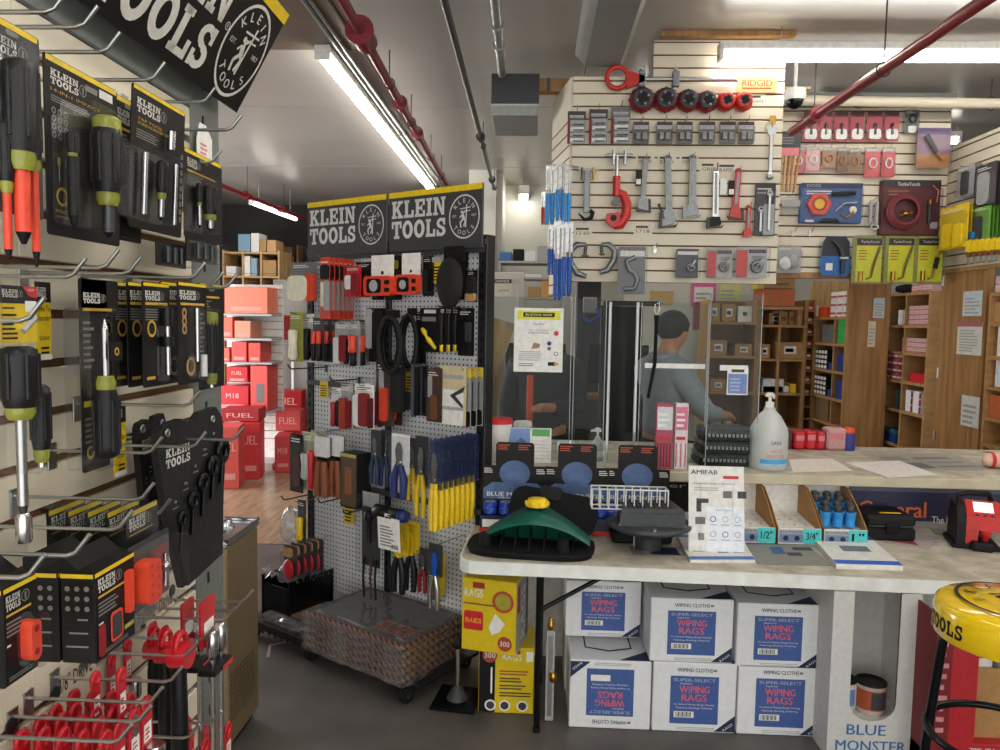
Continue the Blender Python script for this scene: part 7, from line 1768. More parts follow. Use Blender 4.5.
for rc, off, lab, base, red in (((617, 247, 646, 294), .06, 'large clear clamshell with grey U-shaped tool at the foot of the board', 'grey', 0), ((675, 249, 699, 278), .05, 'black carded ratchet cutter in clear pack at the foot of the board', '#2c2838', 0), ((706, 248, 733, 278), .05, 'red and white pack with round cutter, middle one at the foot of the board', 'lgrey', 1), ((735, 247, 768, 278), .06, 'red and white pack with round cutter, last at the foot of the board', 'lgrey', 1)):
 t, w, h = at(FRO, rc, off, 'cutter_pack', lab, 'cutter pack')
 m = MB(); m.rslab(0, -h / 2, w * .94, h, 0, .002, .006, base); m.patch(-w * .1 if red else -w * .4, -h * .2, w * .44, -h * .08, -.0008, '#4a2330' if red else 'print_white')
 if red:
  m.patch(-w * .46, -h * .98, -w * .12, -h * .1, -.001, 'tool_red'); m.lines(w * .0, w * .4, -h * .4, -h * .26, 2, -.001, 'dgrey')
 m.build('backing_card', t)
 m = MB()
 if base == 'grey':
  m.tube([(-w * .25, -.02, -h * .9), (w * .1, -.02, -h * .88), (w * .22, -.02, -h * .7), (w * .1, -.02, -h * .55), (-w * .1, -.02, -h * .5), (-w * .2, -.02, -h * .3), (w * .1, -.02, -h * .22)], .014, 'castiron', n=8)
 else:
  m.torus((w * .14, -.02, -h * .64), w * .14, w * .06, 'castiron', axis='y', n=14, k=6); m.cyl((w * .14, -.02, -h * .62), (w * .32, -.02, -h * .4), .007, 'steel', n=8)
 m.build('cutter', t)
 m = MB(); m.rslab(0, -h * .5, w, h * .98, -.045, -.001, .012, 'clear'); m.build('blister', t)
t, w, h = at(FRO, (646, 262, 676, 290), -.25, 'saw_blade_pack', 'row of thin grey blade packs hanging behind the lower edge of the pipe tool board', 'blade pack') if False else (None, 0, 0)
for k_, (px, py) in enumerate(((655, 248), (568, 246))):
 u, z = FRO.hit(px, py, .01); hook(FRO, u, z, .07, ['empty little hook between the packs at the foot of the board', 'little hook over the lower corner of the board'][k_], None)
k_ = 0
for rc, off, mm in (((545, 166, 556, 226), .02, 'skyblue'), ((555, 163, 566, 222), .05, 'skyblue'), ((562, 166, 572, 226), .08, 'skyblue'), ((541, 192, 548, 226), -.02, 'tool_red'), ((547, 226, 556, 276), .02, 'blue'), ((553, 222, 563, 302), .06, 'blue'), ((561, 222, 573, 298), .09, 'blue')):
 lab = ['blue brush pack at the far side of the upper bundle by the board edge', 'blue brush pack in the middle of the upper bundle by the board edge', 'blue brush pack of the upper bundle touching the board edge', 'red tube pack peeking out behind the upper blue bundle', 'short dark blue pack at the far side of the lower bundle', 'longest dark blue pack in the middle of the lower bundle', 'dark blue pack of the lower bundle touching the board edge'][k_]; k_ += 1
 t, w, h = at(Frame(0, RY - .04, 0), rc, off, 'brush_pack', lab, 'brush pack')
 m = MB(); m.rslab(0, -h * .2, w * .9, h * .4, -.012, .002, .006, 'bag'); m.build('pack_top', t)
 for x in (-.25, .2):
  m = MB(); m.lathe([(w * .2, 0), (w * .22, -h * .1), (w * .2, -h * .45), (w * .12, -h * .52)], mm, (w * x, -.012, -h * .46), n=10); m.build('handle', t)
  m = MB(); m.cyl((w * x, -.012, -h * .08), (w * x, -.012, -h * .46), w * .08, 'steel', n=8); m.build('shaft', t)
u = PY(562, 166, RY - .04); m = MB(); m.tube([(.10, .03, 0), (.03, -.02, 0), (-.10, -.02, 0)], .004, 'steel', n=6); single(m, 'display_hook', 'wire arm carrying the blue bundles at the board edge', 'hook', u)
for k_, (x0, x1) in enumerate(((803, 818), (819, 832), (834, 848), (850, 864), (867, 882), (884, 899))):
 spack((x0, 112, x1, 141), .06, 'nozzle_pack', ORD[k_] + ' red carded clear pack in the top row of the torch board', 'nozzle pack', '#b8404e', [('insert', 'r', -.4, .6, .4, .95, .016, 'white'), ('nozzle', 'c', -.1, .4, .12, .8, .01, 'dsteel')], head='#54434a', blist=.024, fr=FBO, prn=False)
spack((905, 110, 919, 133), .05, 'nozzle_pack', 'grey cluster pack at the end of the top row of the torch board', 'nozzle pack', 'grey', [('nozzle', 's', -.3, .2, .3, .6, .03, 'dsteel'), ('label', 'r', -.3, .7, .3, 1, .01, 'white')], blist=.02, fr=FBO)
for rc, lab, base in (((790, 146, 805, 173), 'red and white pack at the start of the second torch row', '#c25a58'), ((806, 146, 820, 171), 'pinkish clear pack, second in the second torch row', '#d8a0a0'), ((822, 147, 836, 168), 'copper elbow pack, first of the copper ones', '#a8794c'), ((837, 147, 848, 172), 'brown copper elbow pack in the middle of the copper ones', '#7a5234'), ((849, 148, 861, 173), 'copper tube pack with white band, last of the copper ones', '#8a6140'), ((865, 147, 880, 177), 'tall red and white pack, first of the pair right of the copper ones', '#cc4a50'), ((882, 147, 895, 177), 'tall red and white pack, second of the pair right of the copper ones', '#c8454c')):
 spack(rc, .06, 'fitting_pack', lab.replace('right of', 'past'), 'fitting pack', base, [('fitting', 'o', -.3, .35, .3, .75, .02, '#b87a45' if base in ('#a8794c', '#7a5234', '#8a6140') else 'white')], head='lgrey', blist=.024, fr=FBO)
t, w, h = at(FBO, (917, 128, 951, 168), .10, 'torch_pack', 'purple-topped pack with a diagonal dark torch near the board corner', 'torch pack', .03)
m = MB(); m.rslab(0, -h / 2, w, h, 0, .004, .004, '#8d6a80'); m.patch(-w * .48, -h * .16, w * .48, 0, -.0008, '#5b3b72'); m.patch(-w * .48, -h, w * .48, -h * .65, -.0008, '#b07a4c'); m.build('backing_card', t)
m = MB(); m.cyl((-w * .28, -.02, -h * .2), (w * .06, -.02, -h * .62), .017, 'dgrey', n=10); m.cyl((w * .06, -.02, -h * .62), (w * .26, -.02, -h * .8), .010, '#b87a45', n=8); m.build('torch', t)
m = MB(); m.rslab(0, -h * .55, w * .95, h * .88, -.04, -.001, .01, 'clear'); m.build('blister', t)
t, w, h = at(FBO, (778, 132, 801, 192), .25, 'brazing_rod_pack', 'black-topped pack of tan rods hanging between the two boards', 'rod pack')
m = MB(); m.rslab(0, -h * .2, w * .9, h * .4, 0, .002, .004, 'dgrey'); m.patch(-w * .4, -h * .4, w * .4, -h * .26, -.0008, 'pink'); m.lines(-w * .35, w * .3, -h * .2, -h * .06, 3, -.001, 'print_grey'); m.build('backing_card', t)
for i in range(5):
 m = MB(); m.cyl((-w * .38 + i * w * .19, -.01, -h * .4), (-w * .42 + i * w * .16, -.01, -h), .010, ('tan', '#c9a57c')[i % 2], n=8); m.build('rod', t)
m = MB(); m.tube([(0, .25, -.01), (0, -.03, -.01), (0, -.042, .004)], .003, 'steel', n=6); m.build('hanger', t)
t, w, h = at(FBO, (801, 183, 862, 226), .06, 'torch_kit', 'blue boxed torch kit with a red hexagonal stand', 'torch kit')
m = MB(); m.bx(-w / 2, w / 2, 0, .05, -h * .93, 0, '#36568f', .003); m.patch(-w / 2, -h * .12, w / 2, 0, -.0008, 'navy'); m.text('DOSS', -w * .3, -h * .065, -.0014, h * .07, 'lgrey', w=w * .22); m.lines(-w * .42, w * .0, -h * .26, -h * .15, 2, -.0012, 'print_white'); m.disc(w * .36, -h * .62, w * .06, -.0012, 'cream'); m.patch(-w * .42, -h * .91, -w * .28, -h * .86, -.0012, 'print_white'); m.poly([(-w * .22, -h * .93), (w * .16, -h * .93), (w * .1, -h * .82), (-w * .12, -h * .82)], -.0014, 'black'); m.build('box_body', t)
m = MB(); c = (-w * .22, -h * .5); m.prism([(c[0] + w * .2 * math.cos(R(a)), c[1] + w * .2 * math.sin(R(a))) for a in range(0, 360, 60)], -.03, -.001, '#d4482e'); m.disc(c[0], c[1], w * .085, -.0306, 'brass', n=16); m.ring(c[0], c[1], w * .12, w * .085, -.0306, '#8e2a1c', n=16); m.build('stand', t)
m = MB(); m.cyl((-w * .02, -.02, -h * .27), (w * .36, -.02, -h * .24), .014, 'black', n=10); m.build('torch_handle', t)
m = MB(); m.tube([(w * .05, -.015, -h * .66), (w * .2, -.015, -h * .48), (w * .4, -.015, -h * .46)], .007, 'steel', n=8); m.tube([(w * .15, -.015, -h * .72), (w * .24, -.015, -h * .82), (w * .36, -.015, -h * .66)], .007, 'brass', n=8); m.build('torch_tip', t)
m = MB(); m.rslab(0, -h * .5, w * .96, h * .78, -.045, -.001, .02, 'clear'); m.build('blister', t)
t, w, h = at(FBO, (882, 180, 940, 235), .07, 'torch_kit', 'maroon boxed torch kit with a coiled red hose', 'torch kit')
m = MB(); m.bx(-w / 2, w / 2, 0, .06, -h, 0, '#5e2530', .003); m.patch(-w / 2, -h * .13, w / 2, 0, -.0008, '#2c2026'); m.text('TurboTorch', -w * .06, -h * .075, -.0014, h * .065, 'print_white', bold=.02, w=w * .38); m.lines(-w * .4, -w * .05, -h * .28, -h * .16, 2, -.0012, '#b0603c'); m.patch(w * .34, -h * .88, w * .47, -h * .76, -.0012, 'lgrey'); m.build('box_body', t)
m = MB()
for i in range(3):
 m.torus((-w * .14, -.02 - .012 * i, -h * .58), w * (.29 - .03 * i), .011, '#7c2a34', axis='y', n=28)
m.build('hose', t)
m = MB(); m.sph((-w * .12, -.025, -h * .62), .03, 'brass', sz=.7); m.cyl((-w * .22, -.025, -h * .66), (w * .0, -.025, -h * .6), .01, 'brass', n=8); m.build('regulator', t)
m = MB(); m.cyl((w * .3, -.02, -h * .8), (w * .3, -.02, -h * .44), .014, 'dgrey', n=10); m.cyl((w * .3, -.02, -h * .44), (w * .3, -.02, -h * .36), .011, 'brass', n=10); m.tube([(w * .42, -.015, -h * .4), (w * .44, -.015, -h * .2), (w * .34, -.015, -h * .1)], .005, '#b87a45', n=6); m.build('torch_handle', t)
m = MB(); m.rslab(0, -h * .56, w * .97, h * .82, -.05, -.001, .02, 'clear'); m.build('blister', t)
spack((864, 199, 881, 230), .05, 'key_pack', 'clear pack of small keys between the two torch kits', 'key pack', None, [('key', 'c', -.3, .1, -.05, .8, .01, 'lgrey'), ('key', 'c', .05, .1, .3, .85, .01, 'lgrey'), ('ring', 'o', -.1, .8, .4, 1, .01, 'white')], blist=.02, fr=FBO)
t, w, h = at(FBO, (820, 236, 851, 276), .06, 'igniter_pack', 'blue rounded card with black angled torch under the blue kit', 'torch pack')
m = MB(); m.prism([(-w * .3, 0), (w * .3, 0), (w * .44, -h * .15), (w * .48, -h * .9), (w * .4, -h), (-w * .4, -h), (-w * .5, -h * .85), (-w * .42, -h * .15)], 0, .003, '#2163a8'); m.poly([(-w * .3, -.003), (w * .3, -.003), (w * .43, -h * .16), (w * .45, -h * .5), (-w * .44, -h * .5), (-w * .41, -h * .16)], -.0008, '#20242e'); m.patch(-w * .3, -h * .86, -w * .08, -h * .68, -.0012, 'print_white'); m.build('backing_card', t)
m = MB(); m.tube([(-w * .15, -.02, -h * .12), (w * .1, -.02, -h * .3), (w * .2, -.02, -h * .5), (w * .22, -.02, -h * .95)], [.007, .01, .016, .016], 'dgrey', n=8); m.cyl((w * .1, -.025, -h * .56), (w * .36, -.025, -h * .56), .012, 'steel', n=8); m.build('torch', t)
for k_, (x0, x1) in enumerate(((852, 882), (884, 914), (914, 943))):
 t, w, h = at(FBO, (x0, 236, x1, 284), .10, 'torch_tip_pack', ['yellow carded torch tip nearest the blue rounded card', 'yellow carded torch tip in the middle of three', 'yellow carded torch tip with black bulb, nearest the board corner'][k_], 'torch pack')
 m = MB(); m.rslab(0, -h / 2, w, h, 0, .002, .004, '#8f8f50'); m.patch(-w * .36, -h * .95, w * .48, -h * .2, -.0008, '#d3d12a'); m.patch(-w * .36, -h * .19, w * .48, -h * .05, -.0008, '#2f2026'); m.text('TurboTorch', w * .08, -h * .12, -.0014, h * .05, 'print_white', w=w * .6); m.lines(-w * .3, w * .1, -h * .5, -h * .26, 4, -.0012, '#a2701f'); m.build('backing_card', t)
 m = MB(); m.tube([(w * .38, -.02, -h * .22), (w * .2, -.02, -h * .58), (w * .12, -.02, -h * .86), (-w * .04, -.02, -h * .9)], [.008, .009, .006, .006], '#6f5a3a' if k_ < 2 else 'brass', n=8)
 if k_ == 2:
  m.cyl((w * .26, -.02, -h * .45), (w * .19, -.02, -h * .68), .015, 'black', n=10)
 m.cyl((-w * .22, -.02, -h * .94), (-w * .22, -.02, -h * .74), .014, 'brass', n=10); m.build('torch_tip', t)
 m = MB(); m.rslab(0, -h * .5, w, h, -.05, -.001, .01, 'clear'); m.build('blister', t)
spack((776, 246, 801, 273), .06, 'parts_bag', 'clear bag of white fittings at the lower end of the torch board', 'parts bag', 'lgrey', [('fitting', 's', -.4, .4, .1, .9, .04, 'white'), ('fitting', 's', -.05, .3, .4, .85, .04, 'lgrey')], blist=.05, fr=FBO)
spack((780, 194, 801, 216), .06, 'parts_bag', 'clear pack with pale pipe under the tan rods', 'parts bag', None, [('pipe', 'r', -.4, .3, .4, .6, .03, 'lgrey')], blist=.04, fr=FBO)
for k_, (px, py) in enumerate(((793, 232), (810, 232))):
 u, z = FBO.hit(px, py, .01); hook(FBO, u, z, .06, ['empty short hook on the torch board, nearer the pipe tools', 'empty short hook on the torch board, nearer the blue card'][k_], None)
t = thing('security_camera', 'white dome security camera hanging above the torch board', 'camera', PY(795, 92, 4.9))
k = 4.9 / 745
m = MB(); m.lathe([(10 * k, 2 * k), (10.5 * k, -4 * k), (9 * k, -8 * k)], 'white', n=20); m.bx(-11 * k, 14 * k, -.02, .02, 2 * k, 4 * k, 'wood_pale'); m.build('housing', t)
m = MB(); m.sph((0, 0, -8 * k), 8 * k, 'blackgloss', n=16); m.build('dome', t)
m = MB(); m.cyl((0, 0, 4 * k), (0, 0, CEIL - t.location.z), .012, 'white', n=8); m.build('mount', t)
for rc, off, n_, lab, base, parts in (
 ((957, 166, 974, 196), .05, 3, 'grey blade pack on the right-angle board', 'lgrey', [('blade', 'r', -.2, .2, .2, .95, .01, 'dgrey')]),
 ((975, 164, 996, 206), .06, 4, 'tall black and white pack on the right-angle board', 'dgrey', [('tool', 'r', -.3, .2, .2, .95, .012, 'lgrey')]),
 ((940, 206, 968, 248), .10, 4, 'yellow handled tool pack by the board corner', 'klein_yellow', [('handle', 'r', -.35, .4, -.05, .98, .016, 'yellow'), ('handle', 'r', .05, .45, .35, .98, .016, 'yellow')]),
 ((966, 206, 990, 242), .06, 4, 'green and blue carded pack on the right-angle board', '#6fae3a', [('tool', 'r', -.2, .3, .2, .95, .014, 'dgrey'), ('cap', 'r', -.4, .7, .0, .9, .02, 'skyblue')])):
 spack(rc, off + .04, 'hand_tool_pack', 'front ' + lab, 'tool pack', base, parts, blist=.02, fr=FWO, n=n_, step=.022, labels=[ORD[i + 1] + ' ' + lab + ', counted from the front' for i in range(n_ - 1)])
for i in range(6):
 spack((968 + i * 6, 240 - i * .5, 974 + i * 6, 264 - i * .5), .12, 'screwdriver_pack', ORD[i] + ' yellow and brown screwdriver in the lowest row of the right-angle board', 'screwdriver', None, [('handle', 'r', -.4, 0, .4, .55, .02, 'yellow'), ('collar', 'r', -.3, .5, .3, .7, .02, 'brown'), ('shaft', 'r', -.12, .7, .12, 1, .02, 'steel')], blist=0, fr=FWO)
mat('cardboard', '#b08a5c', .8, noise=.08); mat('cardboard_dark', '#7d5f40', .8, noise=.08)
mat('carton_pinkish', '#d9b7b4', .6); mat('milw_red', '#c2202c', .4, noise=.05); mat('bin_blue', '#1f3f8a', .45); mat('carton_crate', '#c2693f', .6)
def pbox(fr, rc, off, dep, label, mt_, name='carton', cat='box', prints=(), text=None, group=None, gap=.0, snap=None):
 """a box seen at a picture rectangle: front at the plane, depth behind it"""
 u, z0, w, h = fr.rect(*rc, off)
 for z_ in snap or ():
  if abs(z_ - z0) < .07:
   h += z0 - z_ - .001; z0 = z_ + .001
   break
 t = thing(name, label, cat, fr.world(u, off, z0), fr.t, group)
 m = MB(); w -= gap; h -= gap * 2.5; m.box(0, dep / 2, h / 2, w, dep, h - .001, mt_, .004)
 for x0, y0, x1, y1, mm in prints:
  m.patch(x0 * w, y0 * h, x1 * w, y1 * h, -.0012, mm)
 for s_, x, z, hh, ww, mm in (text or ()):
  m.text(s_, x * w, z * h, -.002, hh * h, mm, bold=.03, w=ww * w)
 m.build('box_body', t)
 return t, w, h
def shelf_unit(fr, rc, off, dep, label, levels, cols=(), mt_='wood_shelf', back='wood_back', th=.022, ends=True, name='shelf_unit'):
 """open shelving: picture rectangle of its front; levels = picture y of shelf boards at its middle"""
 u, z0, w, h = fr.rect(*rc, off); z1 = z0 + h; z0 = 0.001
 t = thing(name, label, 'shelf', fr.world(u, off, 0), fr.t)
 for s_ in (-1, 1):
  m = MB(); m.bx(s_ * w / 2 - th / 2, s_ * w / 2 + th / 2, 0, dep, z0, z1, mt_); m.build('side_panel', t)
 if back:
  m = MB(); m.bx(-w / 2, w / 2, dep - .01, dep, z0, z1, back); m.build('back_panel', t)
 xm = (rc[0] + rc[2]) / 2
 zs = [fr.hit(xm, y, off)[1] for y in levels]
 for z in zs:
  m = MB(); m.bx(-w / 2 + th / 2, w / 2 - th / 2, .002, dep - .01, z - th, z, mt_); m.build('shelf_board', t)
 for c in cols:
  m = MB(); m.bx(-w / 2 + c * w - th / 2, -w / 2 + c * w + th / 2, .004, dep - .012, z0, z1, mt_); m.build('divider', t)
 return t, u, w, zs
def fill(fr, u, w, off, z, x0, x1, n, rows, h, dep, label, mt_, name='carton', group=None, prints=(), single_=None):
 """rows x n equal boxes standing on a shelf between fractions x0..x1 of its width"""
 bw_ = (x1 - x0) * w / n; first = None
 for r_ in range(rows):
  for i in range(n):
   uu = u - w / 2 + x0 * w + bw_ * (i + .5)
   p = fr.world(uu, off - .02, z + .001 + r_ * (h + .001))
   if first is None:
    first = thing(name, label, 'box', p, fr.t, group if n * rows > 1 else None)
    m = MB(); m.box(0, dep / 2, h / 2, bw_ * .95, dep, h, mt_, .003)
    for a, b, c, d, mm in prints:
     m.patch(a * bw_, b * h, c * bw_, d * h, -.0012, mm)
    m.build('box_body', first)
   else:
    dup(first, p)
 return first
FA = Frame(2.92, 0, -90)
PK = [(-.46, .1, .46, .3, '#b0565e'), (-.46, .6, .3, .75, '#c8868a')]
yA0, yA1 = 5.52, 6.26
t, u, w, zs = shelf_unit(FA, (881, 293, 925.5, 450), 0, .26, 'tall wooden shelf unit of pink and white boxes beside the partition', (293, 325, 352, 381, 411, 447), (.5,))
gA = 'of the partition shelf unit'
fill(FA, u, w, 0, zs[0], .55, .98, 2, 2, .045, .16, 'pink and white box lying on top ' + gA, 'carton_pinkish', group='pink boxes on the unit top', prints=PK)
tt = thing('rolled_bag', 'upper black roll lying on top ' + gA, 'bag', FA.world(u - w * .25, -.04, zs[0] + .001), FA.t)
m = MB(); m.tube([(-.16, .06, .045), (.0, .06, .04), (.14, .06, .045)], [.03, .042, .034], 'blackmatte', n=10); m.build('roll', tt)
dup(tt, tt.location + Vector((0, .0, .085)), None, 'black roll stacked uppermost on top ' + gA); tt['label'] = 'black roll lying lowest on top ' + gA
fill(FA, u, w, 0, zs[1], .52, .95, 2, 4, .036, .2, 'pink and white box stacked on the second board ' + gA, 'carton_pinkish', group='pink boxes, second board', prints=PK)
fill(FA, u, w, 0, zs[1], .28, .46, 1, 1, .12, .18, 'white folded-top box on the second board ' + gA, 'white')
fill(FA, u, w, 0, zs[2], .40, .95, 2, 3, .036, .2, 'pink and white box stacked on the third board ' + gA, 'carton_pinkish', group='pink boxes, third board', prints=PK)
fill(FA, u, w, 0, zs[3], .08, .47, 3, 4, .056, .2, 'red and white box stacked on the fourth board ' + gA, '#a84a50', group='red boxes, fourth board', prints=[(-.4, .2, .4, .45, 'paper')])
fill(FA, u, w, 0, zs[3], .62, .95, 1, 1, .07, .18, 'bright red box alone on the fourth board ' + gA, 'red')
fill(FA, u, w, 0, zs[4], .55, .9, 2, 3, .055, .2, 'white carton with red edge stacked on the fifth board ' + gA, 'carton_white', group='white cartons, fifth board', prints=[(.2, .05, .46, .95, 'dred')])
fill(FA, u, w, 0, zs[4], .32, .45, 1, 3, .05, .2, 'dark green tin stacked on the fifth board ' + gA, '#2e4a40', group='dark tins, fifth board')
fill(FA, u, w, 0, zs[5], .1, .48, 3, 1, .11, .2, 'blue bin of green parts on the lowest board ' + gA, 'bin_blue', name='parts_bin', group='blue bins, lowest board', prints=[(-.4, .7, .4, .98, '#2f7f68')])
yB = 6.09
FBn = Frame(2.56, 0, -90)
m = MB(); a = PY(848, 300, yB); m.bx(a.x, 2.83, yB, yB + .03, 0, PY(860, 262, yB).z, 'wood_panel'); structure(m, 'wall_partition_1')
FE = Frame(0, yB - .004, 0)
def notice(fr, rc, off, label, mt_='paper', lines_=5, head=None):
 u_, z0, w_, h_ = fr.rect(*rc, off)
 m = MB(); m.bx(-w_ / 2, w_ / 2, 0, .002, 0, h_, mt_); m.lines(-w_ * .4, w_ * .42, h_ * .1, h_ * .8, lines_, -.0008, 'lgrey', seed=int(rc[0]))
 if head:
  m.patch(-w_ / 2, h_ * .86, w_ / 2, h_, -.001, head)
 return single(m, 'notice', label, 'paper', fr.world(u_, off, z0), fr.t)
notice(FE, (873.5, 298, 884.5, 318), .003, 'pale blue printed notice on the wooden panel left of the tall pink-box shelves'.replace('left of', 'before'), '#c3d2d8')
notice(FE, (868, 321, 875.5, 347), .003, 'cream strip notice on the same wooden panel, lower down', '#d8cdb0')
FP = Frame(RWX - .012, 0, -90)
notice(FP, (963, 291, 982, 316), .004, 'pale blue notice on the partition door under the yellow tools', '#c9d6da')
notice(FP, (957, 322, 982, 355), .004, 'big white form with red heading on the partition door', '#ddd8ce', 8, '#b0686c')
notice(FP, (961, 396, 979, 427), .004, 'pair of white sheets pinned low on the partition door', '#dcdad4', 4)
t, u, w, zs = shelf_unit(FBn, (811, 316, 845, 452), 0, .3, 'open wooden shelf unit with blue bins and small black boxes', (317, 343, 370, 397, 423), (.62,))
gB = 'of the blue bin unit'
fill(FBn, u, w, 0, zs[0], .42, .98, 3, 3, .07, .2, 'white and red box on top ' + gB, 'white', group='white and red boxes on the unit top', prints=[(-.45, .3, .45, .55, '#b5485a')])
fill(FBn, u, w, 0, zs[0], .05, .3, 1, 1, .09, .18, 'orange box with clear top on top ' + gB, 'orange')
for i, (lab, zz) in enumerate((('third', zs[2]), ('fourth', zs[3]))):
 fill(FBn, u, w, 0, zz, .03, .40, 4, 4, .042, .2, 'black box with white end stacked on the %s board ' % lab + gB, 'black', group='black boxes, %s board' % lab, prints=[(-.4, .15, .4, .8, 'paper')])
 fill(FBn, u, w, 0, zz, .44, .58, 1, 1, .06, .2, 'blue bin beside the black boxes on the %s board ' % lab + gB, 'bin_blue', name='parts_bin')
 fill(FBn, u, w, 0, zz, .68, .96, 1, 1, .15, .2, 'blue bin alone in the end column on the %s board ' % lab + gB, 'bin_blue', name='parts_bin')
fill(FBn, u, w, 0, zs[1], .66, .96, 1, 4, .05, .2, 'green packet stacked in the end column ' + gB, '#3fae55', group='green packets')
fill(FBn, u, w, 0, zs[1], .2, .56, 2, 1, .16, .2, 'grey bottle box on the second board ' + gB, 'grey', group='grey boxes, second board')
fill(FBn, u, w, 0, zs[4], .1, .5, 1, 1, .22, .2, 'crumpled brown box on the lowest board ' + gB, 'cardboard_dark')
m = MB(); yD = 7.45; a = PY(812, 280, yD); b = PY(836, 280, yD); m.bx(a.x, b.x + .3, yD, yD + .03, 0, PY(820, 281, yD).z, 'wood_pale'); m.bx(a.x + .0, a.x + .09, yD - .012, yD - .001, .5, 1.9, 'office_wall'); structure(m, 'wall_partition_2')
FC = Frame(RWX - .03, 0, -90)
t, u, w, zs = shelf_unit(FC, (985.5, 292, 1016, 462), 0, .14, 'wooden shelf unit of cartons cut by the picture edge', (292, 323, 357, 388, 420, 448), ())
fill(FC, u, w, 0, zs[0], .0, .9, 1, 2, .05, .1, 'white open carton on top of the edge shelf unit', 'carton_pinkish', group='cartons on the edge unit')
fill(FC, u, w, 0, zs[1], .02, .8, 1, 1, .13, .1, 'brown carton on the second board of the edge shelf unit', 'cardboard')
fill(FC, u, w, 0, zs[2], .2, .8, 2, 1, .2, .1, 'upright white file box on the third board of the edge shelf unit', 'white', group='file boxes')
fill(FC, u, w, 0, zs[3], .2, .8, 2, 2, .09, .1, 'white carton stacked on the fourth board of the edge shelf unit', 'carton_white', group='white cartons of the edge unit')
fill(FC, u, w, 0, zs[4], .05, .6, 2, 1, .14, .1, 'orange and white carton on the fifth board of the edge shelf unit', '#c86a3c', group='orange cartons of the edge unit')
FD = Frame(0, 6.9, 0)
t, u, w, zs = shelf_unit(FD, (757, 300, 803, 460), 0, .4, 'dark wooden shelf unit of brown cartons behind the jug', (325, 359, 393, 428), (.45,), back='wood_back')
LBL = [(-.2, .3, .25, .75, 'paper'), (-.15, .4, .15, .62, 'grey')]
for rc, lab, mt_, pr in (((769, 313, 782, 325), 'small white-labelled carton on the top board behind the jug', 'cardboard', LBL), ((773, 311, 788, 324), 'brown printed carton on the top board, before the end one', 'cardboard', [(-.4, .3, .4, .6, 'cardboard_dark')]), ((789, 311, 803, 324), 'brown printed carton at the end of the top board', 'cardboard', [(-.4, .3, .4, .6, 'cardboard_dark')]),
 ((759, 344, 770, 358), 'pale-labelled carton at the start of the second board', 'cardboard', LBL), ((776, 342, 803, 358), 'long brown carton with square label on the second board', 'cardboard', LBL), ((762, 386, 789, 392), 'flat white carton low on the third board', 'carton_white', ()), ((763, 379, 784, 385.5), 'flat white carton lying uppermost on the third board', 'carton_white', ()), ((790, 384, 796, 392), 'small yellow box on the third board', 'yellow', ())):
 pbox(FD, rc, -.03, .25, lab, mt_, prints=pr, snap=zs)
FD2 = Frame(0, 6.8, 0)
pbox(FD2, (763, 289, 795, 306), -.02, .3, 'orange-brown wood grain crate standing above the rear shelves', 'carton_crate', 'crate', 'box', [(-.35, .05, -.3, .95, 'wood_panel'), (0, .05, .04, .95, 'wood_panel')])
pbox(FD2, (764, 277, 795, 288.6), -.02, .3, 'flat brown carton lying on the wood grain crate', 'cardboard', prints=[(-.3, .3, .3, .5, 'cardboard_dark')])
pbox(FD2, (757, 277, 764, 289), -.02, .2, 'yellow and white folder box beside the flat brown carton', '#cfc25a')
a = PY(757, 306, 6.8); b = PY(803, 306, 6.8); m = MB(); m.bx(a.x, b.x, 6.79, 7.2, a.z - .03, a.z - .002, 'wood_shelf'); m.bx(a.x, a.x + .03, 6.83, 7.2, zs[0], a.z - .03, 'wood_shelf'); m.bx(b.x - .03, b.x, 6.83, 7.2, zs[0], a.z - .03, 'wood_shelf'); single(m, 'shelf_riser', 'wooden shelf board over the rear cartons', 'shelf')
t, u, w, zs = shelf_unit(FD, (707, 300, 755, 460), 0, .4, 'wooden shelf unit of cartons seen through the clear screen', (322, 356, 392, 428), ())
for rc, lab in (((709, 303, 720, 322), 'upright carton on the top board behind the clear screen'), ((722, 304, 736, 322), 'grey-labelled carton pair on the top board behind the clear screen'), ((738, 306, 752, 322), 'white carton on the top board behind the clear screen'), ((709, 340, 727, 356), 'open brown carton on the second board behind the clear screen'), ((735, 344, 752, 356), 'brown labelled carton on the second board behind the clear screen'), ((710, 379, 726, 392), 'brown carton on the third board behind the clear screen'), ((711, 413, 722, 428), 'brown carton at the start of the lowest board behind the clear screen'), ((724, 413, 733, 428), 'small brown carton next on the lowest board behind the clear screen')):
 pbox(FD, rc, -.03, .25, lab, 'white' if 'white' in lab else 'cardboard', prints=LBL, snap=zs)
FDr = Frame(0, 7.0, 0)
t, u, w, zs = shelf_unit(FDr, (804.5, 300, 812, 460), 0, .3, 'narrow wooden rack of small red bins', [310 + 12 * i for i in range(12)], (), back='wood_back', th=.015)
for i in range(8):
 fill(FDr, u, w, 0, zs[i], .1, .9, 1, 1, .05, .15, 'red bin on board %s of the narrow rack, counted from its top' % ORD[i], 'dred' if i % 3 else 'red', name='parts_bin', prints=[(-.3, .2, .3, .6, 'paper')])
k_ = 0
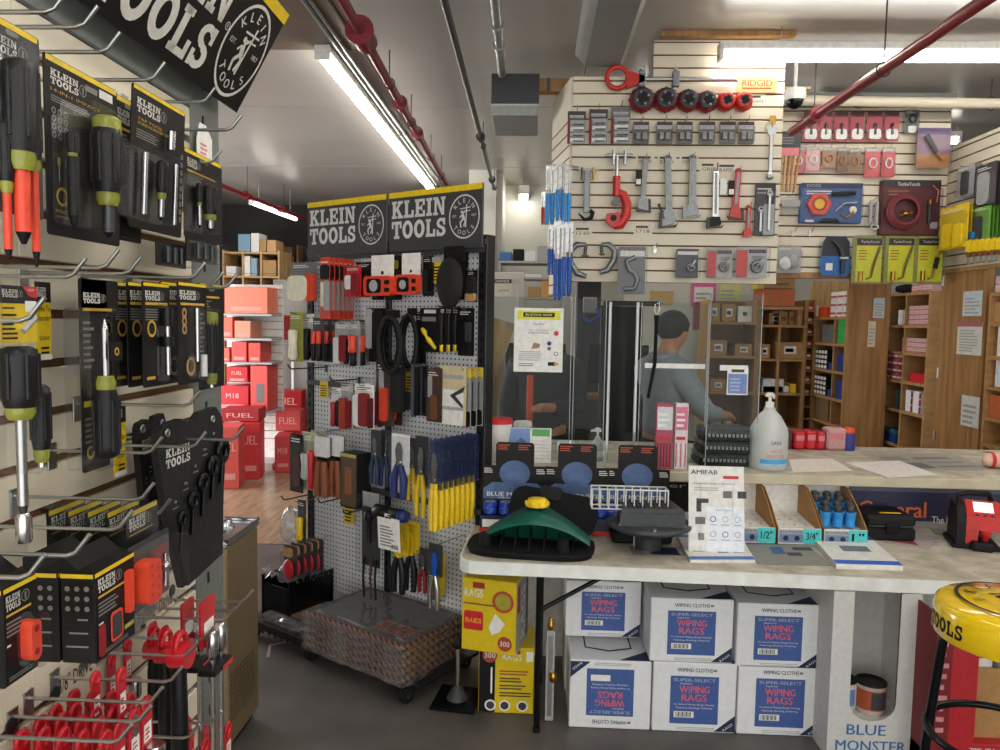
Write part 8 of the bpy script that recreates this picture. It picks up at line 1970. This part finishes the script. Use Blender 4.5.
for rc, lab, mt_ in (((784, 432, 793, 452), 'dark packet at the back counter edge next to the jug', '#5a2030'), ((794, 434, 806, 452), 'red packet at the back counter edge, first of three', 'red'), ((806, 433, 817, 452), 'red packet at the back counter edge, second of three', 'red'), ((817, 434, 826, 452), 'red packet at the back counter edge, third of three', 'milw_red'), ((827, 431, 847, 453), 'clear bag of red and white packets at the back counter edge', '#c79a98')):
 u, z0, w, h = Frame(0, 4.25, 0).rect(*rc, 0)
 t = thing('packet', lab, 'packet', (u, 4.25, SZ + .001)); m = MB(); m.box(0, .05, h / 2, w * .97, .10, h, mt_, .012); m.patch(-w * .35, h * .5, w * .35, h * .8, -.0015, 'pink' if k_ else 'dgrey'); m.build('packet_body', t); k_ += 1
t = thing('spray_can', 'purple-blue can with orange cap at the back counter edge', 'can', (PY(851, 440, 4.25).x, 4.28, SZ + .001)); m = MB(); m.lathe([(.032, 0), (.033, .01), (.033, .10)], '#3b3f8c', n=16); m.build('can_body', t); m = MB(); m.lathe([(.03, .10), (.03, .125), (.022, .13)], 'orange', n=14); m.build('cap', t)
def screen(xa, xb, yt, yy, label, foot=True, extra=None, dy=0.0, bend=0.0):
 a = PY(xa, 440, yy); b = PY(xb, 440, yy); W = b.x - a.x; H = PY((xa + xb) / 2, yt, yy).z - SZ - .001
 t = thing('clear_screen', label, 'screen', (a.x, yy, SZ + .001))
 m = MB()
 if bend:
  n = 8; vs = []
  for i in range(n + 1):
   q = i / n; vs += [(W * q, -bend * math.sin(math.pi * q), 0), (W * q, -bend * math.sin(math.pi * q), H)]
  m.add(vs, [(2 * i, 2 * i + 2, 2 * i + 3, 2 * i + 1) for i in range(n)], 'plexi', True)
 else:
  m.bx(0, W, 0, .004, 0, H, 'plexi')
 m.build('pane', t)
 for x in (0, W):
  e_ = .007 if bend else .0018; m = MB(); m.bx(x - e_, x + e_, -.003, .007, 0, H, 'plexi_edge', .001); m.build('edge_glint_strip', t)  # milky edge strips imitate reflections, wider on the bent screen
 return t, a, W, H
clear_mat('plexi_edge', tint='#dfe6e4', gloss=.25, rough=.1, dens=.45, dcol='#c8d0cf')
screen(480, 569, 297, 3.72, 'clear screen with the stock poster taped to it')
screen(572, 603, 299, 3.74, 'narrow clear screen panel beside the poster screen')
screen(607, 634, 302, 3.70, 'curved clear screen with bright edges before the black frame', bend=.05)
screen(638, 704, 303, 3.76, 'wide clear screen in front of the person in grey')
screen(706, 757, 294, 3.66, 'clear screen with a small blue card beside the jug')
a = PY(604, 303, 3.80); b = PY(661, 303, 3.80)
m = MB(); m.bx(0, b.x - a.x, 0, .03, -.012, .012, 'black', .002); m.bx(-.012, .012, .002, .028, SZ - a.z + .001, -.012, 'black'); single(m, 'screen_frame', 'black square frame bar over the curved clear screen', 'frame', a)
for xa, xb, y0_, yy, lab in ((645, 705, 363, 3.752, 'white tape band across the wide clear screen'), (720, 748, 365, 3.652, 'white tape band holding the small blue card')):
 a = PY(xa, y0_, yy); b = PY(xb, y0_ + 6, yy); m = MB(); m.bx(0, b.x - a.x, 0, .002, b.z - a.z, 0, 'white'); single(m, 'tape_band', lab, 'tape', a)
FX = Frame(0, 3.645, 0)
u_, z0, w_, h_ = FX.rect(727, 368, 748, 395); m = MB(); m.bx(-w_ / 2, w_ / 2, 0, .002, 0, h_, 'paper'); m.patch(-w_ * .45, h_ * .05, w_ * .45, h_ * .78, -.001, '#6f84b8'); m.lines(-w_ * .35, w_ * .35, h_ * .15, h_ * .7, 4, -.0016, '#9fb0d8'); m.patch(-w_ * .3, h_ * .84, w_ * .3, h_ * .95, -.001, 'dgrey'); single(m, 'notice', 'small blue card in a sleeve taped to the screen beside the jug', 'paper', (u_, 3.645, z0))
FX = Frame(0, 3.712, 0)
u_, z0, w_, h_ = FX.rect(514, 308, 563, 372)
m = MB(); m.bx(-w_ / 2, w_ / 2, 0, .002, 0, h_, 'white'); m.patch(-w_ * .44, h_ * .82, w_ * .44, h_ * .96, -.001, '#d9d62e'); m.patch(-w_ * .32, h_ * .86, w_ * .32, h_ * .93, -.0014, 'black'); m.text('IN STOCK NOW', 0, h_ * .895, -.002, h_ * .035, '#e8e6b0', bold=.02, w=w_ * .54)
m.text('"Apollo"', 0, h_ * .75, -.001, h_ * .045, 'dgrey', w=w_ * .26); m.text('PRESS TO CONNECT', 0, h_ * .65, -.001, h_ * .025, 'grey', w=w_ * .4); m.text('PUSH FITTINGS', 0, h_ * .61, -.001, h_ * .025, 'black', w=w_ * .42); m.disc(w_ * .36, h_ * .61, w_ * .05, -.001, 'red'); m.disc(w_ * .22, h_ * .45, w_ * .045, -.001, 'dblue'); m.disc(w_ * .22, h_ * .37, w_ * .04, -.001, 'grey'); m.ring(w_ * .36, h_ * .29, w_ * .045, w_ * .03, -.001, 'grey', n=12)
m.poly([(-w_ * .14, h_ * .36), (w_ * .02, h_ * .38), (w_ * .04, h_ * .44), (-w_ * .1, h_ * .46)], -.001, '#9a7a60'); m.lines(-w_ * .4, w_ * .1, h_ * .18, h_ * .34, 5, -.001, 'lgrey'); m.lines(-w_ * .4, -w_ * .1, h_ * .09, h_ * .15, 2, -.001, 'grey'); m.patch(w_ * .2, h_ * .1, w_ * .36, h_ * .16, -.001, 'black'); m.patch(w_ * .33, h_ * .11, w_ * .42, h_ * .15, -.0014, 'gold')
single(m, 'poster', 'white stock poster with yellow and black heading on the clear screen', 'poster', (u_, 3.712, z0))
a = PY(657, 304, 3.748)
t = thing('hanging_strap', 'black strap on a white wire hook hanging on the wide clear screen', 'strap', a)
m = MB(); m.tube([(.0, 0, -.0), (.012, 0, .012), (.012, 0, -.03), (0, 0, -.055), (-.012, 0, -.03), (-.008, 0, .0)], .003, 'white', n=6); m.build('hook', t)
m = MB(); m.tube([(0, 0, -.055), (.0, 0, -.1), (-.002, 0, -.3), (-.03, 0, -.47)], [.014, .009, .009, .008], 'blackmatte', n=8); m.build('strap_cord', t)
FO = Frame(0, 7.4, 0)
t, u, w, zs = shelf_unit(FO, (498, 262, 562, 460), 0, .4, 'grey metal office shelf holding a radio and boxes', (261, 277, 297, 340, 380), (), mt_='lgrey', back=None, th=.02)
for rc, lab, mt_ in (((499, 252, 512, 261), 'blue box on the top of the grey office shelf', '#3f6a9c'), ((513, 249, 524, 261), 'black radio on the top of the grey office shelf', 'black'), ((525, 251, 535, 261), 'white box on the top of the grey office shelf', 'white'), ((537, 246, 547, 261), 'white binder on the top of the grey office shelf', 'lgrey'), ((528, 287, 541, 296.5), 'brown carton on the third board of the grey office shelf', 'cardboard'), ((542, 280, 553, 296.5), 'tan carton on the third board of the grey office shelf', '#c9964e'), ((519, 274, 541, 277), 'flat paper stack on the second board of the grey office shelf', 'paper')):
 pbox(FO, rc, -.03, .25, lab, mt_, name='radio' if 'radio' in lab else 'binder' if 'binder' in lab else 'carton', cat='box', snap=zs)
FO2 = Frame(0, 6.6, 0)
t = thing('office_cabinet', 'pale cabinet carrying a printed notice by the leaning plank', 'cabinet', (PY(482, 400, 6.6).x, 6.6, 0)); W = PY(522, 400, 6.6).x - PY(482, 400, 6.6).x; H = PY(500, 272, 6.6).z
m = MB(); m.bx(0, W, 0, .4, 0.001, H, 'office_wall', .006); m.bx(W * .1, W * .9, -.006, 0, H * .05, H * .95, 'office_wall', .003); m.build('cabinet_body', t)
u_, z0, w_, h_ = FO2.rect(491, 278, 512, 297); m = MB(); m.bx(-w_ / 2, w_ / 2, 0, .002, 0, h_, '#dcd9c6'); m.patch(-w_ * .48, h_ * .72, w_ * .48, h_ * .94, -.001, 'dgrey'); m.text('CARRIER', 0, h_ * .83, -.0016, h_ * .13, 'paper', bold=.02, w=w_ * .76); m.text('service', w_ * .1, h_ * .35, -.0012, h_ * .12, 'grey', w=w_ * .5); single(m, 'notice', 'cream notice with black heading on the pale cabinet', 'sign', (u_, 6.6 - .010, z0))
a = PZ(478, 470, .9); t1 = PY(505, 322, 5.2); b1_ = PY(476, 412, 5.1)
m = MB(); d = t1 - b1_; L_ = d.length; ang = math.atan2(d.x, d.z); m.T = Matrix.Translation(b1_) @ Matrix.Rotation(ang, 4, 'Y'); m.bx(-.075, .075, -.01, .01, -.9, L_, 'wood_pale', .002); m.T = Matrix(); single(m, 'wood_plank', 'pale wooden plank leaning behind the clear screen', 'plank')
pbox(Frame(0, 5.3, 0), (487, 330, 504, 460), 0, .06, 'pale upright board behind the leaning plank', '#b9a890', name='board', cat='board')
pbox(Frame(0, 5.0, 0), (602, 306, 641, 452), 0, .05, 'tall dark panel standing behind the curved clear screen', 'black', name='dark_panel', cat='panel')
mat('desk_dark', '#3a3733', .6); t = thing('office_desk', 'dark office counter standing behind the two people', 'desk', (PY(500, 400, 5.35).x, 5.35, 0)); W = PY(690, 400, 5.35).x - t.location.x
m = MB(); m.bx(0, W, 0, .03, .001, 1.15, 'desk_dark', .003); m.bx(-.01, W + .01, -.02, .22, 1.15, 1.18, 'wood_back', .004); m.bx(0, .03, .03, .2, .001, 1.15, 'desk_dark'); m.bx(W - .03, W, .03, .2, .001, 1.15, 'desk_dark'); m.build('desk_body', t)
for k, (x, lab) in enumerate(((.25, 'black monitor on the dark office counter behind the poster'), (.85, 'black monitor on the dark office counter behind the curved screen'))):
 tt = thing('monitor', lab, 'monitor', (t.location.x + x, 5.44, 1.181)); m = MB(); m.bx(-.22, .22, 0, .03, .08, .36, 'black', .005); m.build('screen', tt); m = MB(); m.cyl((0, .02, 0), (0, .02, .1), .02, 'black'); m.box(0, .02, .006, .2, .14, .012, 'black', .003); m.build('stand', tt)
a = PY(577, 300, 5.6); b = PY(601, 300, 5.6); m = MB(); m.bx(a.x, b.x, 5.6, 5.75, 0, PY(590, 262, 5.6).z, 'dgrey', .004); structure(m, 'column_1')
pbox(Frame(0, 5.58, 0), (583, 297, 597, 313), 0, .01, 'pale notice on the dark post behind the screens', 'lgrey', name='notice', cat='paper')
m = MB(); m.tube([PY(583, 318, 5.56), PY(590, 322, 5.55), PY(600, 316, 5.56), PY(596, 308, 5.56)], .012, 'blue', n=8); single(m, 'cable_loop', 'blue cable loop hanging on the dark post', 'cable')
FQ = Frame(0, 7.59, 0)
notice(FQ, (691, 283, 716, 307), .002, 'white sheet with bright pink border on the office partition', '#e06aa0', 1); notice(FQ, (694, 287, 713, 305), .006, 'white inner sheet on the pink bordered paper', 'paper', 3)
notice(FQ, (719, 285, 741, 301), .002, 'yellow sheet on the office partition beside the pink bordered one', '#d8d58a', 3); notice(FQ, (650, 291, 673, 305), .002, 'tan board on the office partition behind the person in grey', '#bfa262', 1)
pbox(Frame(0, 6.2, 0), (694, 302, 700, 330), 0, .05, 'dark red tube standing on end behind the wide screen', 'maroon', name='tube', cat='tube')
mat('skin', '#b98062', .55, noise=.05); mat('hair_black', '#121112', .6); mat('hoodie', '#8b929a', .85, noise=.12, scale=60); mat('jacket_dark', '#202126', .8); mat('trousers', '#23262e', .8)
def skin_mesh(name, js, bones, mt_, parent, lv=2):
 ks = list(js); vs = [js[k][0] for k in ks]
 me = bpy.data.meshes.new(name); me.from_pydata(vs, [(ks.index(a), ks.index(b)) for a, b in bones], [])
 o = bpy.data.objects.new(name, me); COL.objects.link(o)
 sk = o.modifiers.new('skin', 'SKIN'); sk.use_smooth_shade = True
 if not me.skin_vertices:
  me.attributes  # layer is created with the modifier below
 o.data.update()
 if not me.skin_vertices:
  with bpy.context.temp_override(object=o, active_object=o):
   bpy.ops.mesh.customdata_skin_add()
 for i, k in enumerate(ks):
  r_ = js[k][1]; me.skin_vertices[0].data[i].radius = r_ if isinstance(r_, tuple) else (r_, r_)
  me.skin_vertices[0].data[i].use_root = (i == 0)
 ss = o.modifiers.new('sub', 'SUBSURF'); ss.levels = lv; ss.render_levels = lv
 dg = bpy.context.evaluated_depsgraph_get(); nm = bpy.data.meshes.new_from_object(o.evaluated_get(dg))
 o.modifiers.clear(); o.data = nm; nm.materials.clear(); nm.materials.append(mt_ if not isinstance(mt_, str) else g(mt_)); nm.name = name
 nm.polygons.foreach_set('use_smooth', [True] * len(nm.polygons))
 o.parent = parent; CHILD.setdefault(parent.name, []).append(o)
 return o
def person(label, loc, rz, top, rarm, larm, bow=0.0):
 t = thing('person', label, 'person', loc, rz)
 J = {'pel': ((0, 0, .96), (.15, .11)), 'wai': ((0, 0, 1.10), (.14, .10)), 'che': ((0, 0, 1.30), (.16, .11)), 'upc': ((0, .01, 1.43), (.12, .085)), 'nek': ((0, -.005 - bow * .3, 1.53), (.055, .055)), 'hed': ((0, -.02 - bow * .7, 1.60), (.066, .08)), 'mid': ((0, -.025 - bow, 1.67), (.076, .094)), 'top': ((0, -.01 - bow, 1.745), (.056, .07)),
         'nos': ((0, -.128 - bow, 1.645), (.012, .016)), 'er': ((.088, -.015 - bow, 1.655), (.012, .026)), 'el': ((-.088, -.015 - bow, 1.655), (.012, .026))}
 B = [('pel', 'wai'), ('wai', 'che'), ('che', 'upc'), ('upc', 'nek'), ('nek', 'hed'), ('hed', 'mid'), ('mid', 'top'), ('mid', 'nos'), ('mid', 'er'), ('mid', 'el')]
 C = {k: J[k] for k in ('pel', 'wai', 'che', 'upc')}; C['col'] = ((0, .012 - bow * .2, 1.525), (.062, .062)); CB = B[:3] + [('upc', 'col')]
 T = {'pel': ((0, 0, .97), (.16, .12))}; TB = []
 for s_, n_, arm in ((1, 'r', rarm), (-1, 'l', larm)):
  el, wr = arm
  J[n_ + 'sh'] = ((s_ * .18, .01, 1.41), (.06, .06)); J[n_ + 'elb'] = (el, (.046, .046)); J[n_ + 'wri'] = (wr, (.03, .026))
  d = (Vector(wr) - Vector(el)).normalized(); hd = Vector(wr) + d * .07; J[n_ + 'pal'] = (tuple(hd), (.034, .022))
  sd = d.cross(Vector((0, 0, 1))).normalized()
  B += [('upc', n_ + 'sh'), (n_ + 'sh', n_ + 'elb'), (n_ + 'elb', n_ + 'wri'), (n_ + 'wri', n_ + 'pal')]
  for i in range(4):
   f1 = hd + d * (.045 + .006 * (i in (1, 2))) + sd * (.027 - .018 * i); f2 = f1 + d * .018 + Vector((0, 0, -.028))
   J[n_ + 'f%d' % i] = (tuple(f1), (.0095, .0095)); J[n_ + 'g%d' % i] = (tuple(f2), (.0085, .0085)); B += [(n_ + 'pal', n_ + 'f%d' % i), (n_ + 'f%d' % i, n_ + 'g%d' % i)]
  th = Vector(wr) + d * .045 + sd * .042; J[n_ + 'th'] = (tuple(th), (.011, .011)); J[n_ + 'ti'] = (tuple(th + d * .04 + sd * .006 + Vector((0, 0, -.012))), (.0095, .0095)); B += [(n_ + 'pal', n_ + 'th'), (n_ + 'th', n_ + 'ti')]
  J[n_ + 'hip'] = ((s_ * .09, 0, .90), (.085, .085)); J[n_ + 'kne'] = ((s_ * .10, -.01, .50), (.058, .058)); J[n_ + 'ank'] = ((s_ * .10, .02, .09), (.04, .04)); J[n_ + 'toe'] = ((s_ * .11, -.14, .04), (.04, .035))
  B += [('pel', n_ + 'hip'), (n_ + 'hip', n_ + 'kne'), (n_ + 'kne', n_ + 'ank'), (n_ + 'ank', n_ + 'toe')]
  for k in ('sh', 'elb'):
   C[n_ + k] = J[n_ + k]
  C[n_ + 'wri'] = (tuple(Vector(wr) - d * .03), (.03, .03)); CB += [('upc', n_ + 'sh'), (n_ + 'sh', n_ + 'elb'), (n_ + 'elb', n_ + 'wri')]
  for k in ('hip', 'kne', 'ank'):
   T[n_ + k] = J[n_ + k]
  TB += [('pel', n_ + 'hip'), (n_ + 'hip', n_ + 'kne'), (n_ + 'kne', n_ + 'ank')]
 skin_mesh('body', J, B, 'skin', t)
 G = lambda D, e: {k: (p, (r_[0] + e, r_[1] + e)) for k, (p, r_) in D.items()}
 skin_mesh('jacket', G(C, .022), CB, top, t); skin_mesh('trousers', G(T, .018), TB, 'trousers', t)
 m = MB(); c = (0, .0 - bow, 1.685); vs = []; fs = []; n = 20
 for i in range(9):
  for j in range(n):
   p = 2 * math.pi * j / n; fr_ = max(0, -math.sin(p)); ph = math.pi * .5 * (i / 8) * (1.72 - .92 * fr_)
   vs.append((c[0] + .094 * math.sin(ph) * math.cos(p), c[1] + .112 * math.sin(ph) * math.sin(p), c[2] + .105 * math.cos(ph)))
 m.add(vs, [(i * n + j, i * n + (j + 1) % n, (i + 1) * n + (j + 1) % n, (i + 1) * n + j) for i in range(8) for j in range(n)], 'hair_black', True); m.build('hair', t)
 m = MB(); m.torus((0, .012, 1.485), .072, .036, top, n=20); m.build('collar', t)
 for s_ in (-1, 1):
  m = MB(); m.sph((s_ * .032, -.108 - bow, 1.675), .011, 'white', 8); m.sph((s_ * .032, -.116 - bow, 1.675), .006, 'black', 8); m.build('eye', t)
 m = MB(); m.sph((0, -.108 - bow, 1.605), .02, 'pink', 8, sy=.4, sz=.3); m.build('mouth', t)
 return t
a = PY(666, 337, 4.75)
person('person in a grey hooded top with short black hair, turned away behind the screen', (a.x, 4.75, 0), R(118), 'hoodie', ((.25, -.12, 1.16), (.16, -.34, 1.12)), ((-.25, -.12, 1.16), (-.14, -.36, 1.12)), bow=.05)
a = PY(545, 330, 4.85)
tp = person('person in dark jacket with an orange stripe, one hand raised, behind the poster', (a.x, 4.85, 0), R(-4), 'jacket_dark', ((.24, .02, 1.14), (.045, -.26, 1.17)), ((-.25, .03, 1.12), (-.22, -.12, .98)))
m = MB(); m.bx(-.10, -.06, -.145, -.13, 1.0, 1.36, 'orange', .003); m.build('jacket_stripe', tp)
FS2 = Frame(0, 8.05, 0)
t = thing('display_shelf', 'white slatted display shelf stacked with red cartons', 'shelf', FS2.world(FS2.hit(243, 400)[0], 0, 0)); W = FS2.hit(270, 400)[0] - FS2.hit(212, 400)[0]; H = FS2.hit(243, 283)[1]
m = MB(); m.bx(-W / 2, W / 2, .36, .40, 0, H, 'white')
for k in range(22):
 m.bx(-W / 2, W / 2, .354, .36, .3 + k * .09, .305 + k * .09, 'dgrey')
m.build('back_panel', t)
ZS = []
for y in (313.5, 338, 362, 411):
 z = FS2.hit(243, y)[1]; ZS.append(z); m = MB(); m.bx(-W / 2, W / 2, 0, .36, z - .025, z - .002, 'lgrey', .003); m.build('shelf_board', t)
m = MB(); m.bx(-W / 2, W / 2, .0, .36, 0, .08, 'lgrey'); m.build('base', t)
FT_ = lambda s, z=.55, h=.2, w=.7: [(s, 0, z, h, w, '#e8a9a0')]
PW = [(-.35, .1, .35, .25, '#d88f88')]  # paler reds below have the daylight wash put into the carton colour
for rc, lab, mt_, tx, off in (((224, 284, 268, 313), 'largest red carton tinted pale for daylight on the topmost shelf', '#e07a60', None, 0), ((216, 284, 223, 313), 'dark red carton beside the largest one on the topmost shelf', 'milw_red', None, 0), ((216, 314, 233, 337.5), 'red carton tinted for daylight at the start of the second shelf', '#d8604e', None, 0), ((234, 318, 251, 337.5), 'red carton tinted palest for daylight on the second shelf', '#e08a70', None, 0), ((216, 345, 230, 361.5), 'red carton tinted for daylight at the start of the third shelf', '#d4584a', None, 0), ((231, 339, 247, 361.5), 'upright red carton in the middle of the third shelf', '#d04a44', None, 0), ((248, 340, 261, 361.5), 'small red carton at the end of the third shelf', '#cf4a42', None, 0),
 ((216, 383, 249, 410.5), 'red lettered carton at the bottom of the fourth shelf', 'milw_red', FT_('M18', .6, .2, .4), 0), ((226, 364, 248, 382.5), 'red lettered carton stacked on the fourth shelf', 'milw_red', FT_('FUEL', .6, .22, .5), 0), ((250, 359 + 4, 268, 410.5), 'tall red carton with a grey picture on the fourth shelf', '#d4504a', None, 0)):
 pr = [(-.15, .2, .3, .6, 'grey')] if 'picture' in lab else PW
 pbox(FS2, rc, .0, .33, lab, mt_, prints=pr, text=tx, gap=.012, snap=ZS)
for rc, Y, lab, mt_, tx in (((214, 428, 238, 0), 7.1, 'tall red carton tinted pale for daylight standing nearest on the boards', '#d6544e', FT_('FUEL', .68, .14, .8)), ((238, 424, 259, 0), 7.55, 'red lettered carton standing next to the nearest tall one', '#c93038', FT_('FUEL', .7, .16, .8)), ((275, 437, 290, 0), 7.95, 'square red carton standing alone on the boards', '#d03c40', FT_('M18', .6, .18, .6))):
 z = 0.006; a = PY(rc[0], 450, Y); b = PY(rc[2], 450, Y); zt = PY((rc[0] + rc[2]) / 2, rc[1], Y).z
 t = thing('carton', lab, 'box', ((a.x + b.x) / 2, Y, z), R(12)); W = b.x - a.x; m = MB(); D_ = .36; m.box(0, D_ / 2, zt / 2, W, D_, zt, mt_, .004)
 for s_, x, zz, hh, ww, mm in tx:
  m.text(s_, x, zz * zt, -.002, hh * zt, mm, bold=.03, w=ww * W)
 m.patch(-W * .3, zt * .15, W * .35, zt * .25, -.0012, '#e0968e'); m.build('box_body', t)
z = PY(248, 424, 7.55).z
def ybox(rc, Y, lab, mt_, tx=None, rz=R(8), z0=None, D_=.34):
 a = PY(rc[0], rc[3], Y); b = PY(rc[2], rc[3], Y); zt = PY((rc[0] + rc[2]) / 2, rc[1], Y).z; zb_ = a.z if z0 is None else z0; W = b.x - a.x
 t = thing('carton', lab, 'box', ((a.x + b.x) / 2, Y, zb_ + .001), rz); m = MB(); H_ = zt - zb_ - .003; m.box(0, D_ / 2, H_ / 2, W, D_, H_, mt_, .004)
 if tx:
  m.text(tx, 0, H_ * .5, -.002, H_ * .35, '#eab0a8', bold=.03, w=W * .7)
 m.build('box_body', t); return t, H_
ybox((222, 409, 258, 427), 7.62, 'wide dark red carton lying on the nearest two cartons', '#a82830', 'FUEL', z0=z + .012)
t, h1 = ybox((258, 430, 289, 455), 8.45, 'red carton on the floor behind the square one', 'milw_red', None, z0=.006)
ybox((257, 406, 275, 429), 8.47, 'red carton stacked behind the square one, nearer the shelf', '#b8242e', 'M18', z0=.006 + h1 + .006, D_=.3)
ybox((276, 411, 300, 429), 8.40, 'carton with a dark side and pale face stacked behind the square one', '#d6504e', 'FUEL', z0=.006 + h1 + .006, D_=.3)
t, h2 = ybox((272, 412, 302, 450), 9.05, 'red carton at the back against the pale panel', 'milw_red', None, z0=.006)
ybox((271, 391, 301, 411), 9.06, 'wide lettered red carton at the back against the pale panel', 'milw_red', 'FUEL', z0=.006 + h2 + .006)
pbox(Frame(0, 8.9, 0), (257, 315, 271, 340), .0, .3, 'dark red carton at the end of a shelf before the pale panel', '#a3212c'); pbox(Frame(0, 8.9, 0), (272, 315, 282, 340), .0, .3, 'red carton with grey picture at the shelf end before the pale panel', '#c4303a', prints=[(-.1, .3, .4, .7, 'grey')])
a = PY(256, 341, 8.9); b = PY(283, 341, 8.9); t = thing('carton_shelf', 'small shelf carrying two red cartons before the pale panel', 'shelf', (a.x, 8.89, 0)); m = MB(); m.bx(0, b.x - a.x, 0, .5, a.z - .03, a.z - .002, 'white'); m.build('shelf_board', t)
for x in (.02, b.x - a.x - .02):
 m = MB(); m.bx(x - .015, x + .015, .42, .46, .005, a.z - .03, 'white'); m.build('post', t)
FL1 = Frame(0, 9.9, 0)
t, u, w, zs = shelf_unit(FL1, (224, 250, 279, 440), 0, .5, 'pale wooden stock shelf with white and brown boxes behind the red cartons', (252, 276, 306, 340), (.35, .68), mt_='wood_pale', back='rear_dark')
for rc, lab, mt_ in (((238, 234, 250, 251), 'stack of blue and white boxes on top of the pale stock shelf', '#7fa3bd'), ((251, 233, 259, 251), 'white box on top of the pale stock shelf', 'white'), ((260, 239, 266, 251), 'tan flat carton upright on top of the pale stock shelf', 'cardboard'), ((267, 240, 276, 251), 'brown carton at the end on top of the pale stock shelf', '#c2986a'), ((242, 256, 250, 275.5), 'white box in the first bay of the pale stock shelf', 'white'), ((251, 258, 257, 275.5), 'blue-grey box in the first bay of the pale stock shelf', '#8fa9b8'), ((262, 260, 276, 275.5), 'brown labelled carton in the second bay of the pale stock shelf', 'cardboard'), ((226, 266, 236, 281), 'white double box at the near bay of the pale stock shelf', 'white'), ((267, 285, 276, 305), 'grey bottle box in the lower bay of the pale stock shelf', 'lgrey')):
 pbox(FL1, rc, -.03, .3, lab, mt_, snap=zs)
FL2 = Frame(0, 10.42, 0)
t, u, w, zs = shelf_unit(FL2, (283, 245, 312, 440), 0, .5, 'dark stock shelf of brown cartons at the store room end', (275, 300, 330), (.5,), mt_='cardboard_dark', back='rear_dark')
for rc, lab in (((282, 256, 294, 274), 'brown carton on the upper board of the dark stock shelf'), ((282, 283, 289, 299), 'small labelled carton on the second board of the dark stock shelf'), ((283, 312, 295, 329), 'brown carton on the third board of the dark stock shelf'), ((284, 247, 292, 255), 'open carton uppermost on the dark stock shelf')):
 pbox(FL2, rc, -.03, .3, lab, 'cardboard_dark', snap=zs)
